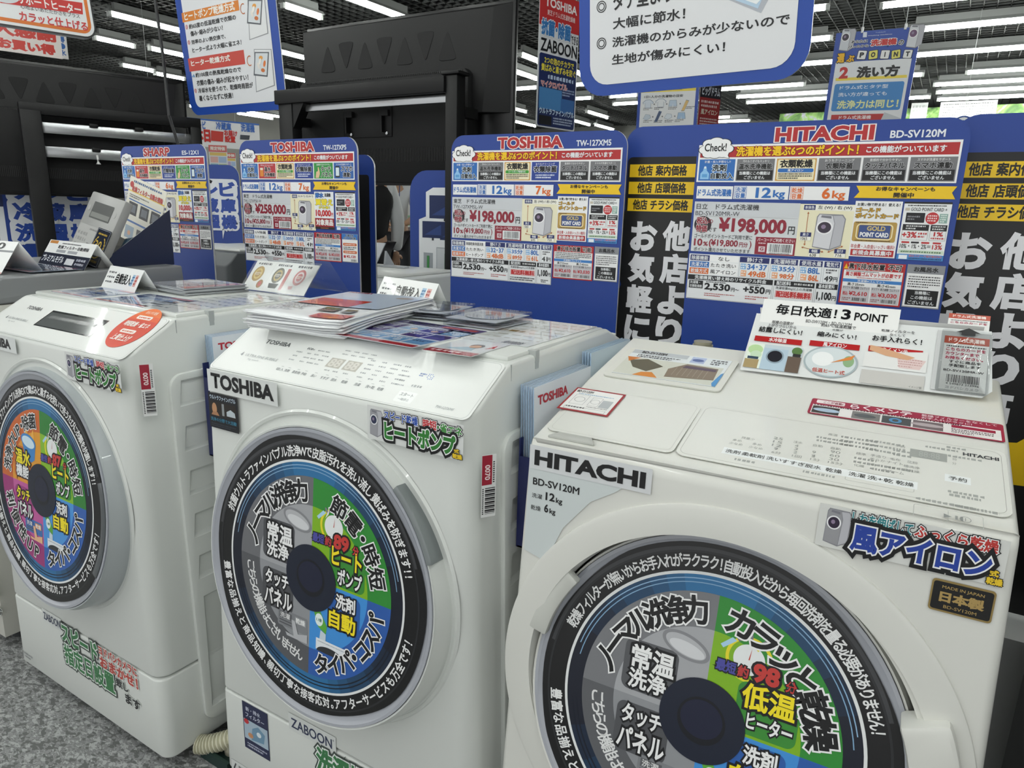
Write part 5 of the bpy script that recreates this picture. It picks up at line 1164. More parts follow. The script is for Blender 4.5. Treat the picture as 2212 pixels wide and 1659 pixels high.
# ------------------------------------------------------------------ things lying on the machine tops
def paper(name, label, cat, z, corners, col, fn, group=None, th=.0012, gloss=True, ez=None):
    """a sheet lying flat; corners = near-left, near-right, far-right, far-left on the machine top"""
    A, B, C_, D = [Vector((p[0], p[1], z)) for p in corners]
    ex = ((B - A) + (C_ - D)); ey = ((D - A) + (C_ - B)); ex.z = 0; ey.z = 0; ex.normalize(); ey = (ey - ex * ey.dot(ex)).normalized()
    c = (A + B + C_ + D) / 4; w = ((B - A).length + (C_ - D).length) / 2; h = ((D - A).length + (C_ - B).length) / 2
    pl = Flat(c - ex * w / 2 - ey * h / 2 + Vector((0, 0, th)), ex, ey)
    s = Sheet(pl, rough=.08 if gloss else .4, coat=.5 if gloss else 0); s.slabl(rrect(0, 0, w, h), col, th)
    s.m = lambda x, y: (x * w, y * h); fn(s)
    o = s.build(name); return tag(o, label, cat, group)
ZW = 1.0087
def pop(cols, seed, head=None, headc='c22f38'):
    def fn(s):
        rnd = random.Random(seed); s.rect((0, 0), (1, .08), 'b02a34', 1); s.rect((0, .84), (1, 1), cols[0], 1)
        if head: s.tx(head, (.06, .86), (.5, .97), headc, .03)
        for r in range(3):
            for c in range(4):
                x, y = .03 + .245 * c, .12 + .24 * r; s.rect((x, y), (x + .22, y + .2), rnd.choice(cols), 1); s.fine((x + .02, y + .18), (x + .2, y + .1), 'f0f2f4' if rnd.random() > .4 else '2a2c4a', 2, 2, seed + r * 4 + c)
                if rnd.random() > .4: s.ell((x + .14, y + .06), .008, .007, rnd.choice(('c8d4e4', 'e6c8b4', '6a7ab0')), 2)
        s.rect((.55, .88), (.95, .95), 'c23a3a', 2)
    return fn
# machine with the oval sticker
paper('laminated_card', 'laminated product sheet with red border at the front of the left machine top', 'laminated card', ZW, ((-.695, .086), (-.525, .079), (-.545, .205), (-.715, .212)), 'c9d3e2', pop(('4a66a0', 'b9c6dc', '7f8fb4', 'e0e4ea'), 3))
paper('laminated_card', 'laminated blue and red product sheet under the screen-side edge, beside the first sheet', 'laminated card', ZW, ((-.50, .076), (-.30, .072), (-.31, .21), (-.505, .212)), 'c3cee0', pop(('2f4c8c', '8fa3c8', '5b86b8', 'd6dde6'), 5, 'XP5', '2a2c5a'))
def rec(s): s.fine((.05, .95), (.95, .05), 'b4b8bc', 9, 1, 6, .25); s.rect((.6, .8), (.9, .95), 'd8dde0', 1)
paper('printed_form', 'white printed form lying at the back of the left machine top', 'paper', ZW, ((-.28, .08), (-.18, .08), (-.185, .40), (-.42, .41)), 'e3e6e6', rec)
def tent(name, label, base_l, base_r, z, h, lean, fn, th_back=.05, col='f0f1f0'):
    A, B = Vector((*base_l, z)), Vector((*base_r, z)); ex = (B - A).normalized(); w = (B - A).length; n = Vector((-ex.y, ex.x, 0))
    up = Vector((0, 0, 1)) * math.cos(lean) + n * math.sin(lean)
    o = thing(name, (A + B) / 2, label, 'tent card')
    pl = Flat(A, ex, up); s = Sheet(pl, rough=.25, coat=.2); s.slabl(rrect(0, 0, w, h), col, .0008); s.m = lambda x, y: (x * w, y * h); fn(s); s.build('front_face', o)
    top = A + up * h; bl = A + n * (2 * h * math.sin(lean)); ub = (top - bl).normalized()
    s = Sheet(Flat(bl + ex * w + n * .0005, -ex, ub), rough=.3); s.slabl(rrect(0, 0, w, (top - bl).length), col, .0006); s.build('back_face', o)
    return o
def auto(s):
    s.tx('自動投入', (.32, .26), (.77, .72), '15161a', .025); s.fine((.05, .85), (.27, .2), '5a5c60', 3, 1, 4, .4); s.rect((.77, .25), (.84, .75), 'a8c4dc', 1); s.rect((.86, .25), (.93, .75), 'd8a8a4', 1); s.fine((.775, .7), (.835, .3), '3f6f9c', 3, 2, 2); s.fine((.865, .7), (.925, .3), 'a8443f', 3, 2, 3)
tent('tent_card', 'small white tent card on top of the machine with the oval sticker', (-.735, .222), (-.548, .20), ZW, .062, .5, auto)
def mag(label, x, y, rz, z, w, h, n, cols, group, name='magazine'):
    for i in range(n):
        s = Sheet(Flat((x + .004 * math.sin(i * 2.1), y + .005 * math.cos(i * 1.7), z + .0026 * (i + 1)), (math.cos(rz + .03 * math.sin(i * 1.3)), math.sin(rz + .03 * math.sin(i * 1.3)), 0), (-math.sin(rz + .03 * math.sin(i * 1.3)), math.cos(rz + .03 * math.sin(i * 1.3)), 0)), rough=.15, coat=.4)
        s.slabl(rrect(0, 0, w, h), cols[i % len(cols)], .0024, edge='b9bcc0')
        if i == n - 1:
            s.m = lambda a, b_: (a * w, b_ * h); s.rect((.1, .1), (.5, .4), 'b4b6bc', 1); s.rect((.1, .55), (.45, .9), 'e4e4e6', 1); s.rect((.8, .05), (.98, .95), 'b06a68', 1); s.fine((.52, .9), (.78, .1), '6a6c72', 6, 1, 4, .4)
        tag(s.build(name), label if i < n - 1 else label.replace('leaflet', 'topmost grey leaflet'), 'leaflet', group)
mag('leaflet in the grey pile behind the tent card', -.60, .265, -.12, ZW, .19, .17, 7, ('a9abb0', '95979c', 'b4b6ba'), 'grey leaflets on the left machine')
# award stand
AW = thing('acrylic_stand', (-.32, .43, ZW), 'clear acrylic stand showing three award cards, behind the left machine top', 'display stand')
ACR = clear_mat('clear_acrylic', (.97, .98, .99), .05, .25)
pl = Flat((-.441, .424, ZW + .002), (1, -.02, 0), (0, .62, .78))
s = Sheet(pl); s.slabl(rrect(0, 0, .25, .10), ACR, .002); s.build('front_plate', AW)
s = Sheet(pl.shifted(dn=.003), rough=.3); s.slabl(rrect(.006, .004, .244, .096), 'ecebe4', .0008); s.m = lambda x, y: (.006 + .238 * x, .004 + .092 * y)
for x in (.33, .64): s.rect((x, .03), (x + .003, .97), 'c9c6ba', 1)
for x, c, c2 in ((.13, 'b08a34', 'd8bc6a'), (.46, '4a4420', 'b4994a'), (.8, 'b8423f', 'ecd8d4')): s.ell((x, .55), .020, .024, c, 1); s.ell((x, .55), .014, .017, c2, 2); s.ell((x, .55), .010, .012, c, 3); s.fine((x - .05, .6), (x + .05, .5), 'f0e6d0', 2, 4, 3)
s.ell((.24, .22), .011, .013, '9a6a34', 2); s.ell((.24, .22), .006, .008, 'c04a3a', 3); s.poly([(.4, .12), (.52, .12), (.54, .28), (.38, .28)], '1c1a14', 1); s.rect((.57, .08), (.62, .8), 'a83a34', 1); s.poly([(.72, .14), (.77, .14), (.77, .26), (.7, .24)], 'b8423f', 1)
for x in (.05, .38, .7): s.fine((x, .96), (x + .22, .84), '4a4a4c', 1, 1, int(x * 100))
s.build('award_cards', AW)
s = Sheet(Flat((-.191, .424 + .155, ZW + .002), (-1, .02, 0), (0, -.62, .78))); s.slabl(rrect(0, 0, .25, .107), ACR, .002); s.build('back_plate', AW)
# middle machine
def sheetA(s): pop(('4a3a7c', '8fb0d4', 'c9cede', '6a9ac8'), 11, 'XM5', '2a2a3a')(s)
paper('laminated_card', 'laminated feature sheet with purple and blue pictures on the middle machine', 'laminated card', ZW, ((.236, .099), (.443, .088), (.42, .302), (.215, .309)), 'd9dde6', sheetA)
def sheetB(s):
    s.rect((0, 0), (1, .2), 'a82f38', 1); s.rect((.03, .24), (.97, .96), 'dfe6ea', 1); s.ell((.62, .62), .012, .014, '2a2220', 3); s.ell((.62, .56), .010, .012, 'd8b090', 4); s.poly([(.2, .3), (.75, .3), (.68, .52), (.5, .5)], '9fc0d0', 2); s.poly([(.85, .5), (.97, .6), (.9, .8)], 'c83a3a', 2); s.fine((.1, .18), (.7, .05), 'f0dcdc', 1, 2, 3)
paper('laminated_card', 'small laminated card with a red band and a face, front right of the middle machine', 'laminated card', ZW, ((.455, .085), (.55, .09), (.535, .215), (.44, .212)), 'dfe3e4', sheetB)
def recB(s): s.fine((.03, .97), (.97, .04), 'c4c2ba', 8, 1, 9, .22); s.fine((.3, .5), (.6, .4), '9a7a3a', 1, 2, 4); s.bars((.72, .02), (.92, .1), '2a2a2c', 2, 14)
paper('laminated_form', 'white laminated form covering the rear right of the middle machine', 'laminated card', ZW, ((.44, .225), (.575, .225), (.57, .49), (.30, .49)), 'dde0de', recB)
def stack(label, x, y, rz, w, h, n, group):
    clear = clear_mat('clear_case', (.9, .92, .94), .5)
    for i in range(n):
        o = thing('disc_case', (x, y, ZW + .0115 * i), label, 'disc case', rz + .04 * i, group)
        b = MB(); b.box((0, 0, .0002), (w, h, .011)); b.build('case', clear, o, bevel=.0008, smooth=False)
        b = MB(); b.box((.004, .004, .003), (w - .004, h - .004, .0045)); b.build('insert', mat('c3c5ca', .3), o, smooth=False)
        b = MB(); b.lathe([(.008, .0058), (.05, .0058), (.05, .0068), (.008, .0068)], Matrix.Translation((w * .52, h * .5, 0)), 40); b.build('disc', mat('c9ccd4', .12, metal=.7), o)
stack('clear disc case by the brochure pile, in the pair nearer the brochures', .185, .325, .16, .125, .142, 2, 'disc cases nearer the brochures')
stack('clear disc case at the back of the middle machine, in the pair farther right', .32, .315, -.02, .125, .142, 2, 'disc cases farther right')
tent('tent_card', 'white tent card half hidden behind the brochure pile on the middle machine', (-.06, .535), (.15, .487), ZW, .062, .5, auto)
# brochure pile
def sag(w, h, z0, x, y, rz, top, k):
    rnd = random.Random(k); nx, ny = 10, 14; bm = bmesh.new(); g = []
    for th in (0, 1):
        for j in range(ny + 1):
            for i in range(nx + 1):
                u, v = i / nx, j / ny
                dz = -.016 * max(0, (.32 - v)) ** 1.3 * 3.4 * (1.15 - .5 * abs(u - .8)) + .004 * math.sin(3 * u + k) * (1 - v) * .5
                g.append(bm.verts.new((u * w, v * h, dz + (.0022 if th else 0) + (.004 * k * max(0, .25 - v)))))
    N = (nx + 1) * (ny + 1)
    for j in range(ny):
        for i in range(nx):
            a = j * (nx + 1) + i; q = (a, a + 1, a + nx + 2, a + nx + 1)
            f1 = bm.faces.new([g[N + t] for t in q]); f2 = bm.faces.new([g[t] for t in q[::-1]])
            if top: f1.material_index = 1
    per = [i for i in range(nx + 1)] + [j * (nx + 1) + nx for j in range(1, ny + 1)] + [ny * (nx + 1) + i for i in range(nx - 1, -1, -1)] + [j * (nx + 1) for j in range(ny - 1, 0, -1)]
    for a, b_ in zip(per, per[1:] + per[:1]): bm.faces.new((g[a], g[b_], g[N + b_], g[N + a]))
    me = bpy.data.meshes.new('brochure'); bm.to_mesh(me); bm.free()
    o = link('brochure', me, [mat('e6e8ea', .25), mat('dfe6ef', .2, coat=.4)]); o.matrix_basis = Matrix.Translation((x, y, z0)) @ Matrix.Rotation(rz, 4, 'Z')
    for p in me.polygons: p.use_smooth = True
    return o
BW, BH = .218, .345
for k in range(9):
    z0 = ZW + .006 + .0025 * k
    x, y, rz = .045 + .004 * math.sin(k * 2.3), .062 + .004 * math.cos(k * 1.9), .16 + .02 * math.sin(k * 1.1)
    o = sag(BW, BH, z0, x, y, rz, False, k)
    tag(o, 'white brochure in the pile lying on the panel of the middle machine', 'brochure', 'brochure pile on the middle machine')
z0 = ZW + .006 + .0025 * 9
o = sag(BW, BH, z0, .045, .062, .17, True, 9); tag(o, 'topmost glossy brochure of the pile, pale blue cover with a large red block', 'brochure')
M = o.matrix_basis
def cov(s):
    s.m = lambda x, y: (x * BW, y * BH)
bmz = [v.co.z for v in o.data.vertices]
def zat(u, v): return -.016 * max(0, (.32 - v)) ** 1.3 * 3.4 * (1.15 - .5 * abs(u - .8)) + .004 * math.sin(3 * u + 9) * (1 - v) * .5 + .004 * 9 * max(0, .25 - v) + .0040
s = Sheet(Flat((0, 0, 0), (1, 0, 0), (0, 1, 0)), rough=.2, coat=.4, dz=.0003); s.m = lambda x, y: (x * BW, y * BH)
def strip(a, b_, c, d, col, lay, n=8):
    for i in range(n): 
        y0, y1 = b_ + (d - b_) * i / n, b_ + (d - b_) * (i + 1) / n
        for j in range(4):
            x0, x1 = a + (c - a) * j / 4, a + (c - a) * (j + 1) / 4; s.rect((x0, y0), (x1, y1), col, lay)
strip(.02, .36, .98, .98, 'c6d2e4', 1, 16); strip(.10, .36, .66, .62, 'c8402c', 2, 7); strip(.62, .03, .98, .14, 'bb3a30', 2, 4); strip(.5, .2, .68, .31, '2a2c30', 2, 4); strip(.74, .2, .86, .29, '4a4c50', 2, 4)
s.tx('TOSHIBA', (.04, .92), (.34, .965), 'a8344a', .04); s.tx('ZABOON', (.06, .2), (.34, .25), '3a3c48', .01); s.fine((.06, .335), (.36, .27), '6a6e78', 2, 2, 4); s.fine((.06, .17), (.3, .1), '9a9ea6', 2, 2, 6); s.ell((.8, .85), .02, .012, 'b8a8a0', 2, .3)
so = s.build('cover_print', o)
so.matrix_basis = Matrix.Identity(4)
for v in so.data.vertices: v.co.z += zat(v.co.x / BW, v.co.y / BH)
# large machine: stand with cards
_a = .0356; _ex = Vector((math.cos(_a), math.sin(_a), 0)); _n = Vector((-math.sin(_a), math.cos(_a), 0)); LEAN = .8
B0 = Vector((1.0675, .381, .9875)); _up = Vector((0, 0, 1)) * math.cos(LEAN) + _n * math.sin(LEAN)
ST = thing('counter_display', B0, 'white card display headed 3 POINT standing on the large right machine', 'display stand')
spl = Flat(B0, _ex, _up)
s = Sheet(spl, rough=.12, coat=.5); s.slabl([(-.175, 0), (.165, .005), (.177, .018), (.170, .128), (-.174, .122)], 'dfe1e0', .0012); s.crop(1560, 640, 3.385); s.build('main_card', ST)
s = Sheet(spl.shifted(dn=-.0008), rough=.12, coat=.5); s.crop(1560, 640, 3.385)
s.off = .0002
q = [s.m(*p) for p in ((330, 205), (525, 180))]; s.tx('部屋の湿度が', (362, 200), (525, 191), '3a3a3c', .01); s.tx('上がりづらいから', (330, 222), (545, 219), '3a3a3c', .01); s.tx('結露しにくい！', (265, 258), (590, 250), '1e1e20', .02)
s.tx('約65℃低温乾燥で', (722, 222), (980, 222), '3a3a3c', .012); s.tx('衣類が', (803, 252), (885, 246), '3a3a3c', .01); s.tx('縮みにくい！', (692, 292), (985, 284), '1e1e20', .02)
s.tx('乾燥フィルターを', (1163, 258), (1410, 258), '3a3a3c', .01); s.tx('なくして', (1225, 289), (1340, 282), '3a3a3c', .01); s.tx('お手入れらく！', (1095, 325), (1465, 318), '1e1e20', .02)
for a, b_, t, w in (((238, 305), (592, 300), '水冷除湿', ((342, 318), (482, 290))), ((640, 340), (1013, 340), '風アイロン', ((737, 356), (918, 332))), ((1070, 380), (1473, 382), 'らくメンテ', ((1172, 396), (1362, 372)))):
    p, r = s.m(*a), s.m(*b_); m0 = s.m; s.m = lambda x, y: (x, y); s.rect((p[0], p[1] - .0055), (r[0], p[1] + .0055), 'b02a2c', 1); s.m = m0; u, v = s.m(*w[0]), s.m(*w[1]); m0 = s.m; s.m = lambda x, y: (x, y); s.tx(t, (u[0], p[1] - .0042), (v[0], p[1] + .0042), 'f2eaea', .025, (), 3); s.m = m0
p0, p1 = s.m(140, 548), s.m(548, 583); pt = s.m(200, 318)
m0 = s.m; s.m = lambda x, y: (x, y)
x0, x1, y0, y1 = p0[0], p1[0], .006, pt[1] - .006
U = lambda a, b_: (x0 + a * (x1 - x0), y0 + b_ * (y1 - y0))
s.rect(U(0, 0), U(1, 1), 'c3d0d6', 1); s.rect(U(0, 0), U(.3, 1), 'e4ece0', 2); s.rect(U(0, 0), U(.26, .35), 'a8946c', 3); s.ell(U(.15, .75), .012, .01, 'b8d6a0', 3); s.ell(U(.18, .55), .009, .008, 'c6dcc0', 3); s.rect(U(.04, .36), U(.24, .46), '3a4a5c', 4); s.rect(U(.3, 0), U(.75, .86), 'b4c8d6', 3); s.ring(.0115, .014, '8fa0ac', 5, 0, 360, 32, U(.53, .55)); s.ell(U(.53, .55), .0115, .0115, '2a2a30', 4); s.rect(U(.76, 0), U(1, .62), '6a5c52', 3); s.ell(U(.9, .85), .008, .008, '5c7a4a', 4); s.rect(U(.84, .62), U(.98, .74), '3a3a3a', 4)
s.m = m0; c = s.m(790, 480); s.m = lambda x, y: (x, y)
s.ell(c, .040, .031, 'a8b4b8', 1); s.ell(c, .037, .028, 'd2dadc', 2); s.ell((c[0] - .012, c[1] + .004), .016, .014, 'eceeee', 3); s.ell((c[0] + .026, c[1] + .004), .008, .011, '8fae84', 3); s.poly([(c[0], c[1] - .002), (c[0] + .034, c[1] + .018), (c[0] + .03, c[1] + .008)], 'd8884a', 4); s.tx('低温ヒート式', (c[0] - .024, c[1] - .023), (c[0] + .024, c[1] - .015), 'a8403a', .03, [('f0e6e0', .05)], 6)
s.m = m0; a = s.m(1000, 640); b_ = s.m(1470, 690); s.m = lambda x, y: (x, y)
s.rect((a[0], .004), (b_[0], .03), 'c6c4c0', 1); s.poly([(a[0], .036), (b_[0], .036), (b_[0], .075), (a[0], .064)], 'e4e4e2', 1); s.poly([(a[0] + .006, .078), (a[0] + .02, .076), (a[0] + .07, .062), (a[0] + .06, .056), (a[0] + .03, .06), (a[0] + .006, .068)], 'd4a684', 3); s.poly([(a[0] + .045, .062), (a[0] + .085, .058), (a[0] + .078, .040), (a[0] + .05, .040)], 'e0c9c6', 2); s.fine((a[0] + .048, .06), (a[0] + .08, .042), 'b88a88', 4, 3, 4, .3); s.tx('イメージ図', (b_[0] - .02, .006), (b_[0] - .003, .0095), '6a6a68', .005)
s.build('picture_card', ST)
HP = Flat(B0 + _up * .105 + _n * .004 - spl.n * .0035, _ex, Vector((0, 0, 1)) * math.cos(.62) + _n * math.sin(.62))
s = Sheet(HP, rough=.15, coat=.4); s.slabl(rrect(-.166, -.006, .045, .042), 'eeeeec', .001); s.off = 0; s.m = lambda x, y: (x, y)
s.tx('毎日快適！', (-.143, .014), (-.047, .034), '1a1a1c', .02); s.tx('3', (-.040, .015), (-.026, .034), '1a1a1c', .03); s.tx('POINT', (-.02, .015), (.028, .030), '1a1a1c', .02); s.tx('BD-SW120M・BD-SV120M', (-.092, .003), (-.022, .009), '5a5a5a', .008); s.build('header_strip', ST)
s = Sheet(Flat(B0 + _n * .16 + _ex * .16, -_ex, Vector((0, 0, 1)) * .8 - _n * .55), rough=.3); s.slabl(rrect(0, 0, .33, .115), 'c9cac8', .0012); s.build('rear_prop', ST)
CH = spl.shifted(dn=-.0045)
s = Sheet(CH); s.crop(1560, 640, 3.385); A, B_ = s.m(1545, 735), s.m(1960, 300); s.m = lambda x, y: (x, y); s.slabl(rrect(A[0], .006, .172, .122, .004), clear_mat('clear_pocket', (.96, .97, .97), .3), .0012); s.build('card_pocket', ST)
s = Sheet(spl.shifted(dn=-.0022), rough=.3); s.m = lambda x, y: (x, y); s.slabl(rrect(.10, .008, .170, .120), 'c3c4c4', .0006); s.build('pocket_backing', ST)
def slip(pl, x0, y0, w, h, full, label):
    s = Sheet(pl, rough=.3); s.slabl(rrect(x0, y0, x0 + w, y0 + h), 'e6e6e4', .0006); s.m = lambda x, y: (x0 + x * w, y0 + y * h)
    s.rect((0, .86), (1, 1), 'b8503c', 1); s.tx('ドラム式洗濯機', (.1, .89), (.9, .97), 'f4e6e0', .02); s.fine((.06, .83), (.94, .79), '4a4a4c', 1, 2, 3)
    s.tx('こちらのカードを', (.06, .72), (.94, .78), 'a83450', .03)
    if full:
        s.tx('カウンターまで', (.06, .64), (.8, .70), 'a83450', .03); s.tx('お持ちください。', (.06, .56), (.9, .62), 'a83450', .03); s.tx('すぐに商品を', (.16, .49), (.86, .545), '2a2a2c', .02); s.tx('手配致します', (.16, .42), (.86, .475), '2a2a2c', .02); s.tx('BD-SV120MR-W', (.06, .335), (.94, .375), '2a2a2c', .01); s.bars((.14, .14), (.86, .28), '2a2a2c', 1, 30); s.tx('4 549873 213996', (.14, .095), (.86, .13), '3a3a3c', .005); s.tx('ヨドバシカメラ', (.14, .02), (.86, .07), '8a8a8c', .01)
    return tag(s.build('order_card'), label, 'card')
slip(spl.shifted(dn=-.0030), .110, .010, .058, .10, True, 'order card with red heading and barcode in the clear pocket of the card display')
slip(HP.shifted(dz=.0, dn=.012), .112, -.012, .055, .062, False, 'order card with a red heading sticking up behind the pocket of the display')
s = Sheet(CH.shifted(dn=-.0006)); s.m = lambda x, y: (x, y); s.poly([(.131, .112), (.149, .112), (.149, .117), (.156, .117), (.140, .126), (.124, .117), (.131, .117)], '17171a', 1); s.build('arrow_mark', ST)

# silver machine: filter display
Z0 = 1.031
NB = thing('display_box', (-1.05, .48, Z0), 'navy wedge-shaped display box on the silver-topped machine', 'display stand')
def wedge(x): return [(x, .40, Z0), (x, .60, Z0), (x, .60, 1.20), (x, .40, 1.07)]
nav = mat('262d44', .3); b = MB()
b.prism([(.40, Z0), (.61, Z0), (.61, 1.205), (.40, 1.065)], -1.003, -1.0, 'x'); b.build('side_wall', nav, NB, Matrix.Identity(4), smooth=False)
b = MB(); b.box((-1.17, .607, Z0), (-1.003, .61, 1.195)); b.build('rear_wall', mat('b9bcc0', .4), NB, Matrix.Identity(4), smooth=False)
b = MB(); b.box((-1.17, .40, Z0), (-1.003, .607, Z0 + .003)); b.build('box_floor', nav, NB, Matrix.Identity(4), smooth=False)
b = MB(); b.box((-1.17, .40, Z0 + .003), (-1.003, .403, 1.05)); b.build('front_lip', nav, NB, Matrix.Identity(4), smooth=False)
kp = Plane((-1.105, .37, Z0 + .016), 0, .42, -.16)
FK = thing('filter_unit', (-1.105, .37, Z0), 'silver-grey dryer filter sample leaning in the navy display box', 'filter unit')
s = Sheet(kp); s.m = lambda x, y: (x, y)
b = MB(); kp.ex = kp.ex * 1.18; kp.ez = kp.ez * 1.18; Mk = kp.matrix(); b.box((-.085, .0, -.028), (.085, .185, 0), Mk); b.build('unit_body', mat('9c9c9a', .35), FK, Matrix.Identity(4), bevel=.006)
s.off = .0006; s.rect((-.05, .115), (.05, .16), '4a4c4a', 1, .002); s.rect((-.046, .119), (.046, .132), '7a7c78', 2); s.ell((-.065, .14), .006, .008, 'a4a4a2', 1); s.ell((.065, .14), .006, .008, 'a4a4a2', 1); s.rect((-.075, .012), (.03, .095), 'a9a9a7', 1); s.fine((-.02, .09), (.03, .082), '6a6a68', 1, 2, 3); s.fine((-.07, .078), (-.02, .03), '8c8c8a', 3, 2, 5); s.rect((-.01, .02), (.02, .05), '5a5a58', 2, .003); s.build('face_print', FK)
s = Sheet(kp.shifted(dn=-.004), rough=.15, coat=.4); s.m = lambda x, y: (x, y); s.slabl(rrect(.022, -.002, .088, .098, .003), '1e2433', .0006); s.frame((.024, 0), (.086, .096), 'b9bdc6', .0008, 1, .002); g = 'c8a84a'
s.tx('30', (.036, .04), (.068, .066), g, .01); s.tx('th', (.069, .04), (.077, .05), g, .0); s.tx('ANNIVERSARY', (.032, .008), (.078, .014), g, .0); s.fine((.034, .088), (.076, .08), g, 1, 2, 3)
for i in range(18):
    a = math.radians(215 + 250 * i / 17 + 180) if False else math.radians(-60 - 240 * i / 17 + 0) ; a = math.radians(130 + 280 * i / 17); s.ell((.055 + .026 * math.cos(a), .050 + .03 * math.sin(a)), .0022, .0042, g, 1, a, 8)
s.build('anniversary_card', FK)
def flyer(pl, x0, y0, w, h, label):
    s = Sheet(pl, rough=.2, coat=.3); s.slabl(rrect(x0, y0, x0 + w, y0 + h), 'e9e6d8', .001); s.m = lambda x, y: (x0 + x * w, y0 + y * h)
    s.tx('乾燥フィルター自動お掃除', (.1, .78), (.95, .87), 'b8302e', .04); s.fine((.12, .97), (.9, .91), '3a5a8a', 1, 2, 3); s.ell((.08, .88), .01, .01, 'b8302e', 2); s.fine((.06, .74), (.6, .68), '5a5a5c', 2, 2, 4); s.rect((0, .77), (1, .79), 'e8c85a', 1)
    for x in (.08, .4, .7): s.rect((x, .42), (x + .24, .62), '2a2c30', 1); s.rect((x + .04, .46), (x + .2, .58), '6a7078', 2); s.rect((x, .04), (x + .24, .24), '9fb0c0' if x < .3 else '4a4c50', 1); s.ell((x + .12, .13), .008, .008, 'd8a888', 2)
    s.rect((.06, .64), (.95, .66), '3f6aa8', 1); s.rect((.06, .30), (.95, .33), '3f6aa8', 1)
    return tag(s.build('flyer'), label, 'flyer')
flyer(Plane((-1.175, .575, Z0 + .01), .05, .1, -.27), -.08, .05, .19, .21, 'cream flyer with red heading standing in the navy display box')
b = MB(); b.prism([(.42, Z0 + .01), (.60, Z0 + .01), (.60, Z0 + .10), (.47, Z0 + .085)], -1.03, -1.012, 'x')
pb = b.build('carry_bag', mat('2c4a5e', .6), bevel=.004); tag(pb, 'folded blue-grey bag inside the navy display box', 'bag')
def tw(s):
    s.rect((0, 0), (1, .48), '23283a', 1); s.tx('プレミアムモデル', (.03, .12), (.5, .4), 'e6e8ee', .03); s.rect((.55, .1), (.72, .34), 'dfe1e6', 2); s.fine((.76, .4), (.95, .1), 'b9bcc8', 2, 3, 4); s.tx('乾燥フィルター自動掃除', (.25, .68), (.9, .82), '3a3a40', .02); s.fine((.3, .93), (.7, .86), '6a6a70', 1, 2, 3); s.rect((.25, .53), (.45, .64), 'a9abb0', 1); s.rect((.5, .53), (.7, .64), 'a9abb0', 1); s.rect((.02, .86), (.2, .98), 'c8884a', 1)
tent('tent_card', 'long tent card with a navy band on the silver-topped machine', (-1.29, .335), (-.96, .30), Z0, .085, .55, tw)
paper('laminated_card', 'glossy laminated sheet lying under the navy-banded tent card', 'laminated card', Z0 + .003, ((-1.28, .15), (-.96, .17), (-.965, .29), (-1.30, .31)), 'b9c3d0', pop(('5a6a8a', '8fa0b8', 'c8ced6', '3a4a6a'), 21))
def tg(s): s.tx('省エネ', (.1, .15), (.8, .6), '2a2a2c', .02); s.rect((0, .66), (1, .72), '8a8c90', 1); s.tx('590', (.35, .75), (.8, .95), '3a3a3c', .03); s.rect((0, 0), (1, .05), 'c89a98', 1)
tent('price_tag', 'clear-fronted price tag leaning at the left end of the silver-topped machine', (-1.22, .075), (-.99, .10), Z0, .10, .6, tg)
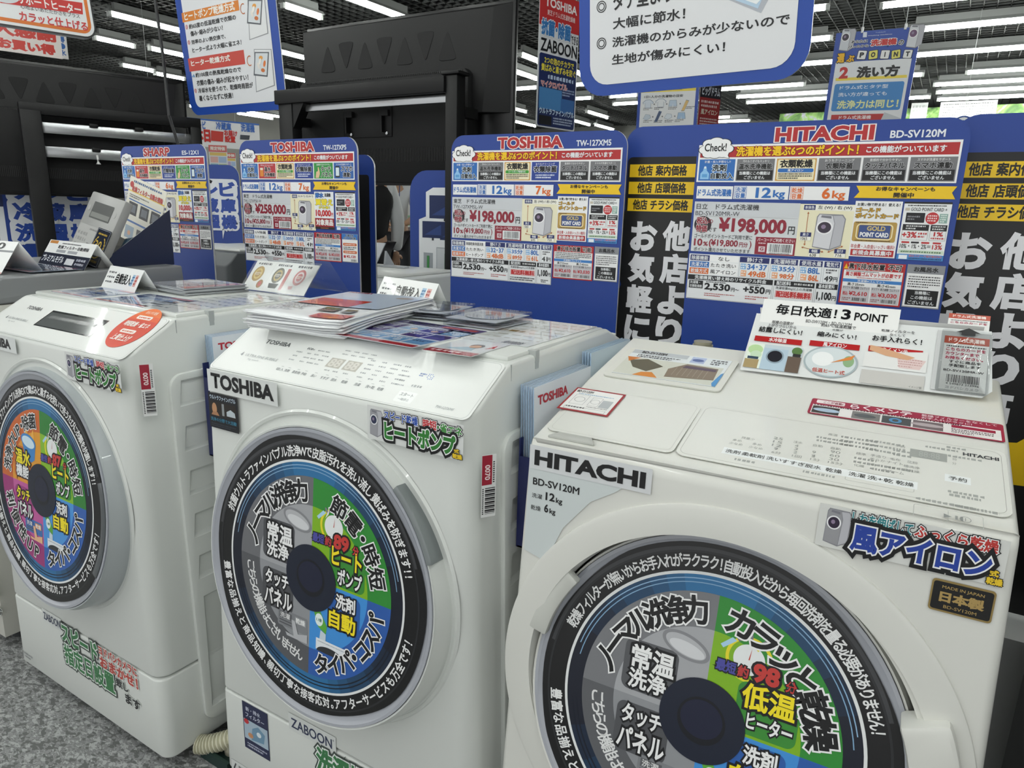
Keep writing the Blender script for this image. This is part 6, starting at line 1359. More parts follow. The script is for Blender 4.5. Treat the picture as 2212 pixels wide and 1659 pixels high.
# ------------------------------------------------------------------ low partition and the second row of boards
b = MB(); b.box((-1.72, .80, 0), (1.12, .93, .889)); b.box((1.12, .80, 0), (1.9, .93, .425))
tag(b.build('partition_low', mat('c4c6c6', .5), smooth=False), kind='structure')
b = MB()
for x in (-1.7, 1.07): b.box((x, .925, .0), (x + .04, .945, .889))
tag(b.build('trim_2', mat('9a9c9c', .4), smooth=False), kind='structure')
YB_ = .912
AREF = Plane((.437, YB_, 1.43))
def compare_board(dx, label, low=-.537):
    root = thing('notice_board', (.437 + dx + .26, YB_, .893), label, 'notice board')
    pl = Plane((.437 + dx, YB_, 1.43))
    s = Sheet(pl); x0, x1, zt, zb, r = .0, .545, .012, low, .04
    pts = [(x0, zb), (x1, zb)] + [(x1 - r + r * math.cos(math.radians(a)), zt - r + r * math.sin(math.radians(a))) for a in range(0, 91, 15)] + [(x0 + r - r * math.sin(math.radians(a)), zt - r + r * math.cos(math.radians(a))) for a in range(0, 91, 15)]
    s.slabl(pts, BLUE, .006, edge='e4e4e6'); s.build('backing_board', root)
    def m(x, y): return AREF.at(1100 + x / 3.16, y / 3.16)
    def mz(x, y): return AREF.at(1320 + x / 5.53, 600 + y / 5.53)
    s = Sheet(pl.shifted(dn=-.0008)); s.m = m
    q0, q1 = m(830, 1085), m(1270, 1075); k0 = mz(120, 700)
    xl, xr = q0[0], q0[0] + .262; 
    s.m = lambda x, y: (x, y)
    # black cloud behind the words
    s.rect((xl - .006, -.19), (xr + .2, q0[1] + .004), BLK, 1, .012)
    P = []
    for i in range(14): 
        y = -.18 - .36 * i / 13; P.append((xl - .004 - .012 * abs(math.sin(i * .9)), y))
    s.polyl(P + ([(xl + .02, low)] if low < -.6 else []) + [(xr + .2, low), (xr + .2, -.18)], BLK, 1.2)
    if low < -.6:
        s.polyl([(xl + .16 + (xr + .2 - xl - .16) * (.5 - .5 * math.cos(PI * i / 10)), -.60 - .035 * math.sin(i * 1.1)) for i in range(11)] + [(xr + .2, -.70), (xl + .17, -.72)], YEL, 2)
    s.m = m
    for y0, y1, t, a, b_ in ((1210, 1120, '他店 案内価格', (878, 1195), (1218, 1132)), (1325, 1238, '他店 店頭価格', (873, 1310), (1212, 1248)), (1440, 1350, '他店 チラシ価格', (843, 1425), (1226, 1368))):
        p = m(838, y0); q = m(838, y1); u, v = m(*a), m(*b_)
        s.m = lambda x, y: (x, y); s.rect((xl, p[1]), (xr + .19, q[1] - .001), YEL, 2)
        A, B = t.split(' '); wt = v[0] - u[0]; n = len(t) - 1; wa = wt * 2 / (n + .45)
        s.tx(A, (u[0], (p[1] + q[1]) / 2 - .0125), (u[0] + wa, (p[1] + q[1]) / 2 + .0125), '17150c', .035); s.tx(B, (u[0] + wa * 1.2, (p[1] + q[1]) / 2 - .0125), (v[0], (p[1] + q[1]) / 2 + .0125), '17150c', .035); s.m = m
    s.m = lambda x, y: (x, y)
    lx0, lx1 = m(835, 1600)[0], m(1015, 1600)[0]; rx0, rx1 = m(1050, 1600)[0], m(1215, 1600)[0]; w = lx1 - lx0
    top = m(900, 1500)[1]; p = w * 1.13
    for ci, (x, t) in enumerate(((lx0 - .002, 'お気軽に問い'), (rx0, '他店より高い'))):
        for i, ch in enumerate(t):
            y1 = top - p * i - (.0 if ci else .004)
            if y1 - p < low + .005: break
            s.tx(ch, (x, y1 - p * .92), (x + w, y1), 'e4e4e8', .05, (), 4)
    s.build('printed_panel', root)
    return root
compare_board(0, 'blue board with black panel, yellow price bars and big white characters, between two price boards')
compare_board(.697, 'blue board with yellow price bars cut off by the right edge of the photo', -1.0)
# plain blue board peeping out behind the 258,000 yen board
bp = Plane((-.80, .915, 1.39)); s = Sheet(bp); x0, x1, zt, zb, r = .0, .400, .0, -.5, .04
s.slabl([(x0, zb), (x1, zb)] + [(x1 - r + r * math.cos(math.radians(a)), zt - r + r * math.sin(math.radians(a))) for a in range(0, 91, 15)] + [(x0, zt)], '1f3c88', .006, edge='dfe0e4')
s.m = lambda x, y: (x, y); s.rect((.02, -.495), (.378, -.06), BLK, 1, .01)
tag(s.build('notice_board'), 'plain blue board edge showing behind the 258,000 yen price board', 'notice board')

def category_board(o, th, label, left=True, right=True, base=0.0, k=1.0, cut=0.0):
    """blue board: appliance pictures on the left, TV / fridge / washer in blue on white on the right"""
    root = thing('category_board', (o[0], o[1], base), label, 'notice board')
    pl = Plane(o, th); W, H = .62, o[2] - base
    s = Sheet(pl, dz=.0005); r = .07
    pts = [(cut, -H / k), (W, -H / k)] + [(W - r + r * math.cos(math.radians(a)), -r + r * math.sin(math.radians(a))) for a in range(0, 91, 15)] + [(cut + r - r * math.sin(math.radians(a)), -r + r * math.cos(math.radians(a))) for a in range(0, 91, 15)]
    s.slabl([(k * a, k * b_) for a, b_ in pts], BLUE, .008, edge='dfe0e4'); s.build('backing_board', root)
    s = Sheet(pl.shifted(dn=-.001), dz=.0005); s.m = lambda x, y: (k * x, k * y)
    if left:
        s.poly([(.04, -.34), (.04, -.16), (.07, -.15), (.07, -.07), (.10, -.055), (.22, -.055), (.22, -.62), (.05, -.62), (.035, -.58), (.05, -.42), (.05, -.37)], 'e9ebee', 1)
        for x, y, w, h in ((.055, -.22, .09, .055), (.13, -.225, .09, .06), (.085, -.155, .13, .075)): s.rect((x, y), (x + w, y + h), '1d2c58', 2); s.poly([(x + .01, y + .01), (x + w - .01, y + h - .01), (x + w - .01, y + .01)], '2c437c', 3); s.rect((x + w / 2 - .004, y - .008), (x + w / 2 + .004, y), '2a2a2e', 3)
        s.rect((.06, -.42), (.10, -.27), '9da3a8', 2); s.rect((.063, -.417), (.097, -.33), 'c8cccf', 3); s.rect((.075, -.325), (.085, -.28), '3f8a4a', 4); s.rect((.115, -.425), (.19, -.25), 'a3a9ae', 2); s.rect((.118, -.38), (.187, -.345), 'd0d4d7', 3); s.rect((.118, -.342), (.187, -.253), 'ccd0d3', 3); s.rect((.15, -.335), (.163, -.27), '3f8a4a', 4)
        for x, kind in ((.055, 0), (.115, 1)): 
            s.rect((x, -.59), (x + .06 + .02 * kind, -.46), '8d939a', 2, .006); s.rect((x + .003, -.587), (x + .057 + .02 * kind, -.47), 'd4d7da', 3, .006); s.rect((x + .008, -.55), (x + .05, -.53), '3f9a4a', 4)
            if kind: s.ell((x + .04, -.505), .024, .024, '6a6e78', 4); s.ell((x + .04, -.505), .016, .016, '2e2c38', 5)
            else: s.poly([(x + .01, -.475), (x + .05, -.475), (x + .045, -.462), (x + .015, -.462)], '4a4e56', 4)
        s.vt('15時まで', (.06, -.98), (.085, -.70), 'e6e8ee', .02, (), 3)
    if right:
        for y, t in ((-.10, 'テレビ'), (-.20, '冷蔵庫'), (-.30, '洗濯機')):
            n = len(t); x0 = .255; s.rect((x0 - .02, y - .10), (.605, y + .015), 'e4e7ec', 1, .03)
            for i, ch in enumerate(t): s.tx(ch, (x0 + .115 * i, y - .09), (x0 + .115 * i + .104, y - .002), '2347a0', .05, [('e4e7ec', .12)], 3)
        s.rect((.26, -.62), (.60, -.48), 'e4e7ec', 1, .02); s.tx('配送', (.31, -.58), (.45, -.50), '3a9a4a', .05, (), 3)
    for i, ch in enumerate('本日' if left else ''): s.tx(ch, (.10 + .16 * i, -.86), (.25 + .16 * i, -.70), 'c43430', .07, [('eceef2', .12)], 4)
    s.build('printed_panel', root)
    return root
_cp = Plane((0, 1.755, 0)); _ca = _cp.at(886, 500)[0]; _cz = _cp.at(930, 368)[1]
category_board((_ca, 1.755, _cz), .0, 'blue board with pictures of televisions, refrigerators and washers beside the right television post', k=1.32)
def by_right_edge(u, v, dep, th, top): q = at_depth(u, v, dep); return (q.x - .62 * math.cos(th), q.y - .62 * math.sin(th), q.z + top)
category_board(by_right_edge(518, 411, 4.4, .42, .15), .42, 'blue board with large blue-on-white characters, left of the 258,000 yen board', left=False, cut=.25)

# ------------------------------------------------------------------ televisions seen from behind
TVB = mat('101011', .55, spec=.3); TVC = mat('0f0f10', .6, spec=.3); FRM = mat('0c0c0d', .45, spec=.3); ALU = mat('b4b6b8', .25, metal=.9)
def television(pl, W, H, label, alum=False, tri=None):
    """pl: origin at the set's lower left seen from behind; local z of the matrix points to the viewer"""
    M = pl.matrix(); root = thing('television', pl.o + pl.ex * W / 2, label, 'television'); I = Matrix.Identity(4)
    b = MB(); b.box((0, 0, -.03), (W, H, -.005), M); b.build('screen_bezel', mat('101011', .3), root, I, bevel=.003)
    b = MB(); z0, z1, i = -.005, .05, .07
    A = [(.012, .30), (W - .012, .30), (W - .012, H - .012), (.012, H - .012)]; B = [(.03, .30), (W - i - .05, .30), (W - i, H - .035), (.03, H - .03)]
    va = [b.bm.verts.new(M @ Vector((x, y, z0))) for x, y in A]; vb = [b.bm.verts.new(M @ Vector((x, y, z1))) for x, y in B]
    b.bm.faces.new(vb); b.bm.faces.new(va[::-1])
    for k in range(4): b.bm.faces.new((va[k], va[(k + 1) % 4], vb[(k + 1) % 4], vb[k]))
    n = 7
    for k in range(n):
        cx = W * (.16 + .098 * k); up = k % 2 == 0; h, w = .125, .105; y0 = H * .70
        T = [(cx - w / 2, y0), (cx + w / 2, y0), (cx, y0 + h)] if up else [(cx - w / 2, y0 + h), (cx, y0), (cx + w / 2, y0 + h)]
        R_ = []
        for j in range(3):
            a_, c_, d_ = Vector(T[j - 1]), Vector(T[j]), Vector(T[(j + 1) % 3])
            p = c_ + (a_ - c_).normalized() * .022; q = c_ + (d_ - c_).normalized() * .022
            for t in (0, .5, 1): R_.append(tuple(p * (1 - t) ** 2 + c_ * 2 * t * (1 - t) + q * t * t))
        if not up: R_ = R_[::-1]
        b.prism(R_, z1 - .001, z1 + .0016, 'z', M)
    b.build('back_cover', TVB, root, I, bevel=.0018, seg=1)
    b = MB(); b.prism([(.03, .02), (W - .17, .0), (W - .17, .455), (W - .19, .475), (.05, .475), (.03, .455)], -.004, .085, 'z', M); b.build('electronics_cover', TVC, root, I, bevel=.006)
    for xa, st, w, ya, yb in ((.06, .009, .004, .10, .16), (.08, .0105, .005, .462, .468)):
        b = MB(); x = xa
        while x < W - .2: b.box((x, ya, .0845), (x + w, yb, .0868), M); x += st
        b.build('vent_slots', mat('0c0c0d', .6), root, I, smooth=False)
    for k in range(4):
        b = MB(); cx = .07 + (W - .3) * k / 3; b.lathe([(0, .0852), (.011, .0852), (.011, .0866), (0, .0866)], M @ Matrix.Translation((cx, .44, 0)), 16); b.build('screw_recess', mat('060606', .6), root, I)
    return root, M, I
mid = Plane((-1.705, 1.88, 1.335))
root, M, I = television(mid, 1.207, .738, 'large black television seen from behind, in the middle above the 198,000 yen board')
b = MB(); b.box((.32, .21, .085), (.62, .39, .0895), M); b.build('wall_plate', FRM, root, I, bevel=.002)
for x in (.34, .56):
    b = MB(); b.box((x, .30, .0895), (x + .05, .325, .105), M); b.box((x + .012, .23, .0895), (x + .018, .30, .11), M); b.build('bracket_hook', FRM, root, I, smooth=False)
    b = MB(); b.lathe([(0, .0895), (.007, .0895), (.007, .097), (0, .099)], M @ Matrix.Translation((x + .035, .225, 0)), 14); b.build('bolt', ALU, root, I)
b = MB(); b.prism([(.93, .08), (1.02, .08), (1.02, .26), (.93, .26)], .084, .0875, 'z', M); b.build('socket_bay', mat('0a0a0b', .5), root, I, smooth=False)
b = MB(); b.tube([M @ Vector((.985, .12, .089)), M @ Vector((.95, .16, .10)), M @ Vector((.99, .19, .10)), M @ Vector((.96, .215, .09))], .006, 8); b.build('cable_loop', mat('2a2a2c', .5), root, I)
root = thing('television_stand', (-1.0, 1.66, 0), 'black steel frame in front of the middle television', 'stand')
_pp = Plane((0, 1.64, 0)); _p0, _p1 = _pp.at(961, 300)[0], _pp.at(986, 300)[0]
b = MB(); b.box((_p0, 1.64, 0), (_p1, 1.70, 1.755)); b.build('post', FRM, root, I, bevel=.004)
b = MB(); b.box((_p0 - .015, 1.63, 1.755), (_p1 + .015, 1.71, 1.768)); b.build('post_cap', FRM, root, I, bevel=.003)
b = MB(); b.box((-1.655, 1.64, 0), (-1.565, 1.70, 1.72)); b.build('post', FRM, root, I, bevel=.004)
b = MB(); b.box((-1.67, 1.63, 1.69), (_p0, 1.69, 1.752)); b.build('cross_bar', FRM, root, I, bevel=.004)
b = MB(); b.box((-1.50, 1.665, 1.655), (_p0, 1.69, 1.685)); b.build('rail', ALU, root, I, bevel=.002)
b = MB(); b.prism([(-1.565, 1.69), (-1.49, 1.69), (-1.565, 1.58)], 1.645, 1.695, 'y'); b.build('gusset', FRM, root, I)
for x in (-1.62, _p0 + .04):
    b = MB(); b.box((x - .02, 1.70, 1.60), (x + .02, 1.79, 1.64)); b.build('arm', FRM, root, I, smooth=False)
# left television
left_th = math.radians(70)
d = Vector((math.cos(left_th), math.sin(left_th), 0)); c = at_depth(402, 250, 4.55)
lp = Plane(Vector((c.x, c.y, 1.255)) - d * 1.20, left_th)
lp.o.z = 1.24
root, M, I = television(lp, 1.207, .738, 'large black television seen from behind at the left edge, with two silver rails')
def lbar(name, m_, a, b_, y0, y1, z0, z1, parent):
    q = MB(); q.box((a, y0, z0), (b_, y1, z1), M); return q.build(name, m_, parent, I, bevel=.003)
st = thing('television_stand', lp.o + d * .6, 'black frame with silver rails in front of the left television', 'stand')
_fp = lp.shifted(dn=.16); _fa, _fb = _fp.at(209, 418)
_fo = _fp.o + _fp.ex * (_fa - .62 * 1.24) + Vector((0, 0, _fb + .15 * 1.24))
category_board((_fo.x, _fo.y, _fo.z), left_th, 'blue board with large blue-on-white characters under the left television', k=1.24)
_sp = lp.shifted(dn=-.16); a0 = _sp.at(48, 300)[0]; a1 = _sp.at(112, 300)[0]; 
lbar('cross_bar', FRM, a0, 1.235, .44, .50, .13, .19, st)
lbar('rail', ALU, a0 + .09, 1.20, .345, .405, .13, .15, st); lbar('rail', ALU, a0 + .09, 1.20, .215, .275, .13, .15, st)
lbar('post', FRM, a0, a0 + .10, -1.24, .46, .13, .20, st); lbar('post', FRM, 1.17, 1.235, -1.24, .45, .13, .19, st)
for a, y in ((.62, .395), (.86, .395), (.62, .26)): lbar('clip', FRM, a, a + .045, y, y + .022, .15, .165, st)
q = MB(); q.tube([M @ Vector((.645, .24, .155)), M @ Vector((.645, .215, .165)), M @ Vector((.645, .19, .165))], [.006, .006, .013], 10); q.build('thumb_screw', mat('d8d8d6', .3), st, I)
for a in (a0 + .05, 1.2): lbar('arm', FRM, a - .02, a + .02, .10, .14, .08, .14, st)

# ------------------------------------------------------------------ signs hung from the ceiling
WIRE = mat('b9bcbc', .4, metal=.5)
def wires(root, pts, z1=3.785, r=.0025, m=WIRE):
    for p in pts:
        b = MB(); b.tube([p, (p[0], p[1], z1)], r, 6); b.build('wire', m, root, I)
def hanging(name, pl, pts, label, bordercol, th=.006, grp=None):
    root = thing(name, pl.o, label, 'hanging sign', group=grp)
    s = Sheet(pl, dz=.0004); s.slabl(pts, bordercol, th, edge='dcdde0'); s.build('sign_board', root)
    return root
# big white sign with the blue border
bg = Plane(at_depth(1450, 150, 1.9), math.radians(-2), math.radians(-5), math.radians(1))
def m3(x, y): return bg.at(1100 + x / 3.16, y / 3.16)
L, Bm, R = m3(480, 400)[0], m3(1250, 600)[1], m3(2065, 200)[0]
Hh = .62; r = .075
P = [p for p in rrect(L, Bm, R, Bm + Hh, r)]
root = hanging('hanging_sign', bg, P, 'large white sign with a blue border, hanging nearest, about saving water', '2148a0')
s = Sheet(bg.shifted(dn=-.001), dz=.0004, rough=.45); s.m = m3; a = m3(553, 400)[0]; c = m3(1960, 200)[0]; y0 = m3(1250, 520)[1]
s.polyl(rrect(a, y0, c, Bm + Hh - .03, .055), 'e3e4e6', 1)
K = '17171a'
def tq(t, A, B, col=K, bold=.02): s.tx(t, A, B, col, bold, (), 3)
for cx, cy in ((632, 47), (632, 297)):
    p = m3(cx, cy); s.m = lambda x, y: (x, y); s.ring(.0125, .0148, K, 3, 0, 360, 40, p); s.ring(.0075, .0098, K, 3, 0, 360, 40, p); s.m = m3
tq('大幅に節水！', (710, 203), (1205, 50)); tq('洗濯機のからみが少ないので', (705, 325), (1920, 88)); tq('生地が傷みにくい！', (703, 445), (1478, 280))
p = m3(712, 75); q = m3(1210, 60); s.m = lambda x, y: (x, y); h = .046
s.tx('タテ型よりも', (p[0], p[1]), (q[0], p[1] + h), K, .02, (), 3); s.m = m3
s.poly([(1450, -20), (1720, 90), (1780, -20), (1780, -220), (1400, -220)], 'b4b8c0', 2); s.poly([(1455, -30), (1700, 60), (1750, -60), (1750, -220), (1400, -220)], 'b9d2e6', 3); s.poly([(1610, 0), (1690, 30), (1725, -10), (1720, -60), (1600, -40)], 'eef2f4', 4)
p = m3(712, -120); s.m = lambda x, y: (x, y); s.fine((p[0], p[1]), (p[0] + .22, p[1] + .045), K, 1, 3, 4)
s.build('printed_face', root)
wires(root, [tuple(bg.o + bg.ex * (L + .08) + bg.ez * (Bm + Hh)), tuple(bg.o + bg.ex * (R - .08) + bg.ez * (Bm + Hh))])
# drying method sign
sg = Plane(at_depth(500, 235, 4.2), math.radians(-6), math.radians(-5), math.radians(-1))
def m1(x, y): return sg.at(x / 3.16, y / 3.16)
L, Bm, R = (m1(1200, 100)[0] + m1(1290, 600)[0]) / 2, m1(1600, 770)[1], (m1(1890, 100)[0] + m1(1945, 600)[0]) / 2
root = hanging('hanging_sign', sg, rrect(L, Bm, R, Bm + .82, .085), 'white sign with a blue border and orange and red headings, hanging before the ceiling lights', '2148a0')
s = Sheet(sg.shifted(dn=-.001), dz=.0006, rough=.45); s.m = m1
wd = R - L; s.polyl(rrect(L + .07 * wd, Bm + .045, R - .07 * wd, Bm + .80, .05), 'e4e5e8', 1)
def hd(A, B, col, t, C, D):
    p, q = m1(*A), m1(*B); s.m = lambda x, y: (x, y); s.rect((p[0], p[1]), (q[0], q[1]), col, 2); s.m = m1; tq(t, C, D, 'f2efe8', .03)
hd((1250, 155), (1628, 0), 'd8802a', 'ヒートポンプ乾燥方式', (1265, 145), (1600, 8)); hd((1297, 490), (1665, 340), 'c84a40', 'ヒーター乾燥方式', (1310, 455), (1570, 372))
for t, A, B in (('約65度の低温乾燥で衣類の', (1295, 200), (1610, 98)), ('傷み･縮みが少ない！', (1305, 250), (1520, 170)), ('効率のよい熱交換で、', (1312, 305), (1540, 230)), ('ヒーター式より大幅に省エネ！', (1318, 362), (1648, 268)), ('約100度の熱風乾燥なので', (1340, 530), (1645, 455)), ('衣類の傷み･縮みが起きやすい！', (1348, 588), (1695, 505)), ('冷却水を使うので、乾燥時周囲が', (1358, 638), (1727, 560)), ('暑くならなずに快適！', (1365, 692), (1590, 630))): tq(t, A, B, '2a2a2c', .02)
for cx, cy in ((1277, 185), (1292, 290), (1338, 620)):
    p = m1(cx, cy); s.m = lambda x, y: (x, y); s.ring(.005, .0075, 'd86a6a', 3, 0, 360, 20, p); s.ring(.010, .0125, 'd86a6a', 3, 0, 360, 20, p); s.m = m1
s.poly([(1312, 525), (1325, 505), (1336, 528)], '7aa0c8', 3)
for dx, dy in ((0, 0), (45, 355)):
    Q = lambda x, y: (x + dx, y + dy)
    s.poly([Q(1690, -20), Q(1810, -20), Q(1835, 230), Q(1705, 275)], '9a9ca0', 2); s.poly([Q(1695, -15), Q(1806, -15), Q(1828, 225), Q(1710, 268)], 'e6e7e8', 3); s.poly([Q(1697, 0), Q(1795, 0), Q(1785, 170), Q(1690, 160)], '5a5e64', 4); s.poly([Q(1703, 8), Q(1788, 8), Q(1779, 160), Q(1698, 150)], 'd8dde0', 5)
    for i, (x, y, cc) in enumerate(((1740, 40, 'e8a24a'), (1765, 80, 'e07a3a'), (1725, 95, 'e8e2da'), (1755, 125, 'c8703a'), (1735, 65, 'f0ece4'))):
        p = m1(*Q(x, y)); s.m = lambda x_, y_: (x_, y_); s.ell(p, .018, .01, cc, 6 + i * .2, i); s.m = m1
    p = m1(*Q(1662, 60)); s.m = lambda x_, y_: (x_, y_); s.ring(.022, .027, 'c86a2a', 3, 60, 300, 20, p); s.m = m1
s.build('printed_face', root)
wires(root, [tuple(sg.o + sg.ex * (L + .07) + sg.ez * (Bm + .82)), tuple(sg.o + sg.ex * (R - .07) + sg.ez * (Bm + .82))])
# orange bordered sign, upper left
og = Plane(at_depth(100, 75, 2.6), math.radians(83), math.radians(5), math.radians(2))
def mo(x, y): return og.at(x / 3.16, y / 3.16)
R = mo(655, 200)[0]; q = mo(640, 270); Bm = q[1]
root = hanging('hanging_sign', og, rrect(R - .75, Bm, R, Bm + .36, .045), 'white sign with an orange border cut off by the upper left corner of the photo', '1d1d20', .02)
s = Sheet(og.shifted(dn=-.001), dz=.0005, rough=.4); s.m = lambda x, y: (x, y); s.polyl(rrect(R - .745, Bm + .006, R - .006, Bm + .354, .04), 'ecedee', 1); s.frame((R - .735, Bm + .016), (R - .016, Bm + .344), 'd8742a', .012, 2, .035); s.m = mo
tq('カラッと仕上げる', (137, 142), (590, 152), 'c83a3a', .03)
s.poly([(0, 20), (565, 100), (560, 20), (0, -60)], 'c8302e', 2); tq('サポートヒーター', (120, 22), (545, 36), 'f4ecea', .03); tq('心地よいあたたかさをプラス', (140, 58), (540, 98), '4a4a4c', .008)
p = mo(30, 0); s.m = lambda x, y: (x, y); s.ell((p[0], p[1] + .02), .05, .03, 'd4d8dc', 2.5)
s.build('printed_face', root)
wires(root, [tuple(og.o + og.ex * (R - .06) + og.ez * (Bm + .36)), tuple(og.o + og.ex * (R - .68) + og.ez * (Bm + .36))])
# narrow strips
def strip_sign(o, th, W, H, label, paint, zb):
    pl = Plane((o[0], o[1], zb), th); root = hanging('hanging_banner', pl, rrect(0, 0, W, H, .01), label, 'e4e6ea', .002)
    s = Sheet(pl.shifted(dn=-.0008), dz=.0005, rough=.3); s.m = lambda x, y: (x * W, y * H); paint(s); s.build('printed_face', root)
    wires(root, [tuple(pl.o + pl.ex * W * .1 + pl.ez * (H)), tuple(pl.o + pl.ex * W * .9 + pl.ez * (H))]); return root
p0 = at_depth(1157, 272, 3.5); 
def pz(s):
    s.rect((0, .75), (1, 1), 'c03436', 1); s.tx('TOSHIBA', (.12, .89), (.92, .955), 'f2eaea', .03); s.tx('東芝ドラム式洗濯乾燥機', (.18, .83), (.88, .87), 'f0dada', .01)
    s.tx('抗菌･除菌', (.05, .68), (.78, .80), '3a78b8', .05, [('f0f4f8', .05)], 4); s.tx('ができる', (.74, .67), (.98, .74), '2a2a2c', .02); s.tx('ZABOON', (.05, .565), (.97, .66), '16181e', .02)
    s.rect((.03, .01), (.97, .55), '1d2c5e', 2, .012); s.tx('2つの泡のチカラで', (.15, .48), (.9, .53), 'f0e04a', .03, (), 4); s.tx('黄ばみと黒ずみを防ぐ', (.08, .42), (.95, .475), 'f0e04a', .03, (), 4); s.fine((.25, .41), (.9, .36), 'c0d0e8', 1, 4, 3); s.rect((.05, .14), (.62, .3), '4a86c0', 3); s.tx('マイクロバブル', (.08, .305), (.75, .355), 'e08a8a', .04, [('f4eaea', .04)], 5); s.rect((.6, .13), (.95, .24), '3a6aa8', 3.5); s.fine((.63, .32), (.94, .26), 'a8b8d8', 3, 4, 3)
    s.tx('ウルトラファインバブル', (.06, .1), (.95, .15), 'cfe2f4', .04, (), 6); s.rect((.06, .02), (.38, .09), '16181e', 3); s.fine((.42, .09), (.92, .03), 'b9c6de', 3, 4, 5)
strip_sign((p0.x, p0.y), math.radians(77), .30, .62, 'narrow hanging banner with a red head and dark blue foot right of the middle television', pz, p0.z)
# point sign
pg = Plane(at_depth(1890, 65, 4.0), math.radians(-3), 0, math.radians(-1.5))
def m4(x, y): return pg.at(1600 + x / 3.606, y / 3.606)
L = m4(745, 260)[0]; T = m4(1080, 232)[1]; R = m4(1412, 210)[0]
root = hanging('hanging_sign', pg, rrect(L, T - .80, R, T, .006), 'blue and white sign with POINT in tilted letter tiles above the right-hand price board', '2549a4')
s = Sheet(pg.shifted(dn=-.001), dz=.0006, rough=.4); s.m = m4; wd = R - L
s.polyl(rrect(L + .022, T - .78, R - .022, T - .16, .004), 'e6e8ea', 1)
s.tx('Yodobashi', (1050, 258), (1130, 244), 'a8bce0', .01); s.tx('Washing machines', (990, 285), (1182, 262), 'dfe6f2', .02); s.poly([(955, 252), (985, 250), (983, 290), (952, 292)], 'dfe6f2', 3)
p = m4(750, 400); washer_pic(s, p[0], p[1], .09, .12, 3, 'd0d4da'); p = m4(1270, 375); washer_pic(s, p[0], p[1], .09, .12, 3, 'd8dade', '6a4a6a')
O = [('eef0f2', .07)]
s.tx('あなたに', (860, 340), (992, 308), '1a1a1c', .03, O, 6); s.tx('ぴったりな', (838, 378), (1000, 346), '1a1a1c', .03, O, 6); s.tx('洗濯機', (1010, 362), (1222, 296), 'c83230', .05, O, 6); s.tx('の', (1228, 352), (1275, 310), '1a1a1c', .03, O, 6)
s.tx('選', (748, 492), (815, 415), 'f0b81e', .05, [('17171a', .07)], 6); s.tx('ぶ', (822, 485), (890, 430), 'f0b81e', .05, [('17171a', .07)], 6)
for i, (ch, x, cc) in enumerate((('P', 905, 'f0f0ee'), ('O', 993, 'e8e070'), ('I', 1085, 'f0f0ee'), ('N', 1170, 'e8e070'), ('T', 1262, 'f0f0ee'))):
    a, b_ = m4(x, 470 - i * 2), m4(x + 80, 388 - i * 2); cx, cy = (a[0] + b_[0]) / 2, (a[1] + b_[1]) / 2; w = abs(b_[0] - a[0]) / 2; t = (-.1, .1, -.06, .12, -.08)[i]
    rot = lambda k: [(cx + x_ * math.cos(t) - y_ * math.sin(t), cy + x_ * math.sin(t) + y_ * math.cos(t)) for x_, y_ in rrect(-w * k, -w * k, w * k, w * k, w * .2)]
    s.polyl(rot(1.1), '17171a', 4); s.polyl(rot(.98), cc, 5); s.m = lambda x_, y_: (x_, y_); s.tx(ch, (cx - w * (.5 if ch != 'I' else .12), cy - w * .6), (cx + w * (.5 if ch != 'I' else .12), cy + w * .6), '17171a', .05, (), 7); s.m = m4
s.tx('2', (762, 615), (846, 520), 'c02c28', .05); s.tx('洗い方', (897, 610), (1246, 502), '1a1a1c', .05, (), 4); s.poly([(740, 632), (1295, 605), (1296, 583), (740, 610)], 'f0d850', 2)
a, b_ = m4(705, 868), m4(1285, 632); s.m = lambda x, y: (x, y); s.rect((a[0] - .002, a[1]), (b_[0] - .004, b_[1]), '3f84c4', 2, .012); s.m = m4
s.tx('ドラム式とタテ型', (770, 700), (1152, 655), 'e6eef6', .015); s.tx('洗い方が違っても', (757, 755), (1142, 710), 'e6eef6', .015); s.tx('洗浄力は同じ！', (745, 850), (1235, 770), 'e4e8a8', .03)
s.poly([(708, 895), (1120, 885), (1085, 945), (700, 945)], 'b8302e', 2); s.tx('ドラム式洗濯機', (763, 932), (1018, 897), 'f4e8e8', .02); s.poly([(1120, 875), (1245, 920), (1230, 960), (1080, 960)], 'c4c8cc', 3)
s.build('printed_face', root)
for x in (.14, .36):
    b = MB(); b.box((L + x - .006, T - .01, .0), (L + x + .006, T + .02, .008), pg.matrix()); b.build('hook', mat('e4e6e6', .3), root, I, smooth=False)
wires(root, [tuple(pg.o + pg.ex * (L + x) + pg.ez * (T)) for x in (.14, .36)])
# capacity sign
cg = Plane(at_depth(1440, 235, 4.6), math.radians(10), 0, math.radians(.5))
def m5(x, y): return cg.at(1100 + x / 3.16, y / 3.16)
L, R = m5(870, 800)[0], m5(1290, 700)[0]; T = m5(1080, 520)[1]; Bm = m5(1080, 960)[1]
root = hanging('hanging_sign', cg, rrect(L, Bm - .15, R, T + .2, .006), 'sign with small pictures of clothes, half hidden behind the large blue-bordered sign', '2549a4')
s = Sheet(cg.shifted(dn=-.001), dz=.0006, rough=.4); s.m = m5; s.polyl(rrect(L + .02, Bm - .13, R - .02, T + .1, .003), 'e8e9ea', 1)
s.poly([(905, 605), (1275, 590), (1275, 618), (902, 634)], 'f0d850', 2); s.tx('1', (928, 625), (958, 540), 'c02c28', .05); s.tx('容量', (1000, 620), (1185, 540), '1a1a1c', .05, (), 4); s.tx('1日1人分の洗濯物の目安', (922, 672), (1188, 643), '2a2a2c', .02)
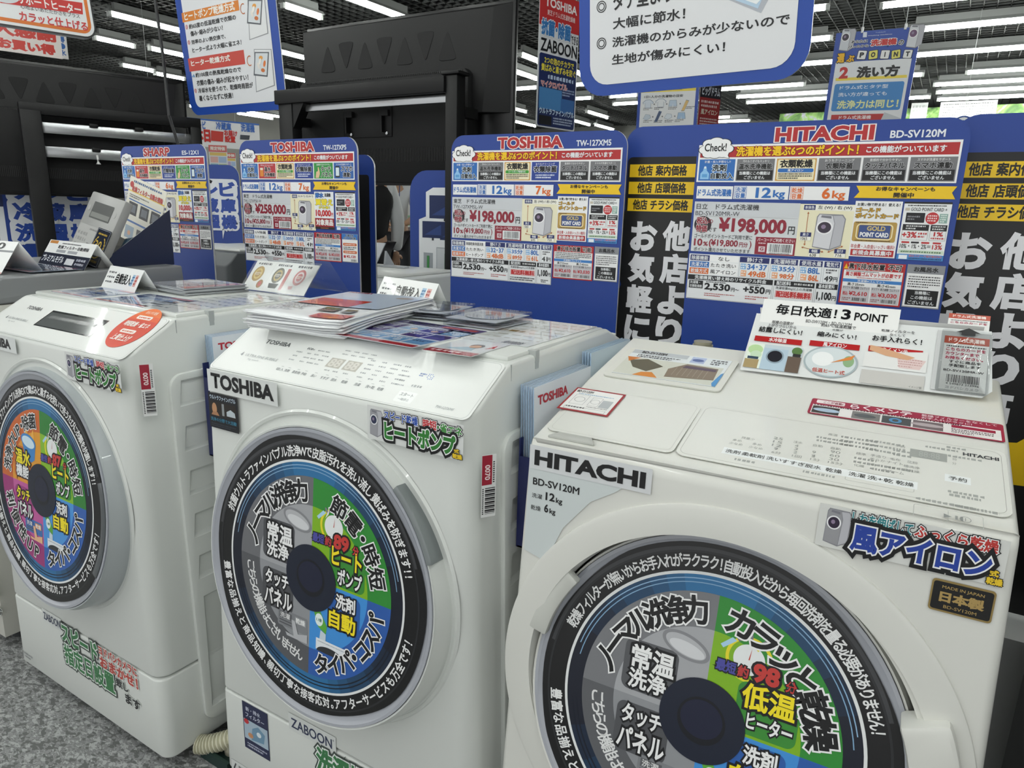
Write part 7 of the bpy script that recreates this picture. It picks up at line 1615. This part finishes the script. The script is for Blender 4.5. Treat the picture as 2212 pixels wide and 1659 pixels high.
for x, y, cc, k in ((948, 712, 'd8e0ea', 0), (1035, 705, 'e8eaec', 0), (1118, 705, 'c4d4e4', 1), (1197, 720, 'e0bc7a', 2), (940, 800, 'c9d4de', 3), (1012, 795, '4a5a7a', 2), (1085, 795, 'dfe6ec', 3), (1175, 790, 'a8c4e0', 1)):
    p = m5(x, y); s.m = lambda a, b_: (a, b_)
    sh = {0: [(-.02, -.025), (.02, -.025), (.02, .01), (.032, .0), (.036, .012), (.015, .028), (-.015, .028), (-.036, .012), (-.032, .0), (-.02, .01)], 1: [(-.028, -.02), (-.003, -.02), (0, 0), (.003, -.02), (.028, -.02), (.022, .02), (-.022, .02)], 2: [(-.02, -.035), (0, -.035), (.028, .03), (.008, .035)], 3: [(-.026, -.01), (0, -.02), (.026, -.006), (.02, .014), (-.01, .018)]}[k]
    s.polyl([(p[0] + a, p[1] + b_) for a, b_ in sh], '8a97a8', 2); s.polyl([(p[0] + a * .9, p[1] + b_ * .9) for a, b_ in sh], cc, 3); s.m = m5
for x, y in ((990, 712), (1075, 710), (1167, 708), (980, 798), (1045, 795), (1130, 793)): s.poly([(x - 6, y - 1), (x + 6, y - 1), (x + 6, y + 2), (x - 6, y + 2)], '4a4a4c', 2); s.poly([(x - 1, y - 6), (x + 2, y - 6), (x + 2, y + 6), (x - 1, y + 6)], '4a4a4c', 2)
for x, y in ((915, 755), (990, 752), (1085, 750), (1205, 745), (915, 840), (985, 840), (1060, 838), (1130, 835)): s.fine((x, y), (x + 62, y - 22), '6a6a6c', 2, 2, x)
a, b_ = m5(895, 910), m5(1235, 862); s.m = lambda x, y: (x, y); s.rect((a[0], a[1] - .03), (b_[0], b_[1]), 'c03a36', 2, .012); s.m = m5; s.tx('一人の1日分の洗濯物は', (920, 895), (1208, 868), 'f4e8e6', .02)
s.build('printed_face', root)
wires(root, [tuple(cg.o + cg.ex * (L + x) + cg.ez * (T + .2)) for x in (.08, .34)])
p0 = at_depth(1506, 275, 5.2)
def ph(s):
    s.rect((0, 0), (1, 1), 'a8383a', 1); s.tx('HITACHI', (.08, .88), (.92, .95), 'f0e6e6', .03); s.rect((.05, .68), (.95, .8), 'd8dadc', 2); s.fine((.1, .86), (.9, .82), 'f0dada', 1, 3, 3); s.rect((.0, .45), (1, .67), '2a2a34', 2); s.tx('ビッグドラム', (.08, .48), (.95, .62), 'dfe4ee', .04, (), 4); s.fine((.08, .42), (.92, .3), 'f0dada', 2, 3, 4); s.tx('風アイロン', (.1, .2), (.9, .28), 'f2ead8', .03); s.fine((.08, .16), (.92, .04), 'f0dada', 3, 3, 6)
strip_sign((p0.x, p0.y), math.radians(62), .21, .47, 'narrow dark red hanging banner next to the sign with pictures of clothes', ph, p0.z)
# far signs in the upper left corner
p0 = at_depth(-20, 106, 7.0)
def pr(s): s.rect((0, 0), (1, 1), 'e4dcd8', 1); s.tx('大感謝', (.05, .5), (.95, .95), 'c83a32', .05); s.tx('お買い得', (.1, .08), (.9, .42), 'c83a32', .06)
strip_sign((p0.x, p0.y), math.radians(74), .62, .30, 'far white sign with red characters under the orange-bordered sign', pr, p0.z)
p0 = at_depth(74, 118, 8.0)
def pr(s): s.rect((0, 0), (1, 1), 'e9e6e4', 1); s.vt('設置', (.08, .3), (.3, .95), 'c83a32', .04); s.tx('まい', (.06, .05), (.32, .22), '2a2a2c', .03); s.rect((.36, .05), (.66, .75), 'c8403a', 2); s.fine((.38, .72), (.64, .1), 'f2e2e0', 3, 4, 3); s.vt('得・水', (.74, .1), (.94, .9), '3a6ab0', .04)
strip_sign((p0.x, p0.y), math.radians(74), .34, .27, 'far white, red and blue sign hanging beside the other small far sign', pr, p0.z)
# loose black cable hanging at the left
cb = at_depth(365, 250, 3.6); ct = at_depth(335, 0, 3.6)
b = MB(); b.tube([Vector((ct.x - .03, ct.y, 3.79)), ct, ct.lerp(cb, .5) + Vector((.01, 0, 0)), cb, cb + Vector((.03, .05, -.25)), cb + Vector((.10, .15, -.32))], .008, 8)
tag(b.build('hanging_cable', mat('17171a', .5)), 'black power cable hanging from the ceiling to the left television', 'cable')
# ------------------------------------------------------------------ the shop beyond
def far_plane(u, v, dep, th): return Plane(at_depth(u, v, dep), th)
bp = far_plane(415, 312, 10.0, math.radians(68)); Rr = bp.at(600, 300)[0]
root = hanging('hanging_banner', bp, rrect(-1.2, -.02, Rr * .78, .36, .01), 'wide white delivery banner with red and blue characters, far behind the left television', 'e9e9ea', .01)
s = Sheet(bp.shifted(dn=-.002), dz=.002); s.m = lambda x, y: bp.at(x / 3.16, y / 3.16)
s.tx('テレビ', (1318, 875), (1402, 828), '3a68b8', .03); s.tx('冷蔵庫', (1475, 885), (1575, 840), '3a68b8', .03); s.tx('洗濯機', (1645, 898), (1735, 850), '3a68b8', .03); s.tx('本日', (1330, 965), (1432, 880), 'c8302c', .06)
s.poly([(1440, 890), (1525, 900), (1522, 968), (1440, 960)], 'c8403a', 2); s.tx('お届け', (1530, 925), (1618, 895), 'c8302c', .04); s.tx('設置', (1535, 970), (1605, 930), 'c8302c', .04); s.poly([(1640, 920), (1705, 925), (1700, 955), (1638, 952)], '4a4e56', 2)
s.m = lambda x, y: (x, y); s.rect((-1.2, .34), (Rr * .78, .36), '3a68b8', 2)
s.build('printed_face', root); wires(root, [tuple(bp.o + bp.ex * x + Vector((0, 0, .36))) for x in (-.5, Rr * .5)])
def poster(u, v, dep, W, H, label, cols, head):
    pl = far_plane(u, v, dep, math.radians(40)); root = thing('poster_stand', (pl.o.x, pl.o.y, 0), label, 'poster')
    s = Sheet(pl, dz=.001); s.slabl(rrect(0, -H, W, 0), 'e2e6ea', .01); s.m = lambda x, y: (x * W, -H + y * H); s.rect((0, .74), (1, 1), 'd0605a', 1); s.tx(head, (.1, .8), (.9, .95), 'f4f0e8', .03); s.rect((.04, .6), (.96, .72), 'e0c060', 1)
    for i in range(4): s.rect((.06 + .46 * (i % 2), .06 + .27 * (i // 2)), (.48 + .46 * (i % 2), .29 + .27 * (i // 2)), cols[i % len(cols)], 1)
    s.build('poster_sheet', root)
    b = MB(); q = pl.o + pl.ex * W / 2 + pl.n * .02; b.tube([(q.x, q.y, 0), (q.x, q.y, pl.o.z - .02)], .012, 8); b.lathe([(0, 0), (.15, 0), (.15, .012), (0, .012)], Matrix.Translation((q.x, q.y, 0)), 24); b.build('pole_and_base', FRM, root, I)
poster(450, 313, 8.5, .21, .30, 'pale poster with a red head on a pole, taller one beyond the left price board', ('8fb8c8', 'c8d8a8', 'e0b0a8', 'a8c0e0'), '限定特価')
poster(487, 330, 9.7, .13, .26, 'small pale poster with a red head on a pole, beside the taller poster', ('a8c8b8', 'e0c8a8', 'b8a8d0', 'a8c0e0'), '特価')
# shelves with boxed goods far behind
def shelf_unit(u, v, dep, th, W, H, label, grp, seed):
    p = at_depth(u, v, dep); M = Matrix.Translation((p.x, p.y, 0)) @ Matrix.Rotation(th, 4, 'Z'); root = thing('display_shelf', (p.x, p.y, 0), label, 'shelf', th)
    b = MB(); b.box((0, .38, 0), (W, .4, H)); b.build('back_panel', mat('dcdcd8', .5), root, smooth=False)
    nz = max(2, int(H / .4))
    for k in range(nz): b = MB(); b.box((0, 0, .12 + k * .4), (W, .38, .14 + k * .4)); b.build('shelf_board', mat('e6e6e2', .4), root, smooth=False)
    for x in (0, W - .02): b = MB(); b.box((x, 0, 0), (x + .02, .38, H)); b.build('side_panel', mat('d4d4d0', .4), root, smooth=False)
    rnd = random.Random(seed)
    for k in range(nz):
        x = .05
        while x < W - .24:
            w, h = rnd.uniform(.14, .24), rnd.uniform(.16, .25); b = MB(); b.box((x, .06, .1405 + k * .4), (x + w, .32, .14 + k * .4 + h), M)
            o = b.build('product_box', mat(rnd.choice(('d86a5a', 'e8e4dc', '5a8ac0', 'd8b050', 'e0a8b0', '8ab08a', 'c8d4e0')), .4), smooth=False); tag(o, 'boxed product on ' + grp, 'box', 'boxed goods on ' + grp); x += w + .03
shelf_unit(430, 470, 11.5, math.radians(25), 1.3, 1.5, 'white shelf of boxed goods seen between the two left price boards', 'the far shelf between the left price boards', 3)
shelf_unit(790, 430, 11.5, math.radians(25), 1.5, 1.5, 'white shelf of boxed goods seen beneath the middle television', 'the far shelf beneath the middle television', 8)
# machines of the row behind, seen through the gaps
def rear_machine(x, y, rz, zt, label, body):
    root = thing('washing_machine', (x, y, 0), label, 'washing machine', rz, 'machines of the rear row')
    shell_mesh('cabinet', [(0, .03), (0, zt - .06), (.06, zt), (.60, zt), (.60, .03)], .6, root, body, rv=.03)
    b = MB(); b.box((.06, .12, zt), (.54, .5, zt + .012)); b.build('lid', mat('d8d9d6', .3), root, bevel=.004); feet(root, .6, .035)
    return root
rear_machine(-1.07, 1.0, 0, .985, 'white machine of the rear row seen in the gap left of the picture board', mat('cfd1d0', .35))
rear_machine(-2.32, 1.35, .0, 1.0, 'dark grey machine with a pale top seen between the two left price boards', mat('4a4d50', .4))
st = thing('easel_stand', (-.8, 1.38, .998), 'grey easel stand on the rear-row machine in the gap', 'display stand')
b = MB(); b.prism([(1.36, .9985), (1.365, .9985), (1.43, 1.09), (1.425, 1.09)], -.90, -.81, 'x'); b.build('easel_plate', mat('9a9da2', .3), st, I, smooth=False)
b = MB(); b.box((-.80, 1.38, .998), (-.68, 1.42, 1.004)); b.prism([(1.40, .9985), (1.46, .9985), (1.41, 1.06)], -.80, -.79, 'x'); b.build('easel_foot', mat('a8abb0', .3), st, I, smooth=False)
# leafy mural and notices on the back wall
def leaf_mat():
    m = bpy.data.materials.new('leafy_mural'); m.use_nodes = True; nt = m.node_tree; b = nt.nodes['Principled BSDF']; L = nt.links.new
    tc = nt.nodes.new('ShaderNodeTexCoord'); n1 = nt.nodes.new('ShaderNodeTexNoise'); n1.inputs['Scale'].default_value = 2.6; n1.inputs['Detail'].default_value = 4; n1.inputs['Distortion'].default_value = 1.5; L(tc.outputs['Object'], n1.inputs['Vector'])
    cr = nt.nodes.new('ShaderNodeValToRGB'); e = cr.color_ramp.elements; e[0].position = .3; e[0].color = (*hexc('2c5220'), 1); e[1].position = .72; e[1].color = (*hexc('e8efe0'), 1)
    for p, c in ((.45, '5a8a34'), (.56, '8ab45a'), (.63, 'a8a0b8')): k = e.new(p); k.color = (*hexc(c), 1)
    L(n1.outputs['Fac'], cr.inputs[0]); L(cr.outputs[0], b.inputs['Base Color']); return m
wp = Plane((0, 17.25, 0))
a = wp.at(1700, 290); c = wp.at(2300, 206)
b = MB(); b.box((a[0] - .2, 17.22, 1.9), (min(c[0], 6.9), 17.26, 3.58)); tag(b.build('wall_mural', leaf_mat(), smooth=False), 'leafy green mural panel with pale blossoms hanging across the far end of the hall', 'mural')
def notice(u0, v0, u1, v1, label, fn, col='e0e2e0'):
    a, c = wp.at(u0, v1), wp.at(u1, v0); pl = Plane((a[0], 17.2, a[1])); w, h = c[0] - a[0], c[1] - a[1]; s = Sheet(pl, dz=.002); s.slabl(rrect(0, 0, w, h), col, .006); s.m = lambda x, y: (x * w, y * h); fn(s); tag(s.build('wall_notice'), label, 'notice')
notice(1964, 222, 2006, 262, 'plain pale panel on the far mural beside the POINT sign', lambda s: s.fine((.1, .9), (.9, .2), 'c0c2c0', 3, 2, 3))
notice(2026, 216, 2156, 262, 'white notice covered in handwriting on the far green mural', lambda s: s.fine((.06, .95), (.94, .1), '4a4c4a', 6, 2, 5, .25))
pk = Plane(at_depth(2052, 290, 9.0), 0.05); root = hanging('hanging_sign', pk, [(.12 * math.cos(2 * PI * i / 40) + .12, .12 * math.sin(2 * PI * i / 40) + .1) for i in range(40)], 'round blue and white sign peeping over the right price board', '2a4a8c', .01)
s = Sheet(pk.shifted(dn=-.002), dz=.002); s.m = lambda x, y: (x, y); s.ell((.12, .1), .10, .10, 'e8eaec', 1); s.tx('P', (.075, .04), (.165, .165), '2a4a8c', .06); s.build('printed_face', root); wires(root, [tuple(pk.o + pk.ex * .12 + Vector((0, 0, .21)))])

# ------------------------------------------------------------------ people beyond the boards
def skin_mesh(name, verts, edges, rad, m, parent, root=0, sub=2):
    me = bpy.data.meshes.new(name); me.from_pydata(verts, edges, []); o = bpy.data.objects.new(name, me); COL.objects.link(o)
    md = o.modifiers.new('skin', 'SKIN'); md.use_smooth_shade = True
    for i, r in enumerate(rad): me.skin_vertices[0].data[i].radius = r if isinstance(r, tuple) else (r, r)
    me.skin_vertices[0].data[root].use_root = True
    sb = o.modifiers.new('sub', 'SUBSURF'); sb.levels = sb.render_levels = sub
    me2 = bpy.data.meshes.new_from_object(o.evaluated_get(bpy.context.evaluated_depsgraph_get())); bpy.data.objects.remove(o); bpy.data.meshes.remove(me); me2.name = name
    return link(name, me2, m, parent, None, True)
SKN = mat('c9a184', .55); HAIR = mat('17130f', .5)
def person(loc, rz, H, label, top, sleeve, legs, pose):
    """local frame: faces -y; built at 1.70 m and scaled"""
    k = H / 1.70; root = thing('person', loc, label, 'person', rz); root.scale = (k, k, k)
    J = dict(pel=(0, 0, .93), sp=(0, .01, 1.12), ch=(0, .015, 1.30), nk=(0, .02, 1.43), hb=(0, .005, 1.50), hd=(0, -.01, 1.60),
             shL=(.17, .02, 1.385), shR=(-.17, .02, 1.385), hipL=(.09, 0, .88), hipR=(-.09, 0, .88), knL=(.10, -.02, .49), knR=(-.10, -.02, .49), anL=(.10, .02, .09), anR=(-.10, .02, .09), toL=(.11, -.14, .035), toR=(-.11, -.14, .035))
    J.update(pose)
    names = list(J); ix = {n: i for i, n in enumerate(names)}
    E = [('pel', 'sp'), ('sp', 'ch'), ('ch', 'nk'), ('nk', 'hb'), ('hb', 'hd'), ('ch', 'shL'), ('ch', 'shR'), ('shL', 'elL'), ('elL', 'wrL'), ('shR', 'elR'), ('elR', 'wrR'), ('pel', 'hipL'), ('pel', 'hipR'), ('hipL', 'knL'), ('knL', 'anL'), ('anL', 'toL'), ('hipR', 'knR'), ('knR', 'anR'), ('anR', 'toR')]
    rd = dict(pel=(.14, .10), sp=(.125, .09), ch=(.15, .105), nk=.055, hb=.065, hd=(.085, .105), sh=.062, el=.042, wr=.03, hip=.085, kn=.055, an=.04, to=.032)
    R_ = lambda n: rd.get(n, rd.get(n[:2], rd.get(n[:3], .05)))
    skin_mesh('body', [J[n] for n in names], [(ix[a], ix[b_]) for a, b_ in E], [R_(n) for n in names], SKN, root, ix['pel'])
    def part(name, seq, edges, grow, m):
        i2 = {n: i for i, n in enumerate(seq)}
        skin_mesh(name, [J[n] for n in seq], [(i2[a], i2[b_]) for a, b_ in edges], [tuple(q + grow for q in (R_(n) if isinstance(R_(n), tuple) else (R_(n), R_(n)))) for n in seq], m, root, 0)
    part('shirt', ['ch', 'sp', 'pel', 'shL', 'shR', 'elL', 'elR'] + (['wrL', 'wrR'] if sleeve == 2 else []), [('pel', 'sp'), ('sp', 'ch'), ('ch', 'shL'), ('ch', 'shR'), ('shL', 'elL'), ('shR', 'elR')] + ([('elL', 'wrL'), ('elR', 'wrR')] if sleeve == 2 else []), .018, top[0])
    if len(top) > 1: part('vest', ['ch', 'sp', 'pel', 'shL', 'shR'], [('pel', 'sp'), ('sp', 'ch'), ('ch', 'shL'), ('ch', 'shR')], .036, top[1])
    part('trousers', ['pel', 'hipL', 'hipR', 'knL', 'knR', 'anL', 'anR'], [('pel', 'hipL'), ('pel', 'hipR'), ('hipL', 'knL'), ('hipR', 'knR'), ('knL', 'anL'), ('knR', 'anR')], .016, legs)
    # head with a face, hair, hands
    hd = Vector(J['hd']); b = MB()
    b.lathe([(0, .125), (.05, .118), (.086, .075), (.097, .02), (.096, -.03), (.086, -.06)], Matrix.Translation(hd + Vector((0, .012, .012))) @ Matrix.Rotation(-.5, 4, 'X'), 24); b.build('hair', HAIR, root)
    for sx in (-1, 1):
        b = MB(); b.lathe([(0, .006), (.007, .004), (.011, 0), (0, -.004)], Matrix.Translation(hd + Vector((sx * .032, -.086, .0))) @ Matrix.Rotation(PI / 2, 4, 'X'), 12); b.build('eye', mat('1a1512', .3), root)
        b = MB(); b.lathe([(0, .012), (.014, .008), (.02, 0), (0, -.008)], Matrix.Translation(hd + Vector((sx * .088, .0, -.01))) @ Matrix.Rotation(sx * PI / 2, 4, 'Y'), 12); b.build('ear', SKN, root)
    b = MB(); b.prism([(-.012, -.03), (.012, -.03), (.005, .012), (-.005, .012)], -.112, -.08, 'y', Matrix.Translation((hd.x, 0, hd.z))); b.build('nose', SKN, root, bevel=.003)
    b = MB(); b.box((hd.x - .022, -.094, hd.z - .054), (hd.x + .022, -.08, hd.z - .046)); b.build('mouth', mat('a0685c', .5), root, bevel=.002)
    for sd in 'LR':
        w = Vector(J['wr' + sd]); d_ = (w - Vector(J['el' + sd])).normalized(); s_ = d_.cross(Vector((0, 1, 0))); s_ = s_.normalized() if s_.length > .05 else Vector((1, 0, 0)); n_ = d_.cross(s_)
        V = [w, w + d_ * .05, w + d_ * .09]; Ed = [(0, 1), (1, 2)]; Rr_ = [.024, (.036, .016), (.036, .014)]
        for i, (off, L_) in enumerate(((-.03, .062), (-.01, .074), (.01, .07), (.029, .055))):
            b0 = len(V); V += [w + d_ * .095 + s_ * off, w + d_ * (.095 + L_ * .55) + s_ * off + n_ * .008, w + d_ * (.095 + L_) + s_ * off + n_ * .026]; Ed += [(2, b0), (b0, b0 + 1), (b0 + 1, b0 + 2)]; Rr_ += [.0095, .009, .0075]
        b0 = len(V); V += [w + d_ * .04 - s_ * .038, w + d_ * .075 - s_ * .056 + n_ * .014]; Ed += [(1, b0), (b0, b0 + 1)]; Rr_ += [.011, .0085]
        skin_mesh('hand', V, Ed, Rr_, SKN, root, 0, 1)
    return root
p = at_depth(852, 430, 7.6); aim = math.atan2(CAM_LOC.y - p.y, CAM_LOC.x - p.x) + PI / 2
r_ = person((p.x, p.y, 0), aim, 1.74, 'shop assistant in a white short-sleeved shirt with a lanyard, arms folded low, under the middle television', [mat('e6e8ea', .6)], 1, mat('22242a', .6),
       dict(elL=(.25, -.03, 1.13), wrL=(.10, -.17, 1.03), elR=(-.25, -.03, 1.13), wrR=(-.08, -.18, 1.05)))
b = MB(); b.tube([(.055, -.06, 1.44), (.05, -.135, 1.32), (.0, -.165, 1.16), (-.05, -.135, 1.32), (-.055, -.06, 1.44)], .005, 6); b.box((-.035, -.172, 1.06), (.035, -.166, 1.16)); b.build('lanyard', mat('3a4a7a', .5), r_)
r_['label'] = 'shop assistant in a white short-sleeved shirt with a lanyard, under the middle television'
p = at_depth(796, 480, 5.6)
person((p.x, p.y, 0), aim + PI + .35, 1.70, 'person in a black vest over white sleeves seen from behind, under the middle television', [mat('e4e6e8', .6), mat('121214', .7)], 2, mat('1a1a1e', .6),
       dict(elL=(.24, .02, 1.12), wrL=(.25, -.05, .88), elR=(-.24, .02, 1.12), wrR=(-.25, -.05, .88)))
